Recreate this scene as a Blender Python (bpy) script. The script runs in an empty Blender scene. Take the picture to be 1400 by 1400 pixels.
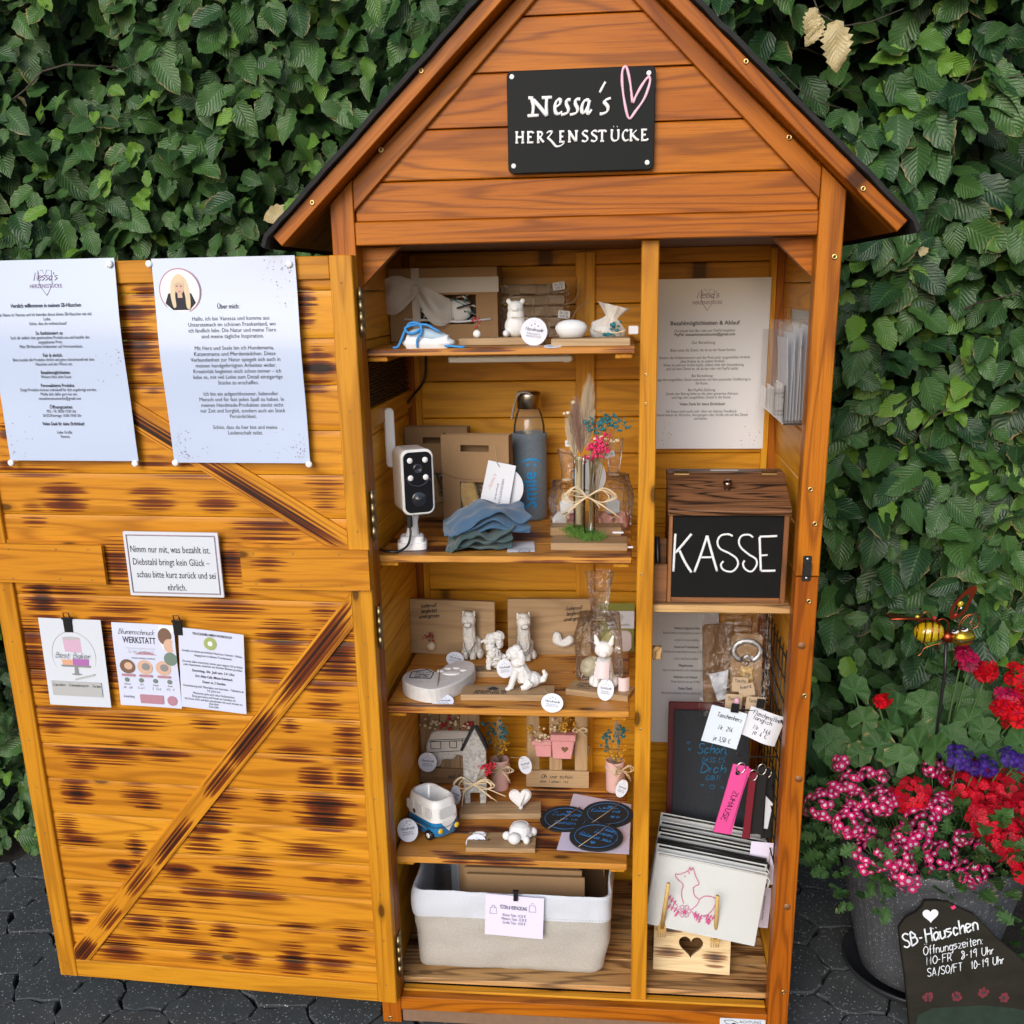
import bpy, bmesh, math, random
import numpy as np
from mathutils import Matrix, Vector, noise
rnd = random.Random(7)
R = math.radians
scene = bpy.context.scene
col = scene.collection
# ---------------------------------------------------------------- camera
CP = Vector((0.06573, -1.70247, 1.36287))
CR = Vector((0.994728, 0.100841, -0.018636)); CU = Vector((-0.012788, 0.302291, 0.95313)); CF = Vector((-0.101748, 0.947867, -0.301987))
FPX, PPY = 1450.0, 851.79
cam = bpy.data.cameras.new('camera'); camo = bpy.data.objects.new('camera', cam); col.objects.link(camo)
cam.sensor_fit = 'HORIZONTAL'; cam.sensor_width = 36; cam.lens = 36*FPX/1400; cam.shift_y = (PPY-700)/1400
cam.clip_start = .05; cam.clip_end = 500
m = Matrix((CR, CU, -CF)).transposed().to_4x4(); m.translation = CP; camo.matrix_world = m
scene.camera = camo
# ---------------------------------------------------------------- sky, sun, exposure
SUN_EL, SUN_AZ = 25, 196          # the sun stands behind thin cloud, high and in front of the hut
w = bpy.data.worlds.new('World'); scene.world = w; w.use_nodes = True
nt = w.node_tree
sky = nt.nodes.new('ShaderNodeTexSky'); sky.sky_type = 'NISHITA'; sky.sun_disc = False
sky.sun_elevation = R(SUN_EL); sky.sun_rotation = R(SUN_AZ); sky.air_density = 1.0; sky.dust_density = 2.0
bg = nt.nodes['Background']; nt.links.new(sky.outputs[0], bg.inputs[0]); bg.inputs[1].default_value = .125
sl = bpy.data.lights.new('sun', 'SUN'); so = bpy.data.objects.new('sun', sl); col.objects.link(so)
sl.energy = 1.35; sl.angle = R(38); sl.color = (.965, .98, 1)
so.rotation_euler = (R(90-SUN_EL), 0, R(180-SUN_AZ))
scene.view_settings.view_transform = 'Standard'; scene.view_settings.look = 'None'
scene.view_settings.exposure = .50; scene.view_settings.gamma = 1

# ---------------------------------------------------------------- pixel -> place helpers (photo pixels, 1400 wide)
def ray(x, y): return CF + CR*((x-700)/FPX) - CU*((y-PPY)/FPX)
def PY(x, y, Y): v = ray(x, y); return CP + v*((Y-CP.y)/v.y)
def PZ(x, y, Z): v = ray(x, y); return CP + v*((Z-CP.z)/v.z)
def PX(x, y, X): v = ray(x, y); return CP + v*((X-CP.x)/v.x)
# the open door: hinge line and swing
DA = R(3.0); DO = Vector((-.3502, -.021, 0)); DU = Vector((-math.cos(DA), math.sin(DA), 0)); DN = Vector((-math.sin(DA), -math.cos(DA), 0))
def DS(x, y, off=0):
    v = ray(x, y); o = DO + DN*off; t = (o-CP).dot(DN)/v.dot(DN); P = CP+v*t
    return (P-o).dot(DU), P.z

# ---------------------------------------------------------------- mesh builder
def frame(o, right=(1, 0, 0), up=(0, 0, 1)):
    r = Vector(right).normalized(); u = Vector(up); u = (u-r*u.dot(r)).normalized(); n = r.cross(u)
    M = Matrix((r, u, n)).transposed().to_4x4(); M.translation = Vector(o); return M
def T(x, y=None, z=None): return Matrix.Translation(Vector((x, y, z)) if y is not None else Vector(x))
def RX(a): return Matrix.Rotation(R(a), 4, 'X')
def RY(a): return Matrix.Rotation(R(a), 4, 'Y')
def RZ(a): return Matrix.Rotation(R(a), 4, 'Z')
def SC(x, y, z): return Matrix.Diagonal((x, y, z, 1))
I4 = Matrix.Identity(4)
class MB:
    def __init__(s): s.v = []; s.f = []; s.m = []; s.g = []; s.sm = []; s.b = []; s.c = []
    def add(s, vs, fs, M=I4, mat=0, smooth=False, g=None, burn=0, colr=None):
        o = len(s.v)
        for i, p in enumerate(vs):
            s.v.append(tuple(M @ Vector(p))); s.g.append(tuple(g[i]) if g else tuple(p))
            s.b.append(burn[i] if isinstance(burn, list) else burn)
            s.c.append(colr if colr else (1, 1, 1, 1))
        for f in fs:
            s.f.append([o+i for i in f]); s.m.append(mat); s.sm.append(smooth)
        return s
    def box(s, c, d, M=I4, bev=.0012, ax=0, mat=0, seed=None):
        x, y, z = [k/2 for k in d]; b = min(bev, x*.45, y*.45, z*.45)
        vs = []; idx = {}
        for sx in (-1, 1):
            for sy in (-1, 1):
                for sz in (-1, 1):
                    for k in range(3):
                        p = [sx*(x-b), sy*(y-b), sz*(z-b)]; p[k] = (sx*x, sy*y, sz*z)[k]
                        idx[(sx, sy, sz, k)] = len(vs); vs.append(p)
        fs = []
        for k in range(3):
            a, c2 = [(1, 2), (2, 0), (0, 1)][k]
            for sg in (-1, 1):
                q = []
                for (u, w2) in ((-1, -1), (1, -1), (1, 1), (-1, 1)):
                    t = [0, 0, 0]; t[k] = sg; t[a] = u; t[c2] = w2; q.append(idx[(*t, k)])
                fs.append(q if sg > 0 else q[::-1])
        for k in range(3):
            a, c2 = [(1, 2), (2, 0), (0, 1)][k]
            for u in (-1, 1):
                for w2 in (-1, 1):
                    t0 = [0, 0, 0]; t1 = [0, 0, 0]; t0[k] = -1; t1[k] = 1
                    t0[a] = t1[a] = u; t0[c2] = t1[c2] = w2
                    q = [idx[(*t0, a)], idx[(*t1, a)], idx[(*t1, c2)], idx[(*t0, c2)]]
                    fs.append(q if u*w2 > 0 else q[::-1])
        for sx in (-1, 1):
            for sy in (-1, 1):
                for sz in (-1, 1):
                    q = [idx[(sx, sy, sz, k)] for k in range(3)]
                    fs.append(q if sx*sy*sz > 0 else q[::-1])
        off = (rnd.uniform(0, 40), rnd.uniform(0, 40), rnd.uniform(0, 40))
        o2 = [(ax+i) % 3 for i in range(3)]
        cc = Vector(c)
        g = [(p[o2[0]]+off[0], p[o2[1]]+off[1], p[o2[2]]+off[2]) for p in vs]
        return s.add([tuple(cc+Vector(p)) for p in vs], fs, M, mat, False, g)
    def prism(s, poly, h, M=I4, mat=0, smooth=False, gx=0, z0=0, bev=0):
        # poly in xy (counter-clockwise), extruded from z0 to z0+h, top edge chamfered by bev
        n = len(poly); off = (rnd.uniform(0, 40), rnd.uniform(0, 40))
        rings = [(poly, z0), (poly, z0+h-(bev if bev else 0))]
        if bev: rings.append((inset(poly, bev), z0+h))
        vs = [(p[0], p[1], z) for ring, z in rings for p in ring]
        k = len(rings)
        fs = [list(range(n))[::-1], [(k-1)*n+i for i in range(n)]]
        for r in range(k-1):
            for i in range(n): j = (i+1) % n; fs.append([r*n+i, r*n+j, (r+1)*n+j, (r+1)*n+i])
        g = [((p[gx]+off[0]), p[1-gx]+off[1], p[2]) for p in vs]
        return s.add(vs, fs, M, mat, smooth, g)
    def tube(s, pts, r=.001, n=6, M=I4, mat=0, cap=True, flat=1.0, fdir=None, colr=None):
        P = [Vector(p) for p in pts]; N = len(P)
        rr = r if isinstance(r, (list, tuple)) else [r]*N
        vs = []; fs = []; up = None
        for i in range(N):
            t = (P[min(i+1, N-1)]-P[max(i-1, 0)])
            t = t.normalized() if t.length > 1e-9 else Vector((0, 0, 1))
            if fdir is not None: a = t.cross(Vector(fdir)); a = a.normalized() if a.length > 1e-6 else Vector((1, 0, 0))
            elif up is None:
                a = t.cross(Vector((0, 0, 1)) if abs(t.z) < .9 else Vector((1, 0, 0))).normalized()
            else: a = (up-t*up.dot(t)); a = a.normalized() if a.length > 1e-6 else t.orthogonal().normalized()
            up = a; b = t.cross(a)
            for k in range(n):
                an = 2*math.pi*k/n; vs.append(P[i]+a*(math.cos(an)*rr[i])+b*(math.sin(an)*rr[i]*flat))
        for i in range(N-1):
            for k in range(n): j = (k+1) % n; fs.append([i*n+k, i*n+j, (i+1)*n+j, (i+1)*n+k])
        if cap: fs.append(list(range(n))[::-1]); fs.append([(N-1)*n+k for k in range(n)])
        return s.add(vs, fs, M, mat, True, colr=colr)
    def lathe(s, prof, n=24, M=I4, mat=0, sx=1, sy=1, fn=None):
        vs = []; fs = []; k = len(prof)
        for j in range(n):
            a = 2*math.pi*j/n
            for (r, z) in prof:
                rr = r*(fn(a, z) if fn else 1); vs.append((math.cos(a)*rr*sx, math.sin(a)*rr*sy, z))
        for j in range(n):
            j2 = (j+1) % n
            for i in range(k-1): fs.append([j*k+i, j2*k+i, j2*k+i+1, j*k+i+1])
        return s.add(vs, fs, M, mat, True)
    def ball(s, c, r, M=I4, mat=0, n=12, m=8, colr=None):
        rx, ry, rz = (r, r, r) if not isinstance(r, (list, tuple)) else r
        vs = [(c[0], c[1], c[2]+rz)]; fs = []
        for i in range(1, m):
            a = math.pi*i/m
            for j in range(n):
                b = 2*math.pi*j/n; vs.append((c[0]+rx*math.sin(a)*math.cos(b), c[1]+ry*math.sin(a)*math.sin(b), c[2]+rz*math.cos(a)))
        vs.append((c[0], c[1], c[2]-rz)); e = len(vs)-1
        for j in range(n):
            j2 = (j+1) % n; fs.append([0, 1+j, 1+j2]); fs.append([e, e-n+j2, e-n+j])
            for i in range(m-2): fs.append([1+i*n+j, 1+(i+1)*n+j, 1+(i+1)*n+j2, 1+i*n+j2])
        return s.add(vs, fs, M, mat, True, colr=colr)
    def grid(s, w, h, nx, ny, fn=None, M=I4, mat=0, th=0, smooth=True, x0=None, y0=None):
        # sheet in the xy plane, z = fn(u, v); u, v in 0..1 from lower left
        x0 = -w/2 if x0 is None else x0; y0 = -h/2 if y0 is None else y0
        vs = []; fs = []
        for j in range(ny+1):
            for i in range(nx+1):
                u, v = i/nx, j/ny; q = fn(u, v) if fn else 0
                q = q if isinstance(q, tuple) else (0, 0, q)
                vs.append((x0+u*w+q[0], y0+v*h+q[1], q[2]))
        k = nx+1
        for j in range(ny):
            for i in range(nx): fs.append([j*k+i, j*k+i+1, (j+1)*k+i+1, (j+1)*k+i])
        if th:
            n0 = len(vs); rim = [i for i in range(nx+1)]+[j*k+nx for j in range(1, ny+1)]+[ny*k+i for i in range(nx-1, -1, -1)]+[j*k for j in range(ny-1, 0, -1)]
            lo = [(x, y, z-th) for x, y, z in vs]; R_ = [vs[i] for i in rim]+[lo[i] for i in rim]; m_ = len(rim)
            s.add(R_, [[i, i+m_, (i+1) % m_+m_, (i+1) % m_] for i in range(m_)], M, mat, False)
            vs += lo; fs += [[n0+i for i in f][::-1] for f in list(fs)]
        return s.add(vs, fs, M, mat, smooth)
    def build(s, name, mats, parent=None, world=True, loc=None):
        me = bpy.data.meshes.new(name)
        V = s.v
        if parent is not None and world:
            iv = wm(parent).inverted(); V = [tuple(iv @ Vector(p)) for p in V]
        me.from_pydata(V, [], s.f)
        for mt in (mats if isinstance(mats, (list, tuple)) else [mats]): me.materials.append(mt)
        me.polygons.foreach_set('material_index', s.m); me.polygons.foreach_set('use_smooth', s.sm)
        a = me.attributes.new('gco', 'FLOAT_VECTOR', 'POINT'); a.data.foreach_set('vector', [c for p in s.g for c in p])
        if any(s.b): a = me.attributes.new('burn', 'FLOAT', 'POINT'); a.data.foreach_set('value', s.b)
        if any(c != (1, 1, 1, 1) for c in s.c): a = me.attributes.new('col', 'FLOAT_COLOR', 'POINT'); a.data.foreach_set('color', [k for c in s.c for k in c])
        me.update()
        return link(name, me, parent)
def wm(o):
    m = o.matrix_basis.copy(); p = o.parent
    while p: m = p.matrix_basis @ m; p = p.parent
    return m
def inset(poly, d):
    n = len(poly); out = []
    for i in range(n):
        p0 = Vector(poly[i-1]).to_2d(); p1 = Vector(poly[i]).to_2d(); p2 = Vector(poly[(i+1) % n]).to_2d()
        e1 = (p1-p0).normalized(); e2 = (p2-p1).normalized()
        n1 = Vector((-e1.y, e1.x)); n2 = Vector((-e2.y, e2.x)); b = n1+n2
        out.append(tuple(p1+b*(d/max(.5, 1+n1.dot(n2)))))
    return out
def link(name, me, parent=None):
    o = bpy.data.objects.new(name, me); col.objects.link(o)
    if parent is not None: o.parent = parent
    return o
def thing(name, label, cat, loc=(0, 0, 0), rz=0, group=None):
    o = bpy.data.objects.new(name, None); col.objects.link(o); o.empty_display_size = .01
    o.matrix_basis = T(loc) @ RZ(rz); return tag(o, label, cat, group)
def tag(o, label, cat, group=None):
    o['label'] = label; o['category'] = cat
    if group: o['group'] = group
    return o
def struct(o): o['kind'] = 'structure'; return o
def copy_thing(root, M, label=None):
    r = root.copy(); col.objects.link(r); r.matrix_basis = M
    if label: r['label'] = label
    for ch in root.children:
        c = ch.copy(); col.objects.link(c); c.parent = r
        for g in ch.children: d = g.copy(); col.objects.link(d); d.parent = c
    return r
def fast_mesh(name, V, F, mats, parent=None, attrs=None, smooth=True):
    # V (n,3), F (k,4) numpy; attrs: name -> (n,) or (n,3)
    me = bpy.data.meshes.new(name); k = F.shape[1]
    me.vertices.add(len(V)); me.vertices.foreach_set('co', V.astype(np.float32).ravel())
    me.loops.add(F.size); me.loops.foreach_set('vertex_index', F.astype(np.int32).ravel())
    me.polygons.add(len(F)); me.polygons.foreach_set('loop_start', np.arange(0, F.size, k, dtype=np.int32))
    me.polygons.foreach_set('use_smooth', np.full(len(F), smooth))
    for n, a in (attrs or {}).items():
        if a.ndim == 1: t = me.attributes.new(n, 'FLOAT', 'POINT'); t.data.foreach_set('value', a.astype(np.float32))
        else: t = me.attributes.new(n, 'FLOAT_VECTOR', 'POINT'); t.data.foreach_set('vector', a.astype(np.float32).ravel())
    for mt in (mats if isinstance(mats, (list, tuple)) else [mats]): me.materials.append(mt)
    me.update(calc_edges=True); return link(name, me, parent)
def scatter(tv, tf, Ms, pos):
    n = len(tv); N = len(pos)
    V = np.einsum('nij,kj->nki', Ms, tv)+pos[:, None, :]
    F = (tf[None]+(np.arange(N)*n)[:, None, None]).reshape(-1, tf.shape[1])
    return V.reshape(-1, 3), F
def catmull(P, k=4, closed=False):
    P = [Vector(p) for p in P]; n = len(P); out = []
    for i in range(n if closed else n-1):
        a, b, c, d = (P[(i+j) % n] if closed else P[min(max(i+j, 0), n-1)] for j in (-1, 0, 1, 2))
        for s in range(k):
            t = s/k; out.append(.5*((2*b)+(c-a)*t+(2*a-5*b+4*c-d)*t*t+(3*b-a-3*c+d)*t**3))
    if not closed: out.append(P[-1])
    return out
def ngon(rx, ry=None, n=24, cx=0, cy=0, a0=0):
    ry = ry or rx; return [(cx+rx*math.cos(a0+2*math.pi*i/n), cy+ry*math.sin(a0+2*math.pi*i/n)) for i in range(n)]
def rrect(w, h, r, n=5, cx=0, cy=0):
    out = []
    for qx, qy, a in ((1, 1, 0), (-1, 1, 90), (-1, -1, 180), (1, -1, 270)):
        for i in range(n+1):
            t = R(a+90*i/n); out.append((cx+qx*(w/2-r)+r*math.cos(t), cy+qy*(h/2-r)+r*math.sin(t)))
    return out
def heart(s=1, n=28, cx=0, cy=0):
    return [(cx+s*math.sin(t)**3*.5, cy+s*(13*math.cos(t)-5*math.cos(2*t)-2*math.cos(3*t)-math.cos(4*t))/32) for t in [-2*math.pi*i/n for i in range(n)]][::1]
def ccw(p):
    a = sum(p[i-1][0]*p[i][1]-p[i][0]*p[i-1][1] for i in range(len(p))); return p if a > 0 else p[::-1]
def sculpt(prims, vox=.002, smooth=4, fur=0, fs=260):
    # one continuous figure: blend overlapping balls and limbs into a single skin
    mb = MB()
    for p in prims:
        if p[0] == 'b': mb.ball((0, 0, 0), p[2], T(p[1]) @ (p[3] if len(p) > 3 else I4), n=14, m=10)
        elif p[0] == 't': mb.tube(p[1], p[2], 10)
        elif p[0] == 'x': mb.box((0, 0, 0), p[2], T(p[1]) @ (p[3] if len(p) > 3 else I4), bev=p[4] if len(p) > 4 else .002)
    me = bpy.data.meshes.new('tmp'); me.from_pydata(mb.v, [], mb.f); o = bpy.data.objects.new('tmp', me); col.objects.link(o)
    r = o.modifiers.new('r', 'REMESH'); r.mode = 'VOXEL'; r.voxel_size = vox; r.use_smooth_shade = True
    if smooth: q = o.modifiers.new('s', 'SMOOTH'); q.iterations = smooth; q.factor = .5
    dg = bpy.context.evaluated_depsgraph_get(); dg.update()
    me2 = bpy.data.meshes.new_from_object(o.evaluated_get(dg)); bpy.data.objects.remove(o); bpy.data.meshes.remove(me)
    if fur:
        nn_ = [v.normal.copy() for v in me2.vertices]
        for v, nv in zip(me2.vertices, nn_): q = v.co; v.co = q+nv*(fur*noise.noise(q*fs)+fur*.6*noise.noise(q*fs*2.3+Vector((3, 1, 7))))
    me2.polygons.foreach_set('use_smooth', [True]*len(me2.polygons)); return me2
def put(name, me, mats, parent=None, M=None):
    me.name = name
    for mt in (mats if isinstance(mats, (list, tuple)) else [mats]): me.materials.append(mt)
    o = link(name, me, parent)
    if M is not None: o.matrix_basis = M
    return o

# ---------------------------------------------------------------- lettering
_tc = {}
def text_geo(s, res=2, shear=0, bold=0):
    k = (s, res, shear, bold)
    if k not in _tc:
        cu = bpy.data.curves.new('t', 'FONT'); cu.body = s; cu.size = 1; cu.resolution_u = res; cu.shear = shear; cu.offset = bold
        o = bpy.data.objects.new('t', cu); col.objects.link(o)
        me = bpy.data.meshes.new_from_object(o); bpy.data.objects.remove(o)
        V = np.array([v.co[:] for v in me.vertices]).reshape(-1, 3); F = [list(p.vertices) for p in me.polygons]
        bpy.data.meshes.remove(me); _tc[k] = (V, F)
    return _tc[k]
def text(mb, s, M, x, y, size, width=None, align='c', shear=0, bold=0, res=2, curl=None, mat=0, z=.0006):
    # s centred on x, its x-height middle near y; scaled so it is `width` wide when given
    V, F = text_geo(s, res, shear, bold)
    if not len(V): return
    x0, x1 = V[:, 0].min(), V[:, 0].max(); sx = width/(x1-x0) if width else size
    ox = x-(x0+x1)/2*sx if align == 'c' else (x-x0*sx if align == 'l' else x-x1*sx)
    vs = []
    for p in V:
        X = ox+p[0]*sx; Y = y+(p[1]-.33)*size; vs.append((X, Y, z+(curl(X, Y) if curl else 0)))
    mb.add(vs, F, M, mat)
FONT = dict(A='5 0229 2942|1434', B='4 02092837260 6|06364433 02', C='4 482907042243', D='4 0209284644 2202', E='4 49090242|0636', F='4 490902|0636',
 G='5 4829070422434525', H='4 0902|4942|0646', I='1 0902', J='3 39331203', K='4 0902|490542', L='3 090232', M='5 0209234942', N='4 02094249', O='4 29070422444729',
 P='4 020938473505', R='4 0209383725 05|2542', S='4 4829081635432203', T='4 0949|2922', U='4 0904224449', V='4 092249', W='6 0912365269', Z='4 09490242',
 a='3 352605031234|3632', b='3 0902|042635331203', c='3 3516041233', d='3 3516041233|3932', e='3 04352606031233', f='2 291812|0626', g='3 3516041233|363010',
 h='3 0902|04263532', i='1 0602|0808', j='1 060100|0808', k='3 0902|360432', l='1 0902', m='5 0602|05162522|25465552', n='3 0602|04163532', o='3 1604123416',
 p='3 0600|0526341203', r='2 0602|041626', s='3 360605342302', t='2 181222|0626', u='3 06031233|3632', v='2 061226', w='4 0612243246', x='3 0632|3602', z='3 06360232')
FONT.update({'0': '3 19060312343619', '1': '2 071912', '2': '3 08193702 32', '3': '3 091928163413 02', '4': '3 290434|2622', '5': '3 390906353302', '6': '3 290503123425 05',
 '8': '3 190826 341203 3719', '9': '3 382907163739 32', '-': '3 0525', '.': '1 0202', ',': '1 0300', ':': '1 0202|0505', '/': '2 0129', '!': '1 0904|0202', "'": '1 0907', '€': '4 482907042243|0525', ' ': '3 '})
for a, b in (('ä', 'a'), ('ö', 'o'), ('ü', 'u'), ('Ö', 'O'), ('Ü', 'U')): FONT[a] = FONT[b]+('|1:1:|3:3:' if a in 'ÖÜ' else '|0808|2828')
SHARP = set('AEFHIKLMNTVWZ1iklvwxz/€')
def strokes(s):
    out = []; x = 0
    for ch in s:
        g = FONT.get(ch, '3 '); wd = int(g[0]); body = g[2:].replace(' ', '')
        for st in body.split('|'):
            pts = [(x+int(st[i]), (10.5 if st[i+1] == ':' else int(st[i+1]))-2) for i in range(0, len(st)-1, 2)]
            if len(pts) == 2 and pts[0] == pts[1]: pts = [pts[0], (pts[0][0]+.3, pts[0][1]+.3)]
            elif len(pts) > 2 and ch not in SHARP: pts = [(p.x, p.y) for p in catmull([(*p, 0) for p in pts], 3)]
            if len(pts) > 1: out.append(pts)
        x += wd+1.3
    return out, x-1.3
def hand(mb, s, M, x, y, width, hgt, w=.0008, slant=.15, align='c', mat=0, curl=None, z=.0006, rise=0, n=5):
    # handwriting: cap height hgt (baseline y), total length `width`
    S, L = strokes(s); sx = width/max(L, 1); sy = hgt/7
    ox = x-width/2 if align == 'c' else x
    for st in S:
        pts = []
        for p in st:
            X = ox+p[0]*sx+p[1]*sy*slant; Y = y+p[1]*sy+rise*(p[0]*sx); pts.append((X, Y, z+(curl(X, Y) if curl else 0)))
        mb.tube(pts, w/2, n, M, mat, flat=.35, fdir=(0, 0, 1))

# ---------------------------------------------------------------- materials
def nd(nt, t, ins=None, **props):
    n = nt.nodes.new('ShaderNode'+t)
    for k, v in props.items(): setattr(n, k, v)
    for k, v in (ins or {}).items():
        s = n.inputs[k]
        if isinstance(v, bpy.types.NodeSocket): nt.links.new(v, s)
        else: s.default_value = v
    return n
def newmat(name):
    mt = bpy.data.materials.new(name); mt.use_nodes = True; nt = mt.node_tree; return mt, nt, nt.nodes['Principled BSDF']
def c4(c): return (*c, 1) if len(c) == 3 else c
def mix(nt, f, a, b, bt='MIX'):
    n = nt.nodes.new('ShaderNodeMix'); n.data_type = 'RGBA'; n.blend_type = bt
    for i, v in ((0, f), (6, a), (7, b)):
        if isinstance(v, bpy.types.NodeSocket): nt.links.new(v, n.inputs[i])
        else: n.inputs[i].default_value = v if i == 0 else c4(v)
    return n.outputs[2]
def mth(nt, op, a, b=0.0, c=0.0):
    n = nt.nodes.new('ShaderNodeMath'); n.operation = op
    for i, v in enumerate((a, b, c)):
        if isinstance(v, bpy.types.NodeSocket): nt.links.new(v, n.inputs[i])
        else: n.inputs[i].default_value = v
    return n.outputs[0]
def sstep(nt, x, a, b): return nd(nt, 'MapRange', {'Value': x, 'From Min': a, 'From Max': b}, interpolation_type='SMOOTHSTEP').outputs[0]
def smp(nt, vec, sc, detail=2, rough=.5, scale=1, dist=0):
    mp = nd(nt, 'Mapping', {'Vector': vec, 'Scale': sc if isinstance(sc, tuple) else (sc, sc, sc)})
    return nd(nt, 'TexNoise', {'Vector': mp.outputs[0], 'Scale': scale, 'Detail': detail, 'Roughness': rough, 'Distortion': dist}).outputs[0]
def bump(nt, bsdf, h, strength=.3, dist=.001):
    b = nd(nt, 'Bump', {'Height': h, 'Strength': strength, 'Distance': dist}); nt.links.new(b.outputs[0], bsdf.inputs['Normal'])
def plain(name, c, rough=.5, metal=0, spec=.5, coat=0, var=.0, vs=40, bmp=0, bs=200, sss=0, attr=None, sheen=0, coatr=.03):
    mt, nt, b = newmat(name); b.inputs['Base Color'].default_value = c4(c); b.inputs['Roughness'].default_value = rough
    b.inputs['Metallic'].default_value = metal; b.inputs['Specular IOR Level'].default_value = spec
    b.inputs['Coat Weight'].default_value = coat; b.inputs['Coat Roughness'].default_value = coatr
    if sheen: b.inputs['Sheen Weight'].default_value = sheen
    tc = nd(nt, 'TexCoord').outputs['Object']; base = None
    if attr: base = nd(nt, 'Attribute', attribute_name=attr).outputs['Color']; nt.links.new(base, b.inputs['Base Color'])
    if var:
        n = smp(nt, tc, vs, 4, .6); cc = mix(nt, n, tuple(k*(1-var) for k in c), tuple(min(1, k*(1+var)) for k in c))
        if base is not None: cc = mix(nt, 1, base, mix(nt, n, (1-var,)*3, (1, 1, 1)), 'MULTIPLY')
        nt.links.new(cc, b.inputs['Base Color'])
    if bmp: bump(nt, b, smp(nt, tc, bs, 4, .6), bmp, .0006)
    if sss: b.inputs['Subsurface Weight'].default_value = sss; b.inputs['Subsurface Scale'].default_value = .003
    return mt
def wood(name, light, dark, line, rough=.45, burnc=None, knots=1, ring=9, lines=.5, fib=.42, auto=0, spec=.45, bmp=.25, autosc=(5, 16, 16), coat=0.0):
    mt, nt, b = newmat(name)
    g = nd(nt, 'Attribute', attribute_name='gco').outputs['Vector']
    big = smp(nt, g, (.9, 6, 6), 2); n1 = smp(nt, g, (.75, 9, 9), 3, .5, dist=.25)
    rg = mth(nt, 'MULTIPLY_ADD', mth(nt, 'SINE', mth(nt, 'MULTIPLY', n1, ring*13.5)), .5, .5)
    rg = mth(nt, 'POWER', rg, 3.5)
    f1 = smp(nt, g, (9, 330, 330), 4, .7)
    cc = mix(nt, sstep(nt, big, .3, .7), light, dark)
    cc = mix(nt, mth(nt, 'MULTIPLY', rg, lines), cc, line)
    cc = mix(nt, mth(nt, 'MULTIPLY', sstep(nt, f1, .42, .72), fib), cc, line)
    if knots:
        mp = nd(nt, 'Mapping', {'Vector': g, 'Scale': (3.1, 7.5, .01)})
        vo = nd(nt, 'TexVoronoi', {'Vector': mp.outputs[0], 'Scale': 1.0, 'Randomness': 1.0}, voronoi_dimensions='2D')
        gate = mth(nt, 'GREATER_THAN', nd(nt, 'SeparateColor', {'Color': vo.outputs['Color']}).outputs[0], .40)
        d = vo.outputs['Distance']
        k1 = mth(nt, 'MULTIPLY', sstep(nt, d, .10, .03), gate); k2 = mth(nt, 'MULTIPLY', sstep(nt, d, .055, .03), gate)
        cc = mix(nt, mth(nt, 'MULTIPLY', k1, .45*knots), cc, tuple(k*.5 for k in line)); cc = mix(nt, mth(nt, 'MULTIPLY', k2, .8*knots), cc, tuple(k*.22 for k in line))
    if burnc:
        st = mth(nt, 'ADD', mth(nt, 'MULTIPLY', sstep(nt, smp(nt, g, (1.2, 230, 230), 2, .5), .36, .64), .7), mth(nt, 'MULTIPLY', smp(nt, g, (9, 60, 60), 3, .6), .4))
        if auto: bv = sstep(nt, smp(nt, g, autosc, 3, .5), auto, auto+.22)
        else: bv = nd(nt, 'Attribute', attribute_name='burn').outputs['Fac']
        vv = mth(nt, 'ADD', bv, mth(nt, 'MULTIPLY_ADD', st, 1.15, -.68))
        on = sstep(nt, bv, .08, .30)
        cc = mix(nt, mth(nt, 'MULTIPLY', on, sstep(nt, vv, .14, .68)), cc, burnc[0]); cc = mix(nt, mth(nt, 'MULTIPLY', on, sstep(nt, vv, .66, 1.2)), cc, burnc[1])
    nt.links.new(cc, b.inputs['Base Color']); b.inputs['Roughness'].default_value = rough; b.inputs['Specular IOR Level'].default_value = spec
    b.inputs['Coat Weight'].default_value = coat; b.inputs['Coat Roughness'].default_value = .25
    bump(nt, b, mth(nt, 'ADD', f1, mth(nt, 'MULTIPLY', rg, .6)), bmp, .0006)
    return mt
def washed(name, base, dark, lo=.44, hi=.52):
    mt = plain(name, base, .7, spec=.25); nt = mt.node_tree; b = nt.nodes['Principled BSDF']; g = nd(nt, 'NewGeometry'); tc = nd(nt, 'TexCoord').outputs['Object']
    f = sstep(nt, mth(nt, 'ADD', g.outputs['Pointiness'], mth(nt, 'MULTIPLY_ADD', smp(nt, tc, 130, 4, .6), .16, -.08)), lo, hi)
    nt.links.new(mix(nt, f, dark, base), b.inputs['Base Color']); bump(nt, b, smp(nt, tc, 350, 4, .6), .25, .0006); return mt
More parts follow.
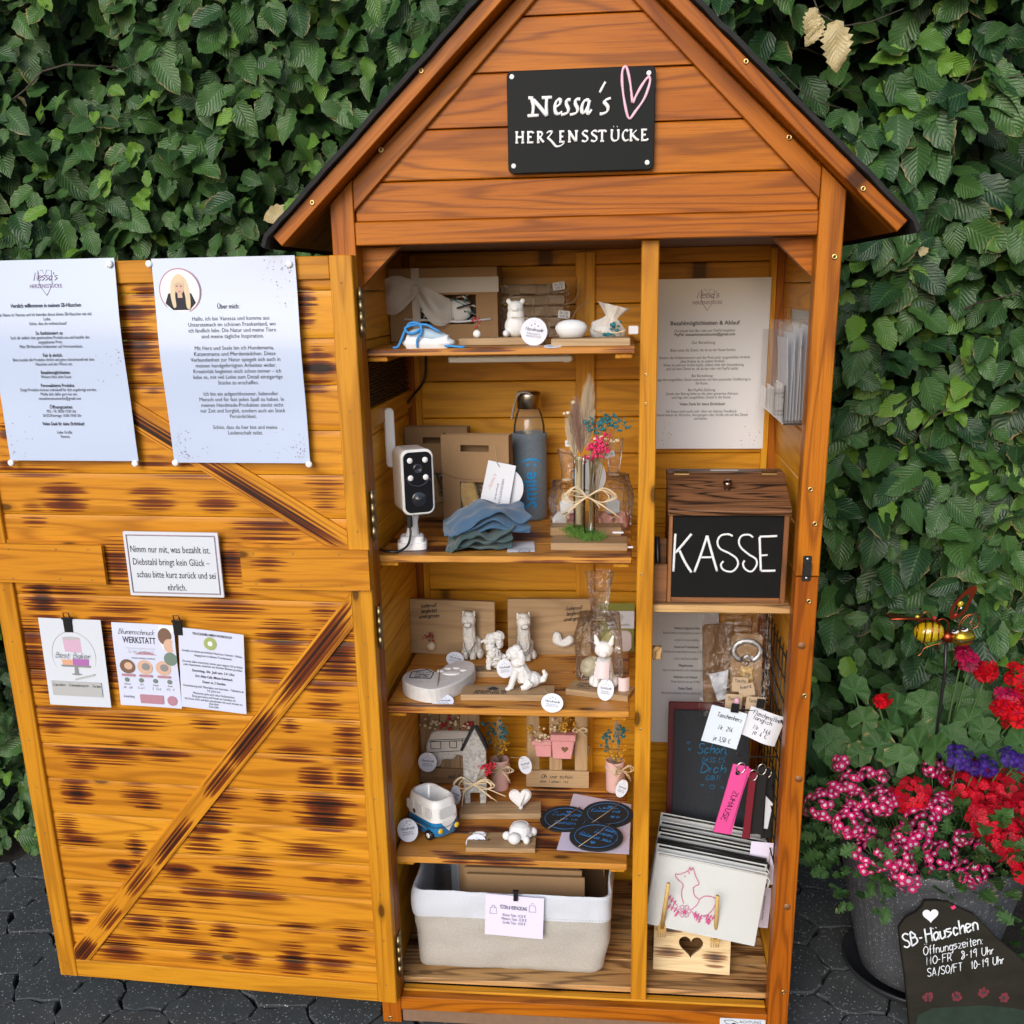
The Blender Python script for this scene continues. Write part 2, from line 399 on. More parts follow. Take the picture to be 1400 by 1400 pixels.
def clear(name, tint=(1, 1, 1), gloss=.06, rough=.03, bmp=0, bs=60, fres=1.35, body=0, bodyc=(.9, .9, .9)):
    # thin clear wall: lets light straight through, mirrors the sky by its angle
    mt, nt, b = newmat(name); nt.nodes.remove(b); out = nt.nodes['Material Output']
    tr = nd(nt, 'BsdfTransparent', {'Color': c4(tint)}); gl = nd(nt, 'BsdfGlossy', {'Color': (1, 1, 1, 1), 'Roughness': rough})
    fr = nd(nt, 'Fresnel', {'IOR': fres}); f = mth(nt, 'ADD', fr.outputs[0], gloss)
    if bmp:
        tc = nd(nt, 'TexCoord').outputs['Object']
        bn = nd(nt, 'Bump', {'Height': smp(nt, tc, bs, 3, .6, dist=1.0), 'Strength': bmp, 'Distance': .01}).outputs[0]
        nt.links.new(bn, gl.inputs['Normal']); nt.links.new(bn, fr.inputs['Normal'])
    sh = tr.outputs[0]
    if body: df = nd(nt, 'BsdfDiffuse', {'Color': c4(bodyc)}); sh = nd(nt, 'MixShader', {0: body, 1: sh, 2: df.outputs[0]}).outputs[0]
    ms = nd(nt, 'MixShader', {0: f, 1: sh, 2: gl.outputs[0]}); nt.links.new(ms.outputs[0], out.inputs[0]); return mt
BURN = ((.14, .026, .004), (.013, .006, .004))
MT = {}
MT['ext'] = wood('stained_wood', (.47, .146, .006), (.34, .086, .004), (.13, .028, .002), .42, ring=7, lines=.6, spec=.22)
MT['gold'] = wood('golden_wood', (.60, .272, .016), (.49, .196, .009), (.26, .088, .004), .42, ring=6, lines=.5, spec=.25)
MT['inner'] = wood('golden_wood_brightened', (.82, .41, .022), (.70, .31, .013), (.42, .15, .005), .45, ring=6, lines=.5, spec=.3)  # golden wood brightened in its colour to lift the dim interior
MT['door'] = wood('scorched_wood', (.64, .280, .017), (.53, .206, .011), (.29, .094, .005), .42, burnc=BURN, ring=7, lines=.65, spec=.25)
MT['shelf'] = wood('scorched_shelf_wood', (.60, .28, .045), (.48, .19, .025), (.26, .085, .01), .45, burnc=BURN, auto=.46, ring=7, lines=.4)
MT['pine'] = wood('flamed_pine', (.62, .40, .17), (.50, .27, .10), (.10, .045, .018), .55, burnc=((.13, .055, .02), (.018, .011, .008)), auto=.5, ring=8, lines=.75, knots=.6, autosc=(4, 11, 11))
MT['stand'] = wood('scorched_pale_wood', (.70, .56, .33), (.62, .45, .23), (.42, .26, .11), .55, burnc=((.22, .10, .035), (.03, .017, .01)), ring=5, lines=.3)
MT['oak'] = wood('oak_board', (.44, .30, .165), (.34, .215, .11), (.19, .115, .055), .55, ring=6, lines=.4, knots=0)
MT['oakd'] = wood('weathered_board', (.34, .225, .125), (.26, .165, .085), (.13, .08, .04), .6, ring=6, lines=.45, knots=.4)
MT['box'] = wood('dark_scorched_wood', (.24, .105, .045), (.13, .055, .024), (.014, .007, .005), .45, ring=14, lines=.95, fib=.7, spec=.3, knots=.6, bmp=.6)
MT['boxl'] = wood('brown_wood', (.30, .125, .042), (.20, .075, .024), (.06, .024, .01), .45, ring=6, lines=.5)
MT['bamboo'] = wood('bamboo', (.60, .40, .14), (.52, .32, .10), (.36, .2, .06), .5, ring=3, lines=.3, knots=0)
MT['hard'] = plain('hardboard', (.20, .115, .07), .8, var=.25, vs=60, bmp=.3, bs=300)
MT['felt'] = plain('roofing_felt', (.012, .012, .013), .85, var=.5, vs=400, bmp=.8, bs=500)
MT['paper'] = plain('paper', (.64, .67, .75), .6, spec=.3)
MT['lam'] = plain('laminated_paper', (.46, .545, .73), .35, spec=.4, coat=.6, coatr=.05, bmp=.22, bs=13)  # white sheet with the blue of the skylight put into its colour
MT['lam2'] = plain('laminated_paper_brightened', (.82, .85, .92), .35, spec=.4, coat=.5, coatr=.1)  # same sheet, colour lightened to make up for the dim rear wall
MT['white'] = plain('white_board', (.58, .62, .70), .35, spec=.5)
MT['lilac'] = plain('lilac_paper', (.68, .64, .84), .6)
MT['ink'] = plain('ink', (.035, .035, .045), .7, spec=.2)
MT['inkg'] = plain('grey_ink', (.10, .10, .13), .7, spec=.2)
MT['inkv'] = plain('violet_ink', (.22, .12, .22), .7, spec=.2)
MT['brass'] = plain('brass_screw', (.62, .42, .16), .35, 1)
MT['steel'] = plain('steel', (.62, .62, .63), .3, 1)
MT['hinge'] = plain('old_hinge_metal', (.34, .27, .15), .42, 1, var=.5, vs=150)
MT['black'] = plain('black_metal', (.012, .012, .013), .35)
MT['blackp'] = plain('black_plastic', (.010, .010, .011), .3)
MT['sign'] = plain('slate_black_plastic', (.008, .0098, .0115), .5, spec=.12)
MT['wplast'] = plain('white_plastic', (.82, .82, .83), .3)
MT['plaster'] = plain('white_plaster', (.68, .69, .71), .75, spec=.25, var=.06, vs=300, bmp=.12, bs=350)
MT['plgrey'] = plain('grey_washed_plaster', (.47, .47, .48), .8, spec=.2, var=.55, vs=160, bmp=.3, bs=400)
MT['alpaca'] = plain('pale_grey_plaster', (.60, .59, .58), .8, spec=.2, var=.12, vs=220, bmp=.5, bs=600)
MT['pinkp'] = plain('pink_plaster', (.66, .31, .33), .7, spec=.25, var=.12, vs=90)
MT['pinkl'] = plain('pale_pink_plaster', (.68, .44, .42), .7, spec=.25, var=.05, vs=60)
MT['kraft'] = plain('kraft_card', (.30, .185, .095), .75, spec=.25, var=.10, vs=300)
MT['kraftd'] = plain('dark_kraft', (.19, .105, .05), .75, spec=.25, var=.1, vs=200)
MT['twine'] = plain('twine', (.38, .29, .19), .9, spec=.1)
MT['raffia'] = plain('raffia', (.62, .50, .34), .8, spec=.2)
MT['glass'] = clear('clear_glass', (.975, .985, .98), .035, .06, fres=1.14, body=.07, bodyc=(.75, .80, .80))
MT['tubeg'] = clear('tube_glass', (.95, .97, .96), .05, .02, fres=1.3)
MT['cello'] = clear('cellophane', (.97, .97, .97), .05, .06, bmp=.9, bs=70, fres=1.3)
MT['acryl'] = clear('acrylic', (.95, .95, .95), .05, .06, fres=1.25, body=.04)
MT['organza'] = clear('organza', (1, 1, 1), .0, .5, fres=1.05, body=.55, bodyc=(.80, .79, .77))
MT['pinlid'] = plain('white_pin', (.78, .80, .84), .35)
# ================================================================ SETTING
def speckle(name, base, spot, amount, rough=.8, sc=260, var=.5, bmp=.5):
    mt, nt, b = newmat(name); tc = nd(nt, 'TexCoord').outputs['Object']
    vo = nd(nt, 'TexVoronoi', {'Vector': tc, 'Scale': sc}); cl = nd(nt, 'SeparateColor', {'Color': vo.outputs['Color']})
    on = mth(nt, 'MULTIPLY', mth(nt, 'GREATER_THAN', cl.outputs[0], 1-amount), sstep(nt, vo.outputs['Distance'], .5, .2))
    n = smp(nt, tc, 9, 4, .6); n2 = smp(nt, tc, 300, 3, .7)
    cc = mix(nt, n, tuple(k*(1-var) for k in base), tuple(k*(1+var) for k in base)); cc = mix(nt, mth(nt, 'MULTIPLY', n2, .5), cc, tuple(k*.35 for k in base))
    cc = mix(nt, mth(nt, 'MULTIPLY', on, cl.outputs[1]), cc, spot)
    nt.links.new(cc, b.inputs['Base Color']); b.inputs['Roughness'].default_value = rough; b.inputs['Specular IOR Level'].default_value = .35
    bump(nt, b, mth(nt, 'ADD', n2, mth(nt, 'MULTIPLY', vo.outputs['Distance'], .5)), bmp, .0015); return mt
MT['paver'] = speckle('dark_concrete', (.066, .074, .077), (.52, .54, .55), .20, sc=240)
MT['soil'] = speckle('gritty_soil', (.055, .047, .040), (.30, .26, .23), .22, sc=300, bmp=.9)
mb = MB(); mb.grid(160, 160, 8, 8, M=T(0, 40, -.02)); struct(mb.build('ground', MT['soil']))
mb = MB()                                        # dark hexagonal pavers with open joints
ra = .086
for i in range(-19, 20):
    for j in range(-10, 8):
        cx = i*ra*1.5+.03; cy = (j+(i % 2)*.5)*ra*1.732+.02
        if cy > .62+.05*math.sin(i*2.3) and cx < 1.2 or abs(cx) > 2.3: continue
        if cx > .80 and cy > .10+.04*math.sin(i): continue
        pts = []
        for k in range(6):
            a = R(60*k); vx, vy = cx+ra*math.cos(a), cy+ra*math.sin(a)
            h = noise.noise_vector(Vector((vx*4.1, vy*4.1, 5.2)))*.048
            vx2, vy2 = vx+h.x, vy+h.y; pts.append((cx+(vx2-cx)*.968, cy+(vy2-cy)*.968))
        pp = []
        for k in range(6):                       # slightly bowed edges
            p, q = Vector(pts[k]), Vector(pts[(k+1) % 6]); e = (q-p); nn = Vector((e.y, -e.x)).normalized()
            wv = .0065*math.sin(k*2.1+i+j)
            pp += [tuple(p), tuple(p+e*.33+nn*wv), tuple(p+e*.66-nn*wv)]
        mb.prism(pp, .05, T(0, 0, -.05+rnd.uniform(-.0015, .0015)), bev=.0025)
struct(mb.build('paving', MT['paver']))

# ---------------------------------------------------------------- hornbeam hedge
def leafmat(name, ca, cb, cy, rough=.45):
    mt, nt, b = newmat(name)
    at = nd(nt, 'Attribute', attribute_name='lv'); sp = nd(nt, 'SeparateXYZ', {'Vector': at.outputs['Vector']})
    u, v, r = sp.outputs
    au = mth(nt, 'ABSOLUTE', u)
    ve = mth(nt, 'SINE', mth(nt, 'MULTIPLY', mth(nt, 'MULTIPLY_ADD', au, -.32, v), 62))
    mid = sstep(nt, au, .10, .02); vl = mth(nt, 'MAXIMUM', mth(nt, 'MULTIPLY', sstep(nt, ve, .72, 1.0), .6), mid)
    cc = mix(nt, sstep(nt, r, 0, .62), ca, cb); cc = mix(nt, sstep(nt, r, .80, .93), cc, cy)
    tc = nd(nt, 'TexCoord').outputs['Object']; bl = sstep(nt, smp(nt, tc, 38, 3), .62, .80)
    cc = mix(nt, mth(nt, 'MULTIPLY', bl, .35), cc, (.15, .13, .05))
    cc = mix(nt, mth(nt, 'MULTIPLY', vl, .35), cc, tuple(min(1, k*1.9+.01) for k in cb))
    edge = mth(nt, 'MULTIPLY', sstep(nt, mth(nt, 'ADD', au, mth(nt, 'MULTIPLY', v, .35)), .95, 1.3), sstep(nt, smp(nt, tc, 12, 2), .55, .7))
    cc = mix(nt, edge, cc, (.32, .23, .10)); cc = mix(nt, mth(nt, 'GREATER_THAN', r, .985), cc, (.52, .42, .22))
    nt.links.new(cc, b.inputs['Base Color']); b.inputs['Roughness'].default_value = rough; b.inputs['Specular IOR Level'].default_value = .42
    bump(nt, b, mth(nt, 'MULTIPLY_ADD', ve, .5, mth(nt, 'MULTIPLY', smp(nt, tc, 160, 2), .7)), .55, .0012)
    # a little light comes through the blade
    out = nt.nodes['Material Output']; tl = nd(nt, 'BsdfTranslucent', {'Color': cc}); ms = nd(nt, 'MixShader', {0: .16, 1: b.outputs[0], 2: tl.outputs[0]})
    nt.links.new(ms.outputs[0], out.inputs[0]); return mt
MT['leaf'] = leafmat('hornbeam_leaf', (.012, .040, .015), (.052, .122, .030), (.13, .26, .03), .40)
def leaf_template(seed, nv=9, serr=.09):
    rg = random.Random(seed); V = []; UV = []; fold = rg.uniform(.1, .45); droop = rg.uniform(.1, .5); tw = rg.uniform(-.25, .25); wv = rg.uniform(.0, .06)
    for j in range(nv+1):
        v = j/nv; wd = .31*math.sin(math.pi*min(1, v*.97+.015)**.82)**.8 if 0 < j < nv else (.02 if j == 0 else .004)
        for i, u in enumerate((-1, -.5, 0, .5, 1)):
            k = 1+(serr*(1 if j % 2 else -1) if abs(u) == 1 else 0)
            x = u*wd*k; y = v-(.03*(j % 2) if abs(u) == 1 else 0); z = abs(u)*wd*fold-droop*v*v*.5+wv*math.sin(v*9+u*2+seed)*abs(u)
            x2 = x*math.cos(tw*v)+z*math.sin(tw*v); z2 = -x*math.sin(tw*v)+z*math.cos(tw*v)
            V.append((x2, y, z2)); UV.append((u, v))
    F = [[j*5+i, j*5+i+1, (j+1)*5+i+1, (j+1)*5+i] for j in range(nv) for i in range(4)]
    return np.array(V), np.array(UV), np.array(F)
def leaf_mats(rg, n, size, out, down, jit):
    # per leaf: columns = (side, tip direction, face normal) * size
    tip = down+rg.normal(0, jit, (n, 3)); tip /= np.linalg.norm(tip, axis=1)[:, None]
    nor = out+rg.normal(0, jit, (n, 3)); nor -= tip*(nor*tip).sum(1)[:, None]; nor /= np.linalg.norm(nor, axis=1)[:, None]
    side = np.cross(tip, nor); return np.stack([side, tip, nor], 2)*size[:, None, None]
def foliage(name, pos, size, out, down, jit, rv, mat, parent, seed=3, ntemp=5, serr=.09):
    rg = np.random.default_rng(seed); n = len(pos); Ms = leaf_mats(rg, n, size, out, down, jit); Vs = []; Fs = []; As = []; o = 0
    for t in range(ntemp):
        tv, uv, tf = leaf_template(seed*10+t, serr=serr); ix = np.arange(t, n, ntemp)
        if not len(ix): continue
        V, F = scatter(tv, tf, Ms[ix], pos[ix]); Vs.append(V); Fs.append(F+o); o += len(V)
        A = np.concatenate([np.tile(uv, (len(ix), 1)), np.repeat(rv[ix], len(tv))[:, None]], 1); As.append(A)
    return fast_mesh(name, np.concatenate(Vs), np.concatenate(Fs), mat, parent, {'lv': np.concatenate(As)})
hedge = thing('hornbeam_hedge', 'tall clipped hornbeam hedge, dense green leaves, behind the wooden hut', 'hedge', (0, .9, 0))
rg = np.random.default_rng(11)
def nfield(P, s, off=0.0):
    return np.array([noise.noise(Vector((p[0]*s+off, p[1]*s, p[2]*s+off*.7))) for p in P])
N = 24000
X = rg.uniform(-2.0, 1.75, N); Z = rg.uniform(0.03, 2.35, N)**1.0
keep = ~((X > -.36) & (X < .36) & (Z < 1.45)) & ~((X > -.9) & (X < -.36) & (Z > .2) & (Z < 1.15) & (rg.random(N) < .8)); X = X[keep]; Z = Z[keep]; N = len(X)
D = rg.random(N)**1.6*.34
face = np.where(X < 0, .56-.05*np.clip(-X-.8, 0, 1), .62-.05*np.clip(X-.7, 0, 1))
P2 = np.stack([X, np.zeros(N), Z], 1)
und = nfield(P2, 2.2)*.09+nfield(P2, 6.0, 9.1)*.06
Y = face+und+D
hole = nfield(np.stack([X, Y*.7, Z], 1), 3.6, 31.7)
keep = (hole < np.where(X < 0, .45, .29)) | (D > .27); keep &= ~((hole > .19) & (X > .4) & (Z > 1.35) & (D < .2))
keep &= ~((Y < .52) & (np.abs(X) < .52) & (Z > 1.3))
X, Y, Z, D = X[keep], Y[keep], Z[keep], D[keep]; N = len(X)
pos = np.stack([X, Y, Z], 1); size = (.034+.062*rg.random(N)**.8)*np.where(X > .3, 1.12, .88)
young = nfield(pos, 5.0, 4.4)
rv = np.where(X < 0, rg.uniform(.12, .79, N), rg.uniform(0, .62, N)); rv = np.where((rg.random(N) < .10+.34*(young > .22)) & (D < .10), rg.uniform(.84, .97, N), rv)
rv = np.where(rg.random(N) < .007, .995, rv); size = np.where(rv > .83, size*.72, size)
sgn = np.where(rg.random(N) < .5, -1, 1)
down = np.stack([sgn*rg.uniform(0, 1.1, N), -rg.uniform(.1, .7, N), -rg.uniform(.35, 1.0, N)], 1)
foliage('foliage', pos-np.array([0, .9, 0]), size, np.tile(np.array([0, -.85, .5]), (N, 1)), down, .33, rv, MT['leaf'], hedge)
MT['bark'] = plain('hedge_bark', (.055, .042, .030), .9, var=.4, vs=120)
MT['dark'] = plain('hedge_shade_black', (.006, .010, .005), 1, spec=0)  # near-black colour stands for the shade deep in the hedge
mb = MB()
for i in range(150):
    x = rnd.uniform(-1.9, 1.7); z = rnd.uniform(.1, 2.2); y = rnd.uniform(.66, 1.0); pts = []
    d = Vector((rnd.uniform(-1, 1), -rnd.uniform(.2, .9), rnd.uniform(-.2, .7))).normalized(); p = Vector((x, y, z))
    for k in range(7):
        pts.append(tuple(p)); p = p+d*.05; d = (d+Vector((rnd.uniform(-.4, .4), rnd.uniform(-.25, .25), rnd.uniform(-.35, .3)))).normalized()
    if -.5 < x < .5 and z < 1.5: continue
    pts = [q for q in pts if q[1] > .53]
    if len(pts) > 2: mb.tube(pts, [.0028-.0018*k/len(pts) for k in range(len(pts))], 5)
for i in range(11):
    x = -1.9+i*.36+rnd.uniform(-.06, .06); mb.tube([(x, .98, -.05), (x+.03, .97, .5), (x-.02, 1.0, 1.2), (x+.02, .98, 2.3)], [.028, .022, .016, .008], 8)
mb.build('branch', MT['bark'], hedge)
mb = MB()                                        # thick backing added behind the leaves: inner shade painted near-black, blocks the sky
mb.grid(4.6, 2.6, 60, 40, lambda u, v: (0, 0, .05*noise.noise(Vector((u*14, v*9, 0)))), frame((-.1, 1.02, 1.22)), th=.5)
mb.build('dark_backing', MT['dark'], hedge)
# three big withered leaves that hang out over the roof on a thin twig
for k, (px, py, s, a) in enumerate(((1113, 30, .052, .1), (1142, 48, .085, -.12), (1123, 45, .05, .5))):
    tv, uv, tf = leaf_template(90+k, 14, .16); p = PY(px, py-20, .50)
    crn = np.array([[0, 0, .06*math.sin(9*v+3*u)] for u, v in uv]); tv = tv+crn
    ca, sa = math.cos(a), math.sin(a); Ms = np.array([[[ca, sa, 0], [0, 0, -1], [sa*1.0, -ca*1.0, 0]]])*s
    Ms = np.array([np.array([[ca, -sa*1, .0], [0, 0, -1.0], [-sa, -ca, .0]])])*s
    V, F = scatter(tv, tf, Ms, np.array([[p.x, p.y-.9, p.z]]))
    fast_mesh('withered_leaf', V, F, MT['leaf'], hedge, {'lv': np.concatenate([uv, np.full((len(uv), 1), .995)], 1)})
mb = MB(); a = PY(1105, -20, .53); b = PY(1260, 8, .52)
mb.tube([a, PY(1120, 18, .5), PY(1150, 36, .51), PY(1190, 30, .52), PY(1235, 12, .54)], [.0016, .0015, .0014, .0012, .001], 5)
mb.tube([PY(1062, 92, .56), PY(1090, 120, .55), PY(1120, 140, .56), PY(1160, 150, .6)], .001, 5)
mb.tube([PY(1120, 108, .56), PY(1150, 122, .56), PY(1180, 128, .6)], .0009, 5)
mb.build('twig', MT['bark'], hedge)

# ================================================================ THE HUT
H = .385; PW = .0367; ZLB, ZLT, ZR = 1.428, 1.4616, .0593
hut = thing('wooden_hut', 'tall orange-brown wooden self-service hut with pitched felt roof and open shelves', 'hut', (0, .22, 0))
def roofz(x): return 1.4905+.92*(.385-abs(x))
def clip_under(poly, fz):
    return poly
def bd(mb, x0, x1, y0, y1, z0, z1, ax=0, mat=0, bev=.0015):
    mb.box(((x0+x1)/2, (y0+y1)/2, (z0+z1)/2), (x1-x0, y1-y0, z1-z0), ax=ax, mat=mat, bev=bev)
for sx in (-1, 1):                               # front posts, tops cut to the roof slope
    xo, xi = sx*H, sx*(H-PW)
    for (za, zb) in (((0, .905), (.9065, 9)) if sx > 0 else ((0, 9),)):
        pl = [(xo, za), (xi, za), (xi, min(zb, roofz(xi)-.002)), (xo, min(zb, roofz(xo)-.002))]
        mb = MB(); mb.prism(ccw(pl), PW, frame((0, PW, 0)), gx=1, bev=.0015); mb.build('post', MT['ext'], hut)
    mb = MB(); bd(mb, min(xo, xi), max(xo, xi), .425, .46, 0, 1.46, 2); mb.build('post', MT['ext'], hut)
mb = MB(); bd(mb, -H+PW+.0005, H-PW-.0005, .001, .03, ZLB, ZLT); mb.build('lintel', MT['ext'], hut)
mb = MB(); bd(mb, -H+PW+.0005, H-PW-.0005, .0, .021, .030, ZR); mb.build('bottom_rail', MT['ext'], hut)
mb = MB(); bd(mb, -H+PW+.002, H-PW-.002, .003, .02, .002, .029); mb.build('base_strip', MT['hard'], hut)
mb = MB(); bd(mb, -H+PW+.001, H-PW-.001, .0215, .040, .036, .0625); mb.build('sill', MT['gold'], hut)
# gable boards, cut under the slope
mb = MB(); zs = [ZLT, 1.5184, 1.5891, 1.6618, 1.7335, 1.79, 1.845]
for z0, z1 in zip(zs, zs[1:]):
    z0 += .0008; z1 -= .0008
    x0 = min(H-PW, .385-(z0-1.4905)/.92)-.001; x1 = min(H-PW, .385-(z1-1.4905)/.92)-.001
    if x1 < .004: x1 = .004
    zk = min(z1, roofz(x0)); pl = [(-x0, z0), (x0, z0)]+([(x0, zk)] if zk > z0+.002 and zk < z1 else [])+[(x1, z1), (-x1, z1)]+([(-x0, zk)] if zk > z0+.002 and zk < z1 else [])
    mb.prism(ccw(pl), .012, frame((0, .021, 0)), bev=.0016)
mb.build('gable_board', MT['ext'], hut)
for sx in (-1, 1):                               # sloping gable trim
    pl = []
    for x in (sx*(H-PW-.0008), sx*.012): pl.append((x, roofz(x)-.0045))
    for x in (sx*.012, sx*(H-PW-.0008)): pl.append((x, 1.4789+.978*(.3463-abs(x))))
    s = MB(); th = math.atan(.92)*-sx
    pl = ccw(pl); s.prism(pl, .0125, frame((0, .0125, 0)), bev=.0015)
    ca, sa = math.cos(th), math.sin(th); s.g = [(p[0]*ca+p[2]*sa+3+sx, -p[0]*sa+p[2]*ca+7*sx, p[1]) for p in s.v]
    s.build('gable_trim', MT['ext'], hut)
# roof: two boarded slopes with felt
def slope_pt(sx, d, off): # d = distance down from the ridge along the slope, off = outward
    n = Vector((sx*.92, 0, 1)).normalized(); a = Vector((sx*1, 0, -.92)).normalized(); return Vector((0, 0, 1.8447))+a*d+n*off
DL = math.hypot(.4525, .4525*.92)
for sx in (-1, 1):
    roof = MB()
    for k in range(6):
        y0, y1 = (-.04, -.016) if k == 0 else (-.014+(k-1)*.108, -.016+k*.108)
        a, b, c, d = slope_pt(sx, 0, 0), slope_pt(sx, DL, 0), slope_pt(sx, DL, .0195), slope_pt(sx, 0, .0195)
        pl = ccw([(p.x, p.z) for p in (a, b, c, d)])
        s = MB(); s.prism(pl, y1-y0, frame((0, y1, 0)), bev=.0012); th = math.atan(.92)*-sx
        ca, sa = math.cos(th), math.sin(th); s.g = [(p[0]*ca+p[2]*sa+3*k+sx*9, p[1]*3+k, -p[0]*sa+p[2]*ca+7*sx) for p in s.v]
        roof.v, n0 = roof.v+s.v, len(roof.v); roof.g += s.g; roof.b += s.b; roof.c += s.c; roof.m += s.m; roof.sm += s.sm; roof.f += [[i+n0 for i in f] for f in s.f]
    ro = roof.build('roof', MT['ext'], hut)
    s = MB(); nx, ny = 40, 12; top = []
    for layer in (0, 1):
        for j in range(ny+1):
            for i in range(nx+1):
                d = i/nx*(DL+.020); y = -.052+j/ny*.60
                e = max(0, d-DL-.004)**1.3*1.6; wv = .0016*noise.noise(Vector((d*24, y*20, sx*3)))+(.0012*noise.noise(Vector((d*90, 1, sx))) if j < 2 else 0)
                p = slope_pt(sx, d, .0215+(.0065 if layer else 0)+wv-e); top.append((p.x, y+(.003*noise.noise(Vector((d*60, 3, sx))) if j == 0 else 0), p.z))
    k = nx+1; n0 = k*(ny+1); fs = []
    for j in range(ny):
        for i in range(nx):
            q = [j*k+i, j*k+i+1, (j+1)*k+i+1, (j+1)*k+i]; fs += [q, [n0+t for t in q][::-1]]
    rim = list(range(k))+[j*k+nx for j in range(1, ny+1)]+[ny*k+i for i in range(nx-1, -1, -1)]+[j*k for j in range(ny-1, 0, -1)]
    for a, b in zip(rim, rim[1:]+rim[:1]): fs.append([a, a+n0, b+n0, b])
    s.add(top, fs); s.build('roofing_felt', MT['felt'], ro)
# walls
def boards(name, mat, f, z0, z1, pitch, n0=0):
    s = MB(); z = z0
    while z < z1-.004: f(s, z+.0007, min(z+pitch, z1)-.0007); z += pitch
    return s.build(name, mat, hut)
BK = .44
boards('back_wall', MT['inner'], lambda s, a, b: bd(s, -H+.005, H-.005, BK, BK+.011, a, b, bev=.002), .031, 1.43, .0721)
bk0 = MB()
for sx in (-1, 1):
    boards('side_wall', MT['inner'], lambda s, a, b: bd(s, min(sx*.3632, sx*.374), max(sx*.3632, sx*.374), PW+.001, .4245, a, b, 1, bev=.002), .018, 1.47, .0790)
for sx in (-1, 1):
    boards('side_cladding', MT['ext'], lambda s, a, b: bd(s, min(sx*.3745, sx*.379), max(sx*.3745, sx*.379), PW+.001, .4245, a, b, 1, bev=.0015), .018, 1.47, .0790)
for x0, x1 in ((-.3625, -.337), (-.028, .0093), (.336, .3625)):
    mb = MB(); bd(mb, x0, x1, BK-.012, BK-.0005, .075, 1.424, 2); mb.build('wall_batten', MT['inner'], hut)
for z in (1.238, 1.16):                           # rail on the left wall that frames the wicker window
    mb = MB(); bd(mb, -.3625, -.352, .05, .427, z-.02, z+.013, 1); mb.build('wall_rail', MT['gold'], hut) if z < 1.2 else None
MT['wicker'] = plain('dark_wicker', (.020, .011, .008), .5, var=.5, vs=200)
mb = MB()
for k in range(17):
    z = 1.176+k*.0052
    mb.tube([(-.3595+.0016*math.sin(t*1.9+k*math.pi), .055+t*.013, z) for t in range(28)], .0024, 5)
mb.build('wicker_panel', MT['wicker'], hut)
mb = MB(); bd(mb, -H+PW, H-PW, .0305, BK-.001, ZLB, ZLB+.006); mb.build('ceiling', MT['hard'], hut)
mb = MB()
for k, (a, b) in enumerate(((.041, .128), (.129, .215), (.216, .305), (.306, BK-.013))):
    bd(mb, -.3625, H-PW+.014, a, b, .0635, .075)
mb.build('floor_board', MT['pine'], hut)
for z, tk in ((1.270, .011), (.926, .0115), (.646, .0125), (.342, .0128)):
    mb = MB()
    for a, b in ((.041, .138), (.1395, .236), (.2375, .334), (.3355, .427)): bd(mb, -.354, .0835, a, b, z-tk, z)
    mb.build('shelf', MT['shelf'], hut)
    for xa, xb in ((-.3615, -.318), (.052, .0795)):
        mb = MB(); bd(mb, xa, xb, .048, .42, z-tk-.0085, z-tk-.0005, 1); mb.build('shelf_cleat', MT['gold'], hut)
mb = MB()
for a, b in ((.043, .17), (.1715, .30), (.3015, BK-.013)): bd(mb, .113, .3505, a, b, .829, .842)
mb.build('shelf', MT['pine'], hut)
mb = MB(); bd(mb, .1215, .138, .046, .06, .742, .765, 1); mb.build('shelf_cleat', MT['pine'], hut)
mb = MB(); bd(mb, -.31, -.272, .12, .40, .893, .9045, 1); mb.build('shelf_brace', MT['pine'], hut)
# divider
pl = [(.0905, 1.4275), (.0942, .063), (.1235, .063), (.1172, 1.4275)]
mb = MB(); mb.prism(ccw(pl), .017, frame((0, .0385, 0)), gx=1, bev=.0015); mb.build('divider_post', MT['gold'], hut)
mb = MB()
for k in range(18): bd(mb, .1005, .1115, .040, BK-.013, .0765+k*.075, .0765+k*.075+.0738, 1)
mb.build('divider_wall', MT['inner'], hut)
for sx in (-1, 1):
    pl = ccw([(sx*.3535, 1.4265), (sx*.288, 1.4265), (sx*.3535, 1.365)])
    mb = MB(); mb.prism(pl, .016, frame((0, .056, 0)), gx=0, bev=.001); mb.build('corner_bracket', MT['ext'], hut)
mb = MB(); mb.box((-.125, .13, 1.2475), (.21, .022, .010), bev=.003); mb.box((-.03, .13, 1.2475), (.012, .018, .013), bev=.002); mb.build('light_strip', MT['wplast'], hut)
# hinges, screws, plugs, latch
for z0, z1 in ((1.295, 1.3645), (.9675, 1.0453), (.7774, .846), (.1136, .195)):
    s = MB(); hgt = (z1-z0)/4
    for k in range(4): s.tube([(-.3445, -.0045, z0+k*hgt+.0006), (-.3445, -.0045, z0+(k+1)*hgt-.0006)], .0042, 10)
    s.box((-.3466, .011, (z0+z1)/2), (.0022, .026, z1-z0), bev=.0006); s.tube([(-.3445, -.0045, z0-.004), (-.3445, -.0045, z1+.003)], .003, 8)
    for k in (.25, .75): s.ball((-.3452, .012, z0+(z1-z0)*k), (.001, .003, .003), n=8, m=4)
    s.build('hinge', MT['hinge'], hut)
sc = MB(); sc.lathe([(0, .0005), (.0014, .0005), (.0016, .0014), (.0036, .0018), (.0044, .0010), (.0046, -.001)], 16)
for a in (0, 90): sc.box((0, 0, .0013), (.0044, .0011, .0008), RZ(a), bev=.0002, mat=1)
sc0 = None
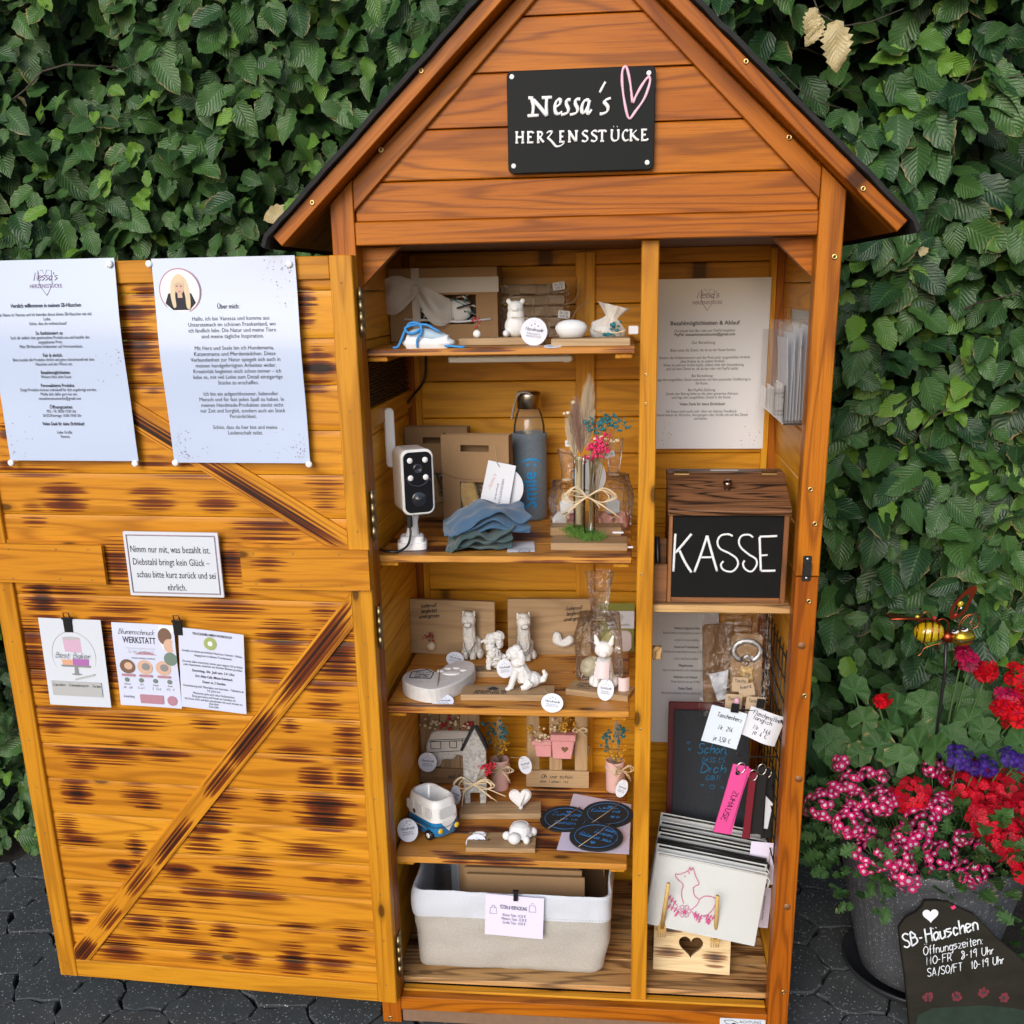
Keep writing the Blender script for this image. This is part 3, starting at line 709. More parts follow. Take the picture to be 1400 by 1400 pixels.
SCR = [(576, 97, -.04), (427, 277, -.04), (1020, 84, -.04), (1180, 258, -.04), (521, 205, 0), (1079, 188, 0), (1141, 351, 0), (1108, 669, 0), (1114, 716, 0),
       (1106, 822, 0), (1100, 951, 0), (1071, 1356, 0), (883, 512, .0215), (883, 552, .0215), (877, 785, .0215), (876, 997, .0215), (874, 1196, .0215), (534, 1391, 0), (470, 322, 0)]
for i, (px, py, Y) in enumerate(SCR[:-1]):
    p = PY(px, py, Y); s = .55 if Y > .01 else (.9 if Y < 0 else 1.0); Mx = frame(p+Vector((0, -.0004, 0)))@RZ(i*37)@SC(s, s, s)
    if sc0 is None: sc0 = sc.build('screw', [MT['brass'], MT['black']], None, False); o = sc0
    else: o = sc0.copy(); col.objects.link(o)
    o.parent = hut; o.matrix_basis = hut.matrix_basis.inverted()@Mx
for px, py in ((1096, 883), (1092, 1065), (1076, 1240)):
    s = MB(); s.lathe([(0, .0009), (.0062, .0009), (.0066, 0)], 18, frame(PY(px, py, -.0003))); s.build('wood_plug', MT['boxl'], hut)
s = MB(); p = PY(1103, 777, -.001); F = frame(p)
s.prism(ccw(rrect(.0135, .042, .002)), .002, F, bev=.0005); s.prism(ccw(rrect(.012, .022, .0015)), .008, F, z0=.002, bev=.001)
for k in (-1, 1): s.ball((0, k*.016, .0024), (.0024, .0024, .001), F, mat=1, n=10, m=6)
s.build('latch', [MT['black'], MT['steel']], hut)

# ---------------------------------------------------------------- the open door (a part of the hut, with its own pieces)
BE = []
def ze(lst, ox, oy, k, inten=.8):
    for e in lst:
        cx, cy, rx, ry = e[:4]; s0, z0 = DS(ox+cx/k, oy+cy/k, -.008); BE.append((s0, z0, rx/k*.00118*1.12+.002, ry/k*.00125*1.55+.002, e[4] if len(e) > 4 else inten))
ze([(215,30,60,18),(430,68,120,18),(180,85,50,30),(445,140,40,10),(380,175,100,25),(560,180,80,15),(240,165,50,12),(265,310,45,35,1),(285,205,50,18),(480,315,60,25),(505,350,40,15),(235,440,40,45),
    (270,470,70,15,1),(465,500,30,30,1),(420,565,40,15,1),(715,400,60,40,1),(760,325,60,30),(690,470,60,40),(610,580,60,15,1),(830,575,90,25),(870,545,70,12),(1060,500,100,20),(850,480,50,20,.6),
    (925,335,45,25),(1110,365,80,45,1.3),(1080,260,50,30),(1200,270,40,30),(1190,180,50,25),(1010,175,80,20),(1190,120,40,35),(990,80,20,15),(1110,20,50,15),(700,75,40,10),(310,670,40,30,.6),
    (270,740,30,12),(560,690,90,30,.65),(700,650,80,40,.65),(860,660,120,25,.65),(1100,605,60,10,.6),(1200,612,40,12),(490,750,60,20,.9),(620,765,50,20),(765,785,40,20,.95),(1020,770,60,15),(1200,785,50,18),
    (1205,830,45,15),(410,840,85,28,1.1),(620,820,130,12),(700,865,60,18,.95),(835,875,50,22,.95),(1005,880,50,38,1.1),(1130,890,70,30,.65)], 0, 960, 2.5)
ze([(225,160,70,30,.9),(120,220,40,30,.6),(130,65,100,15,.6),(540,160,70,25,.7),(680,65,120,15,.6),(770,170,60,20,.7),(960,255,110,22),(950,285,90,18),(1150,100,60,15,.6),(1150,150,40,30,.6),
    (420,390,60,50,.9),(820,385,45,40,.95),(150,510,50,45,1.2),(240,500,90,20),(430,560,90,20,.7),(800,535,110,30,.9),(1150,560,40,25,.6),(110,640,50,30,.9),(390,650,60,60,1),(1000,660,70,40,.95),
    (1190,720,80,60,1.15),(960,770,50,30),(1140,830,60,25),(1150,910,50,15,.7),(120,730,60,60,1),(390,740,40,60,1.0),(180,840,50,15),(240,905,120,12),(200,960,60,20),(480,945,90,18),(1030,965,30,12)], 0, 620, 2.593)
ze([(955,330,50,55,.95),(1040,690,80,35,1.25),(1020,800,60,20),(1030,600,40,20,.7),(40,270,60,60,.7),(20,520,50,30,.7),(60,700,60,40,.8)], 190, 340, 4.242)
ze([(770,390,80,22,.9),(770,440,90,20),(800,480,80,15),(800,590,90,55,1.2),(790,680,80,30),(820,780,90,20,.7),(810,830,60,20,.6),(890,870,50,15),(890,1280,90,15),(40,1100,40,25),(40,1290,50,25)], 0, 330, 4.244)
def burn_at(s, z):
    b = 0
    for (cs, cz, rs, rz, i) in BE:
        ds, dz = (s-cs)/rs, (z-cz)/rz
        if abs(ds) < 2.2 and abs(dz) < 2.2: b = max(b, i*.98*math.exp(-(ds*ds+dz*dz)*.85))
    return b
door = MB()                                      # door leaf: local x = -s, viewer side at y = 0
DM = T(DO) @ RZ(-3.0)
def dbox(mb, s0, s1, z0, z1, y0, y1, ax=0, mat=0, bev=.0014): mb.box((-(s0+s1)/2, (y0+y1)/2, (z0+z1)/2), (s1-s0, y1-y0, z1-z0), ax=ax, bev=bev, mat=mat)
s = MB(); z = .0605; k = 0
while z < 1.40:                                  # tongue-and-groove boards, scorched: fine grid so that each scorch keeps its place
    z1 = min(z+.0724, 1.405); off = (rnd.uniform(0, 30), rnd.uniform(0, 30)); nx, ny = 132, 15; vs = []; g = []; b = []; fs = []
    for j in range(ny+1):
        for i in range(nx+1):
            sx_ = .03+i/nx*(.666-.03); zz = z+.0006+(z1-z-.0012)*j/ny; yy = .0075+(.0016 if j in (0, ny) else (.0002 if j in (1, ny-1) else 0))
            vs.append((-sx_, yy, zz)); g.append((-sx_+off[0], zz+off[1], k*3.3)); b.append(burn_at(sx_, zz))
    kk = nx+1
    for j in range(ny):
        for i in range(nx): fs.append([j*kk+i+1, j*kk+i, (j+1)*kk+i, (j+1)*kk+i+1])
    s.add(vs, fs, DM, 0, True, g, b); dbox(door, .03, .666, z+.0005, z1-.0005, .010, .019); z = z1; k += 1
door.v = [tuple(DM@Vector(p)) for p in door.v]
do = s.build('door', MT['door'], hut); door.build('panel_back', MT['gold'], do)
def dpart(name, fn, mat='gold'):
    q = MB(); fn(q); q.v = [tuple(DM@Vector(p)) for p in q.v]; me = bpy.data.meshes.new(name); me.from_pydata([tuple(hut.matrix_basis.inverted()@Vector(p)) for p in q.v], [], q.f)
    me.materials.append(MT[mat]); a = me.attributes.new('gco', 'FLOAT_VECTOR', 'POINT'); a.data.foreach_set('vector', [c for p in q.g for c in p])
    if any(q.b): a = me.attributes.new('burn', 'FLOAT', 'POINT'); a.data.foreach_set('value', q.b)
    me.update(); return link(name, me, do)
for s0, s1 in ((.0005, .037), (.660, .697)): dpart('stile', lambda q: dbox(q, s0, s1, .0595, 1.4145, 0, .021, 2))
dpart('top_rail', lambda q: dbox(q, .0372, .6598, 1.3795, 1.4140, .0006, .021)); dpart('bottom_rail', lambda q: dbox(q, .0372, .6598, .0598, .0985, .0006, .021))
def gridbar(q, s0, s1, z0, z1, y, th, bf):
    nx, ny = max(8, int((s1-s0)/.006)), 10; off = (rnd.uniform(0, 30), rnd.uniform(0, 30)); n0 = len(q.v); vs = []; g = []; b = []; fs = []
    for j in range(ny+1):
        for i in range(nx+1):
            a, c = s0+(s1-s0)*i/nx, z0+(z1-z0)*j/ny; vs.append((-a, y, c)); g.append((-a+off[0], c+off[1], 1)); b.append(bf(a, c))
    for j in range(ny):
        for i in range(nx): fs.append([j*(nx+1)+i+1, j*(nx+1)+i, (j+1)*(nx+1)+i, (j+1)*(nx+1)+i+1])
    q.add(vs, fs, I4, 0, False, g, b); dbox(q, s0, s1, z0, z1, y+.0002, y+th, bev=.0005)
dpart('middle_rail', lambda q: gridbar(q, .0372, .6598, .8815, .9565, .0035, .004, burn_at), 'door')
for s0, s1 in ((.0003, .224), (.4745, .6975)):
    dpart('joining_plate', lambda q: gridbar(q, s0, s1, .8825, .9518, -.009, .0088, lambda a, c: .75*math.exp(-(((a-.175)/.03)**2+((c-.925)/.03)**2)) if a < .3 else 0), 'door')
def brace(q, A, B, wd, marks, clipz):
    A, B = Vector(A), Vector(B); d = (B-A); L = d.length; d.normalize(); n = Vector((-d.y, d.x)); nx, ny = 120, 8; vs = []; g = []; b = []; fs = []
    for j in range(ny+1):
        for i in range(nx+1):
            t = i/nx*L; p = A+d*t+n*(wd*(j/ny-.5))
            p = Vector((min(max(p.x, .0375), .6595), min(max(p.y, clipz[0]), clipz[1])))
            vs.append((-p.x, .0012, p.y)); g.append((t+5, j/ny*wd+3+A.x*9, 2))
            bb = 0
            for (t0, t1, c, hw, i0) in marks:
                u = ((t/L)-(t0+t1)/2)/((t1-t0)/2); v = ((j/ny-.5)-c)/hw; bb = max(bb, i0*math.exp(-(u**4+v*v)*.8))
            b.append(bb)
    for j in range(ny):
        for i in range(nx): fs.append([j*(nx+1)+i, j*(nx+1)+i+1, (j+1)*(nx+1)+i+1, (j+1)*(nx+1)+i])
    if d.x < 0: pass
    rim = list(range(nx+1))+[j*(nx+1)+nx for j in range(1, ny+1)]+[ny*(nx+1)+i for i in range(nx-1, -1, -1)]+[j*(nx+1) for j in range(ny-1, 0, -1)]
    n0 = len(vs); vs2 = vs+[(vs[i][0], .0074, vs[i][2]) for i in rim]; g2 = g+[g[i] for i in rim]; b2 = b+[0]*len(rim)
    for i in range(len(rim)): j = (i+1) % len(rim); fs.append([rim[i], n0+i, n0+j, rim[j]])
    q.add(vs2, fs, I4, 0, False, g2, b2)
dpart('brace', lambda q: brace(q, (.685, .065), (.020, .868), .040, [(.04, .1, 0, .35, 1.3), (.14, .2, 0, .3, .8), (.24, .32, -.1, .3, .95), (.34, .45, .1, .28, 1), (.52, .60, 0, .3, .9), (.6, .73, -.05, .36, 1.15), (.76, .97, 0, .34, 1.15)], (.0988, .8812)), 'door')
dpart('brace', lambda q: brace(q, (.685, 1.352), (.020, .947), .042, [(.05, .25, .1, .3, .9), (.35, .62, .1, .28, 1), (.62, .95, .15, .28, 1.0)], (.9568, 1.3792)), 'door')
s = MB(); s.lathe([(0, .0006), (.0013, .0006), (.0015, 0)], 8); nl0 = None
for (a, c) in [(.019, .1+k*.098) for k in range(14)]+[(.679, .09+k*.097) for k in range(14)]+[(.05, .945), (.05, .89), (.13, .945), (.12, .89), (.2, .944), (.2, .891), (.5, .945), (.5, .89), (.56, .944), (.56, .891), (.65, .943), (.65, .89)]:
    y = -.0093 if .88 < c < .952 and (a < .224 or a > .474) else -.0003
    if nl0 is None: nl0 = s.build('nail', MT['hinge'], None); o = nl0
    else: o = nl0.copy(); col.objects.link(o)
    o.parent = do; o.matrix_basis = wm(do).inverted() @ DM @ T(-a, y, c) @ RX(90)
# ================================================================ NAME SIGN on the gable
o0 = Vector((-.0015, -.0005, 1.5923)); SF = frame(o0)
sign = thing('name_sign', 'black plastic name sign with raised white lettering and pink heart on the gable', 'sign', o0)
s = MB(); s.prism(ccw(rrect(.2145, .1375, .0075, 6)), .0045, SF, bev=.0008); s.build('plate', MT['sign'], sign)
def sp(px, py): p = SF.inverted() @ PY(680+px/6.087, 80+py/6.087, -.006); return (p.x, p.y)
MT['lett'] = plain('raised_white_plastic', (.82, .82, .82), .45); MT['pinkh'] = plain('raised_pink_plastic', (.80, .48, .60), .4)
def pen(mb, pts, w0, w1=None, mat=0, sm=3, ang=40):
    # broad-nib stroke: wide where it runs across the nib, thin along it
    P = catmull([(*sp(*p), 0) for p in pts], sm) if sm else [Vector((*sp(*p), 0)) for p in pts]
    na = R(ang); nib = Vector((math.cos(na), math.sin(na), 0)); rr = []
    for i in range(len(P)):
        d = (P[min(i+1, len(P)-1)]-P[max(i-1, 0)]); d = d.normalized() if d.length else Vector((1, 0, 0))
        k = abs(d.x*nib.y-d.y*nib.x); rr.append((w0+(w1 or w0*.55)*0-(w0-(w1 or w0*.55))*(1-k))/6.087*.00106/2)
    mb.tube([SF @ Vector((p.x, p.y, .0058)) for p in P], rr, 8, flat=.9, fdir=(0, -1, 0), mat=mat)
s = MB(); W = 34
for st in ([(258, 328), (300, 332)], [(285, 330), (300, 400), (292, 470)], [(252, 478), (345, 474)], [(300, 345), (350, 400), (412, 478)], [(412, 480), (408, 400), (412, 330)], [(370, 328), (455, 324)],
           [(482, 408), (520, 380), (524, 345), (500, 345), (480, 390), (485, 450), (510, 462), (540, 440)], [(610, 345), (580, 345), (575, 380), (592, 420), (580, 455), (530, 470)], [(690, 340), (655, 342), (650, 378), (668, 418), (655, 455), (604, 470)],
           [(765, 350), (730, 348), (705, 395), (705, 445), (725, 450), (760, 385), (768, 345), (752, 430), (758, 465), (785, 425)], [(900, 195), (880, 230), (852, 285)], [(945, 330), (905, 345), (890, 365), (920, 400), (915, 440), (880, 460), (852, 462)]):
    pen(s, st, W, 15)
W = 22; X0 = 148
def sign_caps():
    H0, H1 = 615, 702
    def L(x, *sts):
        for st in sts: pen(s, [(x+a, H1-(H1-H0)*b-(x+a-148)*.020) for a, b in st], W if len(st) < 3 else W*.95, 10)
    ser = .06
    L(150, [(12, 1), (12, 0)], [(62, 1), (62, 0)], [(12, .52), (62, .52)], [(0, 1), (24, 1)], [(50, 1), (74, 1)], [(0, 0), (24, 0)], [(50, 0), (74, 0)])
    L(248, [(10, 1), (10, 0)], [(0, 1), (48, 1)], [(0, 0), (52, 0)], [(10, .52), (38, .52)], [(48, 1), (50, .85)])
    L(330, [(10, 1), (10, 0)], [(0, 1), (30, .98), (44, .78), (30, .52), (10, .5)], [(22, .5), (40, .2), (58, 0)], [(0, 0), (22, 0)])
    L(405, [(5, .85), (25, 1.02), (55, 1.0)], [(55, 1.0), (30, .6), (15, .42), (35, .22), (60, -.1), (85, -.42), (120, -.38), (150, -.12)])
    L(515, [(10, 1), (10, 0)], [(0, 1), (42, 1)], [(0, 0), (46, 0)], [(10, .5), (34, .5)])
    L(588, [(12, 1), (12, 0)], [(12, .98), (64, .02)], [(70, 0), (70, 1)], [(0, 1), (18, 1)], [(58, 1), (84, 1)], [(0, 0), (24, 0)])
    for x in (700, 776): L(x, [(54, .92), (30, 1.02), (10, .82), (24, .58), (46, .42), (50, .15), (30, -.02), (4, .08)])
    L(842, [(30, 1), (30, 0)], [(0, .98), (60, 1)], [(16, 0), (46, 0)], [(0, .98), (1, .84)], [(60, 1), (62, .85)])
    L(940, [(14, 1), (12, .3), (30, 0), (56, .06), (68, .3), (68, 1)], [(2, 1), (26, 1)], [(56, 1), (78, 1)], [(26, 1.34), (30, 1.37)], [(56, 1.34), (60, 1.37)])
    L(1040, [(48, .88), (26, 1.02), (4, .6), (10, .15), (30, -.02), (52, .12)])
    L(1100, [(12, 1), (12, 0)], [(0, 1), (24, 1)], [(0, 0), (24, 0)], [(60, 1), (14, .5)], [(24, .55), (50, .2), (78, 0)])
    L(1196, [(10, 1), (10, 0)], [(0, 1), (50, 1)], [(0, 0), (54, 0)], [(10, .52), (40, .52)], [(54, 0), (56, .16)])
sign_caps(); s.build('lettering', MT['lett'], sign)
s = MB(); hp = [(1125, 370), (1105, 200), (1080, 85), (1060, 70), (1040, 110), (1040, 220), (1060, 370), (1095, 500), (1150, 440), (1225, 330), (1270, 200), (1262, 155), (1225, 190), (1165, 290), (1128, 372)]
P = catmull([(*sp(*p), 0) for p in hp], 4); s.tube([SF @ Vector((p.x, p.y, .0058)) for p in P], [26/6.087*.00106/2*(1.0-.25*math.sin(i*.5)**2) for i in range(len(P))], 8, flat=.9, fdir=(0, -1, 0)); s.build('heart', MT['pinkh'], sign)
for px, py in ((120, 152), (1262, 120), (135, 895), (1247, 865)):
    s = MB(); x, y = sp(px, py); s.lathe([(0, .0004), (.0012, .0004), (.0016, .0018), (.0032, .0014), (.0036, 0)], 14, SF @ T(x, y, .0046)); s.build('screw', MT['wplast'], sign)

# ================================================================ NOTICES ON THE DOOR
def door_frame(px, py, off=.003, tilt=0):
    s_, z_ = DS(px, py, off); return frame(DO+DU*s_+Vector((0, 0, z_))+DN*off, tuple(-DU)) @ RZ(tilt)
def dpt(F, px, py, off=.003):
    s_, z_ = DS(px, py, off); p = F.inverted() @ (DO+DU*s_+Vector((0, 0, z_))+DN*off); return p.x, p.y
def sheet(root, F, w, h, mat, curl=None, nx=10, ny=14, th=.0004, name='page'):
    s = MB(); s.grid(w, h, nx, ny, (lambda u, v: curl((u-.5)*w, (v-.5)*h)) if curl else None, F, 0, th); return s.build(name, mat, root)
def pins(root, F, pts):
    for x, y in pts:
        s = MB(); s.lathe([(0, .0052), (.0042, .005), (.0055, .0036), (.0056, .001), (.004, 0)], 16, F @ T(x, y, .0006)); s.build('pin', MT['pinlid'], root)
def specks(mb, F, w, h, corners, n, curl, seed=1, mat=0):
    r = random.Random(seed)
    for (cx, cy) in corners:
        for k in range(n):
            x = cx*w/2-math.copysign(abs(r.gauss(0, .022)), cx)-math.copysign(.006, cx); y = cy*h/2-math.copysign(abs(r.gauss(0, .028)), cy)-math.copysign(.006, cy)
            e = r.uniform(.0004, .0011); mb.prism(ngon(e, e*r.uniform(.6, 1.2), 6), .0001, F @ T(x, y, .0005+curl(x, y)), mat=mat)
def lines(mb, F, curl, L, mat=0, bold=0):
    for (t, x, y, sz, wd, *k) in L: text(mb, t, F, x, y, sz, wd, curl=curl, mat=mat, bold=(.018 if 'b' in k else 0), shear=(.3 if 'i' in k else 0))
def nlogo(mb, F, x, y, w, curl, mat):
    hand(mb, "Nessa's", F, x, y+.001, w*.72, .0125, .0011, .3, mat=mat, curl=curl)
    text(mb, 'HERZENSSTÜCKE', F, x, y-.0075, .0085, w, curl=curl, mat=mat)
    P = [(x, y-.022), (x-.011, y-.006), (x-.012, y+.016), (x-.004, y+.017), (x, y+.008), (x+.004, y+.017), (x+.012, y+.016), (x+.011, y-.006), (x, y-.022)]
    mb.tube([(a, b, .0006+curl(a, b)) for a, b in P], .0003, 4, F, mat)
# -- welcome sheet
F = door_frame(83, 496, .006); w, h = .2325, .3205
curl = lambda x, y: .004*math.sin((y/h+.5)*3.1)*(1+.8*x/w)+.0015*math.sin(y*30)+.001
n1 = thing('welcome_notice', 'laminated white welcome sheet, cut off by the left picture edge, pinned to the open door', 'notice', F.translation)
sheet(n1, F, w, h, MT['lam'], curl)
s = MB(); cx = -.009
nlogo(s, F, cx+.004, .1275, .056, curl, 2)
lines(s, F, curl, [('Herzlich willkommen in meinem SB-Häuschen', cx, .0905, .0088, .123, 'b'), ('Mein Name ist Vanessa und ich betreibe dieses kleine SB-Häuschen mit viel', cx-.006, .0765, .0072, .168), ('Liebe.', cx, .0695, .0072, .013), ('Schön, dass du vorbeischaust!', cx, .0625, .0072, .066),
 ('So funktioniert es', cx, .0475, .0078, .048, 'b'), ('Such dir einfach dein gewünschtes Produkt aus und bezahle den', cx, .0405, .0072, .140), ('angegebenen Preis.', cx, .0335, .0072, .043), ('Mein SB-Häuschen funktioniert auf Vertrauensbasis.', cx, .0265, .0072, .112),
 ('Fair & ehrlich', cx, .0125, .0078, .034, 'b'), ('Bitte bezahle alle Produkte ehrlich und gehe rücksichtsvoll mit dem', cx, .0055, .0072, .145), ('Häuschen und den Waren um.', cx, -.0015, .0072, .066),
 ('Bezahlmöglichkeiten', cx, -.015, .0078, .052, 'b'), ('Weitere Infos siehe Kasse.', cx, -.022, .0072, .055),
 ('Personalisierte Produkte', cx, -.036, .0078, .060, 'b'), ('Einige Produkte können individuell für dich angefertigt werden.', cx, -.043, .0072, .137), ('Melde dich dafür gern bei mir.', cx, -.050, .0072, .066), ('nessasherzensstuecke@gmail.com', cx, -.057, .0072, .076),
 ('Öffnungszeiten', cx, -.071, .0078, .041, 'b'), ('MO - FR: 08:00-19:00 Uhr', cx, -.078, .0072, .053), ('SA/SO/Feiertage: 10:00-19:00 Uhr', cx, -.085, .0072, .070),
 ('Vielen Dank für deine Ehrlichkeit!', cx, -.0985, .0078, .076, 'b'), ('Liebe Grüße', cx, -.1125, .0072, .027), ('Vanessa', cx, -.1195, .0072, .017)])
specks(s, F, w, h, ((-1, -1), (1, .2)), 14, curl, 3, 2)
s.build('print', [MT['ink'], MT['inkg'], MT['inkv']], n1)
pins(n1, F, [dpt(F, *p) for p in ((152, 361), (187, 633), (18, 632))])
# -- about-me sheet
F = door_frame(318, 496, .006); w, h = .2345, .3195
curl2 = lambda x, y: .005*math.sin((y/h+.5)*3.0)*(1-.9*x/w)+.0012*math.sin(y*34+1)+.001
n2 = thing('about_notice', 'laminated white sheet with a round portrait at its top, pinned to the open door', 'notice', F.translation)
sheet(n2, F, w, h, MT['lam'], curl2)
s = MB(); cx = .003
lines(s, F, curl2, [('Über mich:', cx+.0005, .0865, .0098, .036, 'b')]+[(t, cx+dx, y, .0088, wd) for t, dx, y, wd in (
 ('Hallo, ich bin Vanessa und komme aus', .003, .0685, .127), ('Untersteinach im schönen Frankenland, wo', .004, .0595, .144), ('ich ländlich lebe. Die Natur und meine Tiere', .004, .0505, .144), ('sind meine tägliche Inspiration.', .004, .0415, .103),
 ('Mit Herz und Seele bin ich Hundemama,', .005, .0235, .131), ('Katzenmama und Pferdemädchen. Diese', .005, .0145, .135), ('Verbundenheit zur Natur spiegelt sich auch in', .005, .0055, .149), ('meinen handgefertigten Arbeiten wider.', .005, -.0035, .134),
 ('Kreativität begleitet mich schon immer – ich', .006, -.0125, .146), ('liebe es, mit viel Liebe zum Detail einzigartige', .006, -.0215, .149), ('Stücke zu erschaffen.', .006, -.0305, .068),
 ('Ich bin ein aufgeschlossener, liebevoller', .008, -.048, .125), ('Mensch und für fast jeden Spaß zu haben. In', .008, -.057, .142), ('meinen Handmade-Produkten steckt nicht', .008, -.066, .138), ('nur Zeit und Sorgfalt, sondern auch ein Stück', .008, -.075, .143), ('Persönlichkeit.', .008, -.084, .045),
 ('Schön, dass du hier bist und meine', .009, -.1015, .109), ('Leidenschaft teilst.', .009, -.1105, .059))])
specks(s, F, w, h, ((1, 1), (-1, -1), (1, -1)), 42, curl2, 5, 2)
s.build('print', [MT['ink'], MT['inkg'], MT['inkv']], n2)
MT['hairp'] = plain('printed_blond_hair', (.62, .50, .34), .5); MT['skinp'] = plain('printed_skin', (.58, .38, .28), .5); MT['pale'] = plain('printed_pale', (.74, .76, .80), .5); MT['mauve'] = plain('printed_mauve', (.40, .20, .26), .5)
x, y = dpt(F, 249, 398); PF = F @ T(x, y, .0015+curl2(x, y)); s = MB()
for i, (poly, mt) in enumerate(((ngon(.0345, n=40), 3), (ngon(.0325, n=40), 2), (ccw([(-.026, -.018), (-.02, -.004), (-.008, .001), (.008, .001), (.019, -.004), (.025, -.018), (.014, -.0285), (-.014, -.0285)]), 4),
     (ccw([(p.x, p.y) for p in catmull([(-.013, -.024, 0), (-.016, -.004, 0), (-.012, .016, 0), (0, .026, 0), (.012, .017, 0), (.0165, -.004, 0), (.015, -.026, 0), (.009, -.024, 0), (.008, -.004, 0), (.0, .012, 0), (-.008, -.004, 0), (-.008, -.022, 0)], 3, True)]), 0),
     (ngon(.0078, .0108, 20, 0, .006), 1), (ccw([(-.0035, .0), (.0035, .0), (.004, -.010), (-.004, -.010)]), 1), (ccw([(-.0085, .008), (-.005, .0165), (0, .0185), (.006, .0165), (.0088, .008), (.004, .0125), (-.004, .0125)]), 0), (ngon(.0012, .0008, 8, -.0033, .0075), 4), (ngon(.0012, .0008, 8, .0033, .0075), 4), (ngon(.0026, .0008, 10, 0, -.0005), 3))):
    s.prism(poly, .00025, PF, mat=mt, z0=.00025*i)
s.build('portrait', [MT['hairp'], MT['skinp'], MT['pale'], MT['mauve'], MT['ink']], n2)
pins(n2, F, [dpt(F, *p) for p in ((206, 361), (397, 361), (242, 632), (424, 634))])
# -- theft warning
F = door_frame(237, 772, .0105); w, h = .1715, .1135
n3 = thing('honesty_sign', 'white card with thin dark red border and four text lines on the middle rail', 'sign', F.translation)
s = MB(); s.prism(ccw(rrect(w, h, .002, 3)), .003, F, z0=-.003, bev=.0005); s.build('plate', MT['white'], n3)
s = MB(); z0 = lambda x, y: 0
for i, (t, wd) in enumerate((('Nimm nur mit, was bezahlt ist.', .144), ('Diebstahl bringt kein Glück –', .139), ('schau bitte kurz zurück und sei', .143), ('ehrlich.', .034))): text(s, t, F, (-.004, -.0045, .002, .001)[i]+.001, .0265-i*.0222, .0172, wd)
for e in (.0055, .0068):
    P = [(-w/2+e, -h/2+e, .0004), (w/2-e, -h/2+e, .0004), (w/2-e, h/2-e, .0004), (-w/2+e, h/2-e, .0004), (-w/2+e, -h/2+e, .0004)]
    for a, b in zip(P, P[1:]): s.tube([a, b], .00055 if e < .006 else .0003, 4, F, 1 if e < .006 else 0)
s.build('print', [MT['ink'], MT['mauve']], n3)
# -- bakery card and the two folded flyers with their clips
def binder(label, px, py, sc=1.0):
    F = door_frame(px, py, .0035); t = thing('binder_clip', label, 'binder clip', F.translation); s = MB()
    s.prism(ccw([(-.0085, -.016), (.0075, -.016), (.0085, .009), (-.0090, .011)]), .0035, F, z0=.0005, bev=.0008); s.box((0, .010, .003), (.019, .004, .008), F, bev=.0012); s.build('clamp', MT['blackp'], t)
    s = MB(); s.tube([(-.005, .011, .003), (-.0062, .020, .004), (.0040, .0205, .004), (.006, .011, .003)], .0011, 6, F); s.build('handle', MT['black'], t)
F = door_frame(103, 906, .004, -.6); w, h = .1195, .1655
n4 = thing('bakery_card', 'white card with a round cake drawing and a grey band, clipped low on the door', 'card', F.translation)
curl = lambda x, y: .0012*math.cos(x*20)+.002*(y/h-.5)**2
sheet(n4, F, w, h, MT['white'], curl, th=.0006)
MT['pinkc'] = plain('printed_pink', (.55, .36, .50), .6); MT['peach'] = plain('printed_peach', (.62, .33, .22), .6); MT['purp'] = plain('printed_purple', (.36, .12, .38), .6); MT['pgrey'] = plain('printed_grey', (.40, .41, .42), .6); MT['pgrey2'] = plain('printed_mid_grey', (.22, .22, .23), .6)
s = MB(); zz = .001
s.tube([(.042*math.cos(a*.1571), .013+.046*math.sin(a*.1571), .0012) for a in range(41)], .0004, 4, F, 4)
for i, (poly, mt) in enumerate(((ccw([(-.018, .048), (.016, .046), (.017, .020), (-.016, .021)]), 0), (ngon(.017, .003, 18, -.001, .047), 3), (ccw([(-.025, .006), (-.003, .006), (-.004, -.004), (-.023, -.004)]), 1), (ccw([(-.003, .008), (.028, .008), (.027, -.004), (-.003, -.004)]), 2), (ccw([(-.027, -.004), (.031, -.004), (.029, -.0075), (-.025, -.0075)]), 4), (ccw([(-.001, -.007), (.005, -.007), (.006, -.021), (-.002, -.021)]), 4), (ngon(.010, .0018, 14, .002, -.021), 4),
     (ccw([(-.003, -.033), (.036, -.022), (.037, -.0185), (-.002, -.029)]), 3), (ccw([(-.05, -.035), (.047, -.035), (.047, -.063), (-.05, -.063)]), 3))): s.prism(poly, .0003, F, mat=mt, z0=.0012+.0003*i)
hand(s, 'Best Bakery', F, .002, .0095, .072, .011, .0008, .35, mat=5, z=.0046); hand(s, 'Cupcakes  Cremedesserts  Torten', F, -.001, -.0445, .092, .0055, .0005, .35, mat=5, z=.0046)
s.build('print', [MT['pinkc'], MT['peach'], MT['purp'], MT['pgrey'], MT['pgrey2'], MT['ink']], n4)
binder('black binder clip holding the card with the cake drawing', 94, 852)
F = door_frame(201, 910, .004, -1.2); w, h = .117, .157
n5 = thing('workshop_flyer', 'white flyer with photos and violet banners headed Blumenschmuck Werkstatt on the door', 'flyer', F.translation)
curl5 = lambda x, y: .004*(x/w)**2+.001*math.sin(y*40)
MT['lilp'] = plain('flyer_paper', (.56, .60, .76), .55); MT['olive'] = plain('printed_green', (.14, .20, .17), .6); MT['brownp'] = plain('printed_brown', (.16, .09, .06), .6); MT['lime'] = plain('printed_lime', (.30, .36, .12), .6)
sheet(n5, F, w, h, MT['lilp'], curl5)
s = MB(); K = 0
def pr(poly, mt, dz=0): s.prism(ccw(poly), .00025, F @ T(0, 0, .0006+curl5(sum(p[0] for p in poly)/len(poly), 0)+dz), mat=mt)
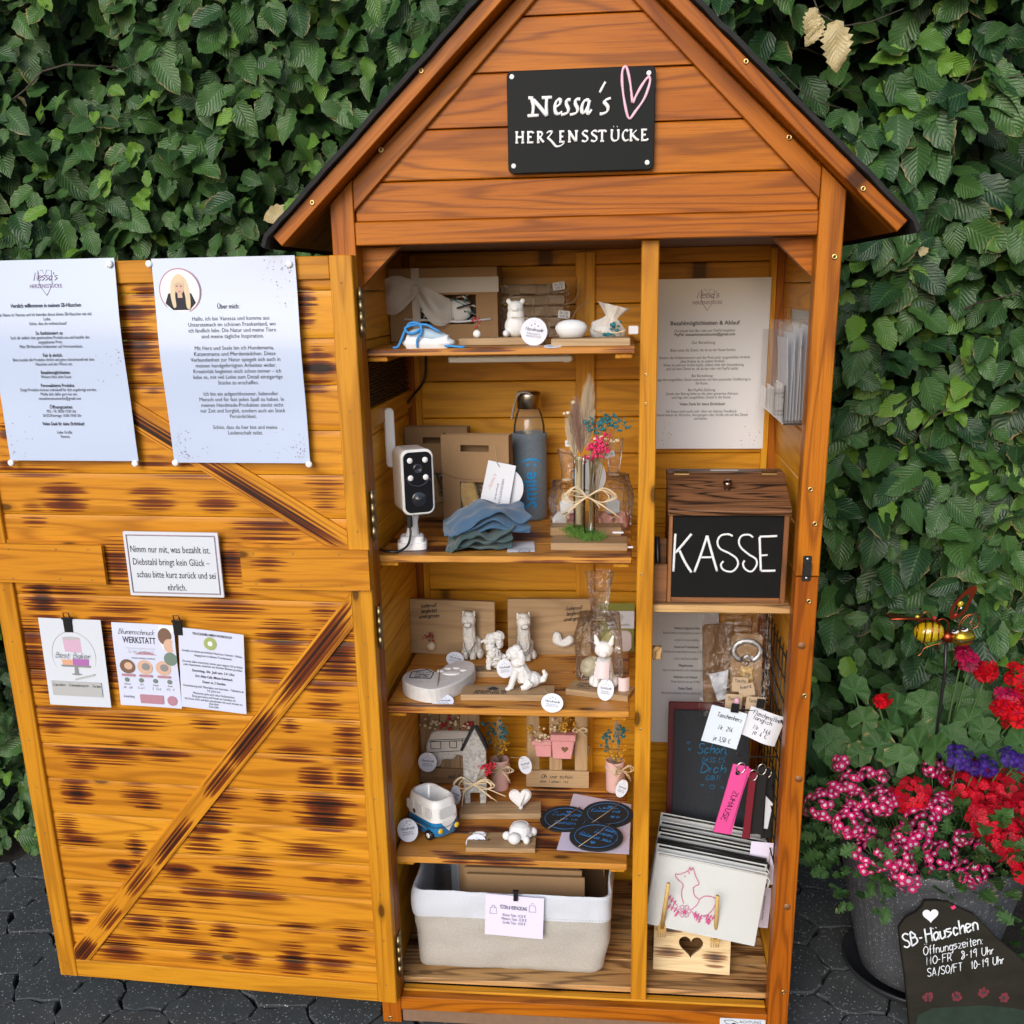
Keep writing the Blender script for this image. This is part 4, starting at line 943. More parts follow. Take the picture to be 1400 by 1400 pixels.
hand(s, 'Blumenschmuck', F, -.0135, .058, .066, .010, .0007, .3, curl=curl5); text(s, 'WERKSTATT', F, -.009, .0475, .0165, .062, curl=curl5, bold=.012)
pr(rrect(.066, .017, .003, 2, -.008, .029), 1); text(s, 'TROCKENBLUMENWORKSHOP', F, -.008, .0325, .005, .055, curl=curl5, mat=4, z=.0012); hand(s, 'für das Traulte Café', F, -.008, .0235, .05, .006, .0005, .3, mat=4, curl=curl5, z=.0012)
pr([(.030, .078), (.058, .076), (.058, .030), (.046, .025), (.034, .035), (.028, .055)], 3); pr(ngon(.013, .016, 16, .040, .057), 5, .0003); pr(ngon(.011, .013, 16, .047, .040), 2, .0003); pr(ngon(.0125, n=18, cx=.047, cy=.0155), 6, .0006)
text(s, 'WÄHLE DEINEN SCHMUCK', F, -.005, .0135, .004, .045, curl=curl5)
for x in (-.037, -.004, .031):
    pr(ngon(.0145, .0135, 18, x, -.003), 5 if x < -.01 else 2); pr(ngon(.008, .007, 12, x+.002, -.002), 2 if x < -.01 else 7, .0003); pr(rrect(.025, .0045, .001, 2, x, -.0195), 1, .0003)
for k in range(4): pr(ngon(.0042, n=12, cx=-.041+k*.027, cy=-.0285), 6); text(s, ('Datum', 'Ort', 'Dauer', 'Preis')[k], F, -.041+k*.027, -.037, .0045, curl=curl5); hand(s, ('06. Juli', 'Café', '2 Std', '45 €')[k], F, -.041+k*.027, -.0455, .016, .004, .0004, .2, curl=curl5)
hand(s, 'Anmeldung', F, -.041, -.063, .020, .005, .0004, .2, curl=curl5); pr(rrect(.045, .017, .002, 2, .003, -.064), 1); text(s, 'JETZT PLATZ SICHERN', F, .003, -.061, .0055, .038, curl=curl5, mat=4, z=.0012); pr(ngon(.0095, n=18, cx=.042, cy=-.0645), 1)
s.build('print', [MT['ink'], MT['mauve'], MT['skinp'], MT['pale'], MT['white'], MT['brownp'], MT['olive'], MT['pgrey2']], n5)
F = door_frame(291, 917, .0048, -4.2); w, h = .122, .150
n6 = thing('text_flyer', 'pale lilac flyer of centred text with a lime green round emblem on the door', 'flyer', F.translation)
curl6 = lambda x, y: .006*max(0, (x/w+.25))**2*(1+y/h)+.0008
sheet(n6, F, w, h, MT['lilp'], curl6); s = MB()
s.prism(ngon(.0118, n=22), .0003, F @ T(-.002, .051, .001+curl6(0, .05)), mat=1); s.prism(ngon(.0045, n=16), .0003, F @ T(-.002, .051, .0014+curl6(0, .05)), mat=2)
lines(s, F, curl6, [('TROCKENBLUMEN WORKSHOP', .002, .0665, .0066, .074, 'b'), ('Gestalte mit deinen persönlichen Haarkranz, Schmuck - Unikate,', .001, .0335, .0062, .113), ('eingegossen in kleinen Trockenwerk', .002, .0265, .0062, .070), ('Du wirst dabei unterstützt, deinen ganz eigenen Stil zu finden', .001, .0135, .0062, .112), ('oder Haarkamm, natürlich mit frischen Blumen gestaltet', .001, .0075, .0062, .110),
 ('Sonntag, 06. Juli um 14 Uhr', .002, -.0025, .0068, .080, 'b'), ('Ort: Altes Café, Mitten Kulmbach', .002, -.0125, .0068, .070, 'b'), ('Dauer: ca. 2 Stunden', .002, -.0225, .0068, .043, 'b'), ('Kostenbeitrag inkl. Materialien und Getränke - Teilnahme ab', .001, -.0325, .0062, .113), ('10 Jahren', .001, -.0385, .0062, .024), ('Mitmachen geht auch ohne Vorkenntnisse', .001, -.0455, .0062, .078), ('Bring gute Laune und Freude am Gestalten mit', .001, -.0515, .0062, .082), ('Ich freue mich auf dich gemeinsam mit euch kreativ zu', .0, -.0575, .0062, .108), ('werden', .0, -.063, .0062, .018), ('Eure Julia', .0, -.0685, .0058, .018)])
s.build('print', [MT['ink'], MT['lime'], MT['pale']], n6)
binder('black binder clip holding the two overlapping flyers', 244, 856)
# ================================================================ GOODS ON THE SHELVES
S1, S2, S3, S4, FL, RS = 1.2703, .9263, .6463, .3423, .0753, .8423
MT['tagm'] = plain('tag_card', (.62, .66, .77), .55)
MT['tealf'] = plain('teal_dried_flower', (.02, .17, .21), .8); MT['pinkf'] = plain('pink_dried_flower', (.68, .035, .14), .8); MT['redf'] = plain('red_dried_flower', (.34, .018, .03), .8); MT['yelf'] = plain('yellow_dried_flower', (.62, .33, .02), .8); MT['creamf'] = plain('cream_dried_flower', (.68, .58, .40), .8)
MT['stem'] = plain('dry_stem', (.30, .24, .13), .9)
def tagoval(root_label, C, w, h, tilt=0, face=None, string=None, group='round paper tags'):
    # oval swing tag: three dots, a script word and two small lines; C centre, face = outward direction
    f = Vector(face or (0, -1, .1)).normalized(); F = frame(C, (1, -f.x/(f.y if abs(f.y) > .2 else -.9)*1.0 if abs(f.y) > .2 else 0, 0) if abs(f.z) < .95 else (1, 0, 0), (0, .3, 1) if abs(f.z) < .8 else (0, 1, .1))
    r = Vector((1, 0, 0)); r = (r-f*r.dot(f)).normalized(); u = f.cross(r); Mx = Matrix((r, u, f)).transposed().to_4x4(); Mx.translation = Vector(C); Mx = Mx @ RZ(tilt)
    t = thing('paper_tag', root_label, 'tag', C, group=group)
    s = MB(); s.prism(ngon(w/2, h/2, 30), .0008, Mx, z0=-.0004); s.build('card', MT['tagm'], t)
    s = MB(); hand(s, 'Handmade', Mx, 0, h*.02, w*.66, h*.13, w*.016, .3, n=4); text(s, "Nessa's", Mx, 0, -h*.07, h*.10, w*.5); text(s, 'HERZENSSTÜCKE', Mx, 0, -h*.17, h*.10, w*.56)
    for k, (a, b) in enumerate(((-.12, .22), (.0, .28), (.13, .22))): s.ball((a*w, b*h, .0004), (w*.026, w*.026, .0006), Mx, n=6, m=4)
    s.build('print', MT['inkg'], t)
    if string:
        s = MB(); P = [Mx @ Vector((0, h*.36, .0006))]+[Vector(q) for q in string]; s.tube(catmull(P, 4), .0006, 5); s.build('string', MT['twine'], t)
    return t
def bow(mb, C, wd, M0=I4, mat=0, r=.0009, strands=3, tails=1.0, seed=1):
    q = random.Random(seed)
    for sd in (-1, 1):
        for k in range(strands):
            a = q.uniform(.75, 1.15); b = q.uniform(-.1, .3)
            mb.tube(catmull([C, (C[0]+sd*wd*.3*a, C[1]-.003, C[2]+wd*(.16+b*.3)), (C[0]+sd*wd*.52*a, C[1]-.004, C[2]+wd*.04*b), (C[0]+sd*wd*.28, C[1]-.005, C[2]-wd*.10), C], 4), r, 4, M0, mat)
            mb.tube(catmull([C, (C[0]+sd*wd*.2*a, C[1]-.003, C[2]-wd*.2*tails), (C[0]+sd*wd*(.30+.12*k)*a, C[1]-.004, C[2]-wd*(.4+.12*k)*tails)], 4), r*.9, 4, M0, mat)
    mb.ball(C, (r*2.4, r*2, r*2.4), M0, mat, 8, 6)
def dried(mb, base, top, n, spread, mat, r=.0016, stem=0, seed=1, per=5, cl=.004):
    # sprays of tiny dried blossoms on thin stems
    q = random.Random(seed)
    for i in range(n):
        t = Vector(top)+Vector((q.gauss(0, spread[0]), q.gauss(0, spread[1]), q.gauss(0, spread[2])))
        mb.tube(catmull([base, (Vector(base)+t)/2+Vector((q.uniform(-.004, .004), 0, 0)), t], 3), .0004, 4, mat=stem)
        for k in range(per):
            c = t+Vector((q.gauss(0, cl), q.gauss(0, cl), q.gauss(0, cl))); e = r*q.uniform(.7, 1.35); mb.ball(c, (e, e, e*.8), mat=mat, n=6, m=4)
def wboard(root, name, c, d, mat, Mx=I4, ax=0): s = MB(); s.box(c, d, Mx, bev=.0008, ax=ax); return s.build(name, mat, root)

# ---- shelf 1
kb = thing('gift_box', 'brown kraft gift box with a large white organza ribbon on the top shelf', 'gift box', (-.2615, .31, S1))
F = frame((-.2615, .282, S1), (1, .0, 0)) @ SC(.965, 1, 1); s = MB()
for (x0, x1, z0, z1) in ((-.103, .103, .081, .128), (-.103, .103, .0, .030), (-.103, -.05, .030, .081), (.062, .103, .030, .081)): s.box(((x0+x1)/2, (z0+z1)/2, -.002), (x1-x0, z1-z0, .004), F, bev=.0004)
s.box((0, .064, -.09), (.206, .128, .003), F); s.box((-.1015, .064, -.045), (.003, .128, .088), F); s.box((.1015, .064, -.045), (.003, .128, .088), F); s.box((0, .0015, -.045), (.2, .003, .086), F)
s.build('card_box', MT['kraft'], kb)
s = MB(); q = random.Random(4)
for k in range(60):
    a = (q.uniform(-.05, .06), q.uniform(.03, .078), q.uniform(-.03, -.006)); b = (a[0]+q.uniform(-.03, .03), a[1]+q.uniform(-.018, .018), a[2]+q.uniform(-.01, .012)); s.tube([a, ((a[0]+b[0])/2, (a[1]+b[1])/2, max(a[2], b[2])), b], q.uniform(.0008, .0016), 4, F, flat=.3, mat=k % 4)
s.ball((.022, .052, -.014), (.030, .021, .01), F, 1)
s.build('filling', [MT['twine'], MT['plaster'], plain('pale_teal_paper', (.16, .32, .34), .7), MT['ink']], kb)
s = MB(); s.tube([(-.075, .040, .0015), (.03, .034, .0025), (.09, .038, .002)], .0022, 6, F); s.build('paper_stick', MT['paper'], kb)
s = MB()
s.grid(.212, .026, 24, 4, lambda u, v: .003+.0012*math.sin(u*20+v*3), F @ T(0, .098, 0)); s.grid(.015, .128, 4, 20, lambda u, v: .0045+.0008*math.sin(v*17), F @ T(-.0505, .064, 0))
def loop(sx, L, W, up):
    def f(u, v):
        t = u; z = .006+.022*math.sin(math.pi*t)+.004*math.sin(v*9+t*5); x = sx*L*t; y = (v-.5)*W*(.25+1.6*t*(1.15-t))+up*math.sin(t*1.8); return (x, y, z)
    s.grid(0, 0, 18, 10, f, F @ T(-.0505, .092, 0), x0=0, y0=0)
loop(-1, .068, .085, -.012); loop(1, .066, .075, -.038); s.ball((-.0505, .092, .011), (.0095, .008, .007), F, n=12, m=8)
s.build('ribbon', MT['organza'], kb)
MT['shoeb'] = plain('pale_blue_card', (.34, .45, .56), .6); MT['lace'] = plain('blue_lace', (.035, .25, .62), .8)
me = sculpt([('t', [(-.036, 0, .0075), (-.018, 0, .0075), (.008, 0, .007), (.034, 0, .007)], [.0150, .0165, .0135, .0145]), ('b', (.028, 0, .008), (.017, .0165, .0075)), ('b', (-.03, 0, .008), (.015, .0145, .0075))], .0016, 6)
sh = thing('gift_shoe', 'small white plaster shoe sole wrapped with a bright blue lace on the top shelf', 'gift', (-.252, .0662, S1), -4)
put('sole', me, MT['plaster'], sh)
me = sculpt([('t', [(-.031, 0, .018), (-.012, 0, .021), (.008, 0, .018), (.03, 0, .013)], [.0105, .0125, .0120, .0085])], .0016, 5); put('upper', me, MT['shoeb'], sh)
s = MB(); P = [(-.057, -.012, .0015), (-.048, -.016, .003), (-.042, -.015, .014), (-.036, -.012, .028), (-.028, -.012, .039), (-.016, -.012, .040), (-.008, -.013, .034), (-.016, -.016, .026), (-.028, -.016, .024), (-.035, -.014, .032), (-.020, -.010, .037), (.0, -.012, .037), (.012, -.013, .031), (.022, -.012, .026)]
s.tube(catmull(P, 4), .0020, 8); s.tube(catmull([(-.010, -.012, .036), (-.007, -.017, .026), (-.014, -.019, .014), (-.015, -.017, .002)], 4), .0020, 8); s.tube(catmull([(.030, -.014, .004), (.045, -.016, .003), (.058, -.018, .0018), (.063, -.016, .0024)], 4), .0019, 8)
s.build('lace', MT['lace'], sh, False)
pa = thing('wooden_plank', 'narrow pale plank with white bead and red sprig on the top shelf', 'plank', (-.145, .137, S1)); wboard(pa, 'plank', (-.139, .135, S1+.0062), (.142, .042, .0115), MT['oak'])
s = MB(); s.ball((-.1805, .128, S1+.0185), .0066, n=16, m=12); s.build('bead', MT['wplast'], pa)
s = MB(); dried(s, (-.1805, .128, S1+.024), (-.1808, .128, S1+.040), 4, (.0022, .002, .004), 1, .0016, 0, 2, 4, .002); s.build('dried_flower', [MT['stem'], MT['redf']], pa)
bu = thing('driftwood_bundle', 'stack of thin old wood strips tied with twine inside clear film on the top shelf', 'wood bundle', (-.108, .355, S1)); q = random.Random(9)
for k in range(5):
    s = MB(); s.box((-.108+q.uniform(-.003, .003), .355, S1+.010+k*.0195), (.128+q.uniform(-.006, .006), .03, .0172), RZ(0), bev=.0015); s.build('strip', MT['oakd'], bu)
s = MB()
for x in (-.155, -.13, -.10, -.075): s.tube([(x+.003*math.sin(k), .3385, S1+.004+k*.0105) for k in range(10)], .0009, 5)
s.tube(catmull([(-.05, .335, S1+.06), (-.028, .325, S1+.064), (-.018, .325, S1+.085), (-.021, .33, S1+.107)], 4), .0009, 5); s.tube(catmull([(-.05, .335, S1+.058), (-.036, .32, S1+.035), (-.032, .32, S1+.03), (-.02, .318, S1+.052), (.002, .32, S1+.066)], 4), .0009, 5)
s.tube(catmull([(-.15, .335, S1+.09), (-.172, .325, S1+.11), (-.165, .325, S1+.085), (-.18, .325, S1+.065), (-.165, .326, S1+.05)], 4), .0007, 5)
s.build('twine', MT['twine'], bu)
s = MB(); s.grid(.150, .106, 24, 16, lambda u, v: .002+.004*noise.noise(Vector((u*9, v*7, 1))), frame((-.11, .334, S1+.055))); s.build('film', MT['cello'], bu)
s = MB(); dried(s, (-.165, .33, S1+.06), (-.158, .325, S1+.064), 6, (.006, .003, .010), 1, .0024, 0, 5, 1); s.build('dried_flower', [MT['stem'], MT['yelf']], bu)
for (px, py, a, tx) in ((764, 391, -6, ('Nr. 224', '5,00 €')), (771, 430, 6, ('Nr. 226', '4,50 €'))):
    p = PY(px, py, .322); F = frame(p) @ RZ(-a); s = MB(); s.prism(ccw(rrect(.022, .0135, .002)), .0006, F); tg = s.build('price_label', MT['paper'], bu)
    s = MB(); text(s, tx[0], F, 0, .003, .006, .015, z=.001); text(s, tx[1], F, 0, -.0028, .006, .014, z=.001); s.build('price_print', MT['ink'], tg)
me = sculpt([('b', (0, 0, .017), (.0195, .017, .0185)), ('b', (0, 0, .034), (.0150, .014, .0165)), ('b', (0, -.001, .047), (.0138, .0135, .0118)), ('b', (-.0118, 0, .0575), .0044), ('b', (.0118, 0, .0575), .0044), ('b', (0, -.0125, .046), (.006, .004, .005)), ('b', (-.0155, -.012, .006), (.006, .009, .006)), ('b', (.0155, -.012, .006), (.006, .009, .006))], .0013, 3)
be = thing('bear_figurine', 'white plaster bear figurine with rounded ears on the top shelf', 'figurine', (-.1165, .150, S1+.0122)); put('body', me, MT['plaster'], be)
tagoval('round paper tag hanging from the white bear on the top shelf', PY(730, 453.5, .112), .044, .045, -8, (.05, -1, .12), [PY(728, 437, .118), PY(712, 434, .128), PY(699, 434, .135)])
eg = thing('egg_dish', 'smooth white egg-shaped plaster dish on a plank on the top shelf', 'ornament', (-.0195, .078, S1+.0125)); s = MB(); s.lathe([(0, 0), (.018, .0005), (.0235, .008), (.0262, .0145), (.0255, .018), (.021, .0235), (.012, .0272), (0, .0282)], 36, T(-.0195, .078, S1+.0125), sy=.75); s.build('dish', MT['plaster'], eg)
wp = thing('wooden_plank', 'pale plank under the white egg dish at the right end of the top shelf', 'plank', (.012, .07, S1)); wboard(wp, 'plank', (.0125, .075, S1+.006), (.126, .055, .0118), MT['oak'])
tagoval('paper tag lying flat on the edge of the top shelf below the egg dish', Vector((-.0475, .047, S1+.0012)), .030, .018, 8, (0, -.25, 1))
sa = thing('organza_sachet', 'grey organza pouch with teal dried flowers at the right end of the top shelf', 'pouch', (.035, .15, S1)); q = random.Random(3)
s = MB(); s.lathe([(0, .001), (.022, .002), (.029, .014), (.027, .028), (.014, .038), (.009, .043), (.018, .054), (.026, .062)], 40, T(.034, .15, S1) @ RY(14), sy=.7, fn=lambda a, z: 1+.13*math.sin(a*7+z*90)+.06*math.sin(a*13)); s.build('pouch', MT['organza'], sa)
s = MB(); s.ball((.03, .15, S1+.016), (.019, .012, .012)); s.build('contents', MT['plaster'], sa)
s = MB(); dried(s, (.04, .135, S1+.02), (.048, .128, S1+.030), 5, (.007, .003, .006), 1, .003, 0, 4, 2, .002); dried(s, (.04, .12, S1+.018), (.043, .115, S1+.010), 5, (.006, .002, .005), 1, .003, 0, 6, 3, .003); s.tube(catmull([(.015, .128, S1+.022), (.03, .12, S1+.018), (.05, .12, S1+.017), (.068, .124, S1+.02)], 4), .0012, 5, mat=2); s.build('dried_flower', [MT['stem'], MT['tealf'], MT['raffia']], sa)
p = PY(866, 451, .14); s = MB(); s.prism(ccw(rrect(.016, .013, .002)), .0006, frame(p)); s.build('price_label', MT['paper'], sa)

# ---- shelf 2
cm = thing('security_camera', 'white security camera with black glass front and upright aerial on the second shelf', 'camera', (-.304, .105, S2)); ry = RZ(-24)
CF_ = T(-.302, .125, S2) @ RZ(26)
s = MB(); s.prism(ccw(rrect(.056, .112, .013, 7)), .062, CF_ @ T(.0, -.033, .118) @ RX(90) @ T(0, 0, -.058), bev=.003); s.build('housing', plain('cream_white_plastic', (.70, .64, .58), .35), cm)
s = MB(); s.prism(ccw(rrect(.0575, .1135, .0135, 7)), .010, CF_ @ T(0, -.033, .118) @ RX(90) @ T(0, 0, -.004), bev=.0018); s.build('bezel', MT['wplast'], cm)
GF = CF_ @ T(0, -.0398, .118) @ RX(90)
s = MB(); s.prism(ccw(rrect(.050, .105, .011, 7)), .0012, GF, bev=.0005); gp = s.build('front_glass', plain('black_glass', (.006, .006, .008), .06, spec=.8, coat=1), cm)
for x, y in ((-.0135, .0385), (.0135, .0385), (-.0135, .0085), (.0135, .0085)): s = MB(); s.lathe([(0, .0014), (.0042, .0012), (.0050, .0002)], 14, GF @ T(x, y, .001)); s.build('lamp', MT['wplast'], cm)
ML_ = plain('dark_lens', (.02, .022, .03), .12, spec=.8); s = MB(); s.lathe([(0, .0008), (.0045, .001), (.0062, .0024), (.0085, .0022), (.009, 0)], 20, GF @ T(0, .024, .001)); s.build('lens', ML_, cm); s = MB(); s.lathe([(0, .0062), (.006, .005), (.010, .0016), (.0122, .0024), (.0135, 0)], 24, GF @ T(0, -.029, .001)); s.build('motion_sensor', ML_, cm)
s = MB(); P = [Vector((x, y, .0016)) for x, y in ((-.021, .008), (-.014, -.002), (0, -.006), (.012, -.002), (.02, .006), (.0235, .0))]; s.tube(catmull(P, 4), .0005, 4, GF); s.build('trim_line', MT['inkg'], cm)
s = MB(); s.prism(ccw(rrect(.0175, .105, .0085, 6)), .008, frame((-.3465, .165, S2+.185), (1, .2, 0), (-.05, 0, 1)), bev=.002); s.build('aerial', MT['wplast'], cm)
s = MB(); s.prism(ccw(rrect(.052, .050, .012, 5)), .012, T(-.303, .105, S2) @ RZ(10), bev=.002); s.prism(ccw(rrect(.042, .040, .010, 5)), .010, T(-.303, .105, S2+.012) @ RZ(10), bev=.003)
s.tube([(-.303, .108, S2+.02), (-.301, .112, S2+.045), (-.301, .118, S2+.066)], [.012, .008, .012], 14); s.build('stand', MT['wplast'], cm)
s = MB(); s.box((-.302, .083, S2+.051), (.010, .008, .022), bev=.002); s.tube(catmull([(-.302, .083, S2+.042), (-.300, .078, S2+.03), (-.304, .068, S2+.012), (-.318, .056, S2+.004), (-.336, .054, S2+.004), (-.352, .062, S2+.006)], 5), .0022, 8); s.build('cable', MT['blackp'], cm)
cb = thing('power_cable', 'thin black cable running down the left inner wall under the top shelf', 'cable'); s = MB(); s.tube(catmull([(-.322, .418, 1.255), (-.324, .42, 1.21), (-.33, .417, 1.185), (-.345, .40, 1.165), (-.351, .36, 1.152)], 5), .0026, 8); s.build('cable', MT['blackp'], cb)
def bag(label, C, w, h, d, rz=0, window=True, fill=0):
    t = thing('kraft_bag', label, 'gift bag', C, rz, 'kraft handle bags'); F = frame((0, -d/2, 0)); hw = w/2; o = []
    # front panel with a real handle slot and window opening
    hx, hz0, hz1 = w*.21, h*.825, h*.895; wx, wz0, wz1 = w*.24, h*.16, h*.50
    s = MB(); top = lambda z: hw*(1-.05*(z/h))
    def strip(x0, x1, z0, z1): s.add([(x0, z0, 0), (x1, z0, 0), (x1, z1, .002 if z1 > h*.6 else 0), (x0, z1, .002 if z1 > h*.6 else 0)], [[0, 1, 2, 3]], F)
    strip(-hw, hw, 0, wz0); strip(-hw, -wx, wz0, wz1); strip(wx, hw, wz0, wz1); strip(-hw, hw, wz1, hz0); strip(-hw, -hx, hz0, hz1); strip(hx, hw, hz0, hz1); strip(-hw, hw, hz1, h)
    s.add([(-hw, -d/2, 0), (-hw, d/2, 0), (-hw, d/2*.25, h), (-hw, -d/2*.98, h)], [[0, 1, 2, 3]]); s.add([(hw, -d/2, 0), (hw, d/2, 0), (hw, d/2*.25, h), (hw, -d/2*.98, h)], [[3, 2, 1, 0]]); s.add([(-hw, d/2, 0), (hw, d/2, 0), (hw, d/2*.25, h), (-hw, d/2*.25, h)], [[3, 2, 1, 0]]); s.add([(-hw, -d/2, .001), (hw, -d/2, .001), (hw, d/2, .001), (-hw, d/2, .001)], [[0, 1, 2, 3]])
    s.build('paper_bag', MT['kraft'], t, False)
    s = MB(); fl = [(-hw, h)]+[(hw*math.cos(a)*1.0, h*.60+.0-h*.05*0+(h*.5-h*.5)*0-h*.0+(-math.sin(a))*h*.06+h*.02*0) for a in [math.pi+math.pi*i/16 for i in range(17)]]+[(hw, h)]
    fl = [(-hw, h)]+[(hw*math.cos(a), h*.66-h*.13*abs(math.sin(a))**.7) for a in [math.pi-math.pi*i/20 for i in range(21)]]+[(hw, h)]
    n = len(fl); q = []
    for (x, z) in fl: q.append((x, z))
    # flap, cut in two side pieces and a lower piece around the slot
    def fpoly(p): s.prism(ccw(p), .0008, F, z0=.0025)
    low = [(x, z) for x, z in fl[1:-1]]; fpoly([(-hw, hz0)]+low+[(hw, hz0)]); fpoly([(-hw, hz0), (-hx, hz0), (-hx, hz1), (-hw, hz1)]); fpoly([(hx, hz0), (hw, hz0), (hw, hz1), (hx, hz1)]); fpoly([(-hw, hz1), (hw, hz1), (hw, h+.001), (-hw, h+.001)])
    s.build('flap', MT['kraft'], t, False)
    s = MB(); s.grid(2*wx, wz1-wz0, 8, 8, lambda u, v: -.0006+.0012*noise.noise(Vector((u*5, v*5, 2))), F @ T(0, (wz0+wz1)/2, 0)); s.build('window', MT['cello'], t, False)
    s = MB(); s.box((-w*.02, .0, h*.33), (w*.26, .012, h*.36), T(0, -d/2+.014, 0) @ RY(-14), bev=.002, mat=0)
    for k in range(16): s.tube([(rnd.uniform(-wx, wx), -d/2+.012, rnd.uniform(wz0-.004, wz0+.022)), (rnd.uniform(-wx, wx), -d/2+.008, rnd.uniform(wz0, wz0+.03))], .001, 4, mat=1)
    hand(s, 'love', frame((.0, -d/2+.0075, h*.34), (0, 0, -1), (1, 0, 0)), 0, 0, .035, .010, .001, .2, mat=2); s.build('contents', [MT['bamboo'], MT['pgrey'], MT['ink']], t, False); return t
bag('kraft paper bag with handle slot, farther back and half hidden behind the security camera', (-.297, .385, S2), .125, .178, .05, -3)
bag('kraft paper bag with handle slot and clear window, in front on the second shelf', (-.2055, .285, S2), .130, .176, .045, -7)
p = PY(680.5, 665, .235); F = frame(p, (1, .0, -.02), (0, .12, 1)) @ RZ(-5)
t = thing('name_card', 'white name card with pink lettering tied to the front kraft bag', 'card', p); s = MB(); s.prism(ccw([(-.032, -.047), (.023, -.045), (.030, .041), (-.022, .046)]), .0007, F, z0=-.0007); s.build('card', MT['paper'], t)
s = MB(); hand(s, "Nessa's", F @ RZ(72), .004, .010, .03, .008, .0006, .2, mat=1); text(s, 'HERZENSSTÜCKE', F @ RZ(-95), .010, .008, .006, .05); text(s, 'Danke', F @ RZ(-95), .010, .000, .005, .03); s.tube([F @ Vector((.0, .036, .001)), F @ Vector((-.006, .044, .003)), F @ Vector((-.012, .075, .003))], .0006, 4, mat=2); s.build('print', [MT['inkg'], MT['pinkp'], MT['twine']], t)
t = thing('round_card', 'round white card peeping out behind the name card on the front kraft bag', 'card', p+Vector((.016, .012, -.003))); s = MB(); s.prism(ngon(.031, .036, 30), .0007, frame(p+Vector((.016, .010, -.004)))); s.build('card', MT['paper'], t)
# drinking bottle in a grey sleeve
MT['felt2'] = plain('grey_blue_neoprene', (.135, .175, .225), .95, var=.35, vs=260, bmp=.3, bs=500, sheen=.3)
bt = thing('glass_bottle', 'clear glass bottle in a blue-grey sleeve lettered Smile on the second shelf', 'bottle', (-.1145, .355, S2))
s = MB(); s.lathe([(0, .004), (.026, .004), (.0305, .01), (.0312, .16), (.030, .182), (.025, .204), (.0205, .212), (.0200, .224)], 32, T(-.1145, .355, S2)); s.build('glass', MT['glass'], bt)
s = MB(); s.lathe([(0, .0005), (.031, .0005), (.0335, .005), (.0338, .157), (.0345, .160), (.0342, .167), (.0315, .1685)], 36, T(-.1145, .355, S2)); s.build('sleeve', MT['felt2'], bt)
s = MB(); s.lathe([(.0215, .214), (.0232, .215), (.0236, .240), (.0228, .2445), (.020, .246), (0, .246)], 32, T(-.1145, .355, S2)); s.build('cap', plain('brushed_steel', (.42, .39, .36), .28, 1), bt)
s = MB(); s.tube(catmull([(-.104, .335, S2+.240), (-.118, .330, S2+.247), (-.132, .331, S2+.243), (-.140, .335, S2+.222), (-.146, .336, S2+.196)], 5), .0042, 8, flat=.4, fdir=(.6, -.2, .7)); s.build('strap', plain('grey_strap', (.42, .41, .39), .8), bt)
s = MB(); BT = T(-.1145, .355, S2)
V, Fc = text_geo('Smile :)', 2, 0, .02); bm = bmesh.new(); bvs = [bm.verts.new(p) for p in V]; [bm.faces.new([bvs[i] for i in f]) for f in Fc]; bmesh.ops.triangulate(bm, faces=bm.faces[:])
for _ in range(3): bmesh.ops.subdivide_edges(bm, edges=[e for e in bm.edges if e.calc_length() > .16], cuts=1); bmesh.ops.triangulate(bm, faces=bm.faces[:])
bm.verts.index_update(); V = np.array([v.co[:] for v in bm.verts]); Fc = [[v.index for v in f.verts] for f in bm.faces]; bm.free()
x0, x1 = V[:, 0].min(), V[:, 0].max(); sc_ = .098/(x1-x0); vs = []
for q in V:
    along = (q[0]-x0)*sc_+.026; acr = (q[1]-.3)*sc_*1.2; a = (acr-.003)/.0338; vs.append((-math.sin(a)*.0345, -math.cos(a)*.0345, along))
s.add(vs, Fc, BT); s.build('lettering', plain('bright_blue_print', (.01, .26, .62), .5), bt)
# folded cloths
def cloth(label, C, L, W, mat, seed, h0, lay, rz=0):
    t = thing('folded_cloth', label, 'cloth', C, rz); s = MB()
    for k in range(lay):
        def f(u, v, k=k):
            x = (u-.5)*L; e = abs(2*u-1)
            z = h0+k*.0075+.012*math.sin(u*math.pi*1.2+seed)**2*(.5+.5*k)+.012*noise.noise(Vector((u*4.2+seed, v*2.6, k*.4)))+(.020*u**2 if k == lay-1 else .010*u)-.010*(abs(2*u-1)**4)-.006*max(0, .25-v)/.25
            return (.004*noise.noise(Vector((v*4, u*2, seed+k))), .006*noise.noise(Vector((u*5, seed, k)))-(.008*k), max(h0*.4, z))
        s.grid(L*(1-.05*k), W*(1-.06*k), 30, 16, f, RZ(5*k-3), th=.0028)
    o = s.build('cloth', mat, t, False); md = o.modifiers.new('sub', 'SUBSURF'); md.levels = md.render_levels = 1; return t
MT['clo1'] = plain('blue_cotton', (.045, .115, .215), .95, var=.2, vs=500, bmp=.4, bs=700, sheen=.25); MT['clo2'] = plain('grey_green_cotton', (.035, .075, .085), .95, var=.2, vs=500, bmp=.4, bs=700, sheen=.25)
cloth('dark grey-green folded cloth underneath the blue one on the second shelf', (-.186, .128, S2+.001), .115, .115, MT['clo2'], 7, .006, 3, 10)
cloth('blue folded cloth lying on top of a green one on the second shelf', (-.176, .138, S2+.030), .150, .125, MT['clo1'], 3, .006, 3, 13)
t = thing('paper_card', 'white printed card lying on the second shelf beside the folded cloths', 'card', (-.108, .11, S2)); F = frame((-.110, .105, S2+.0012), (1, .1, 0), (.28, 1, 0)); s = MB(); s.prism(ccw(rrect(.048, .075, .001)), .0006, F); s.build('card', MT['paper'], t)
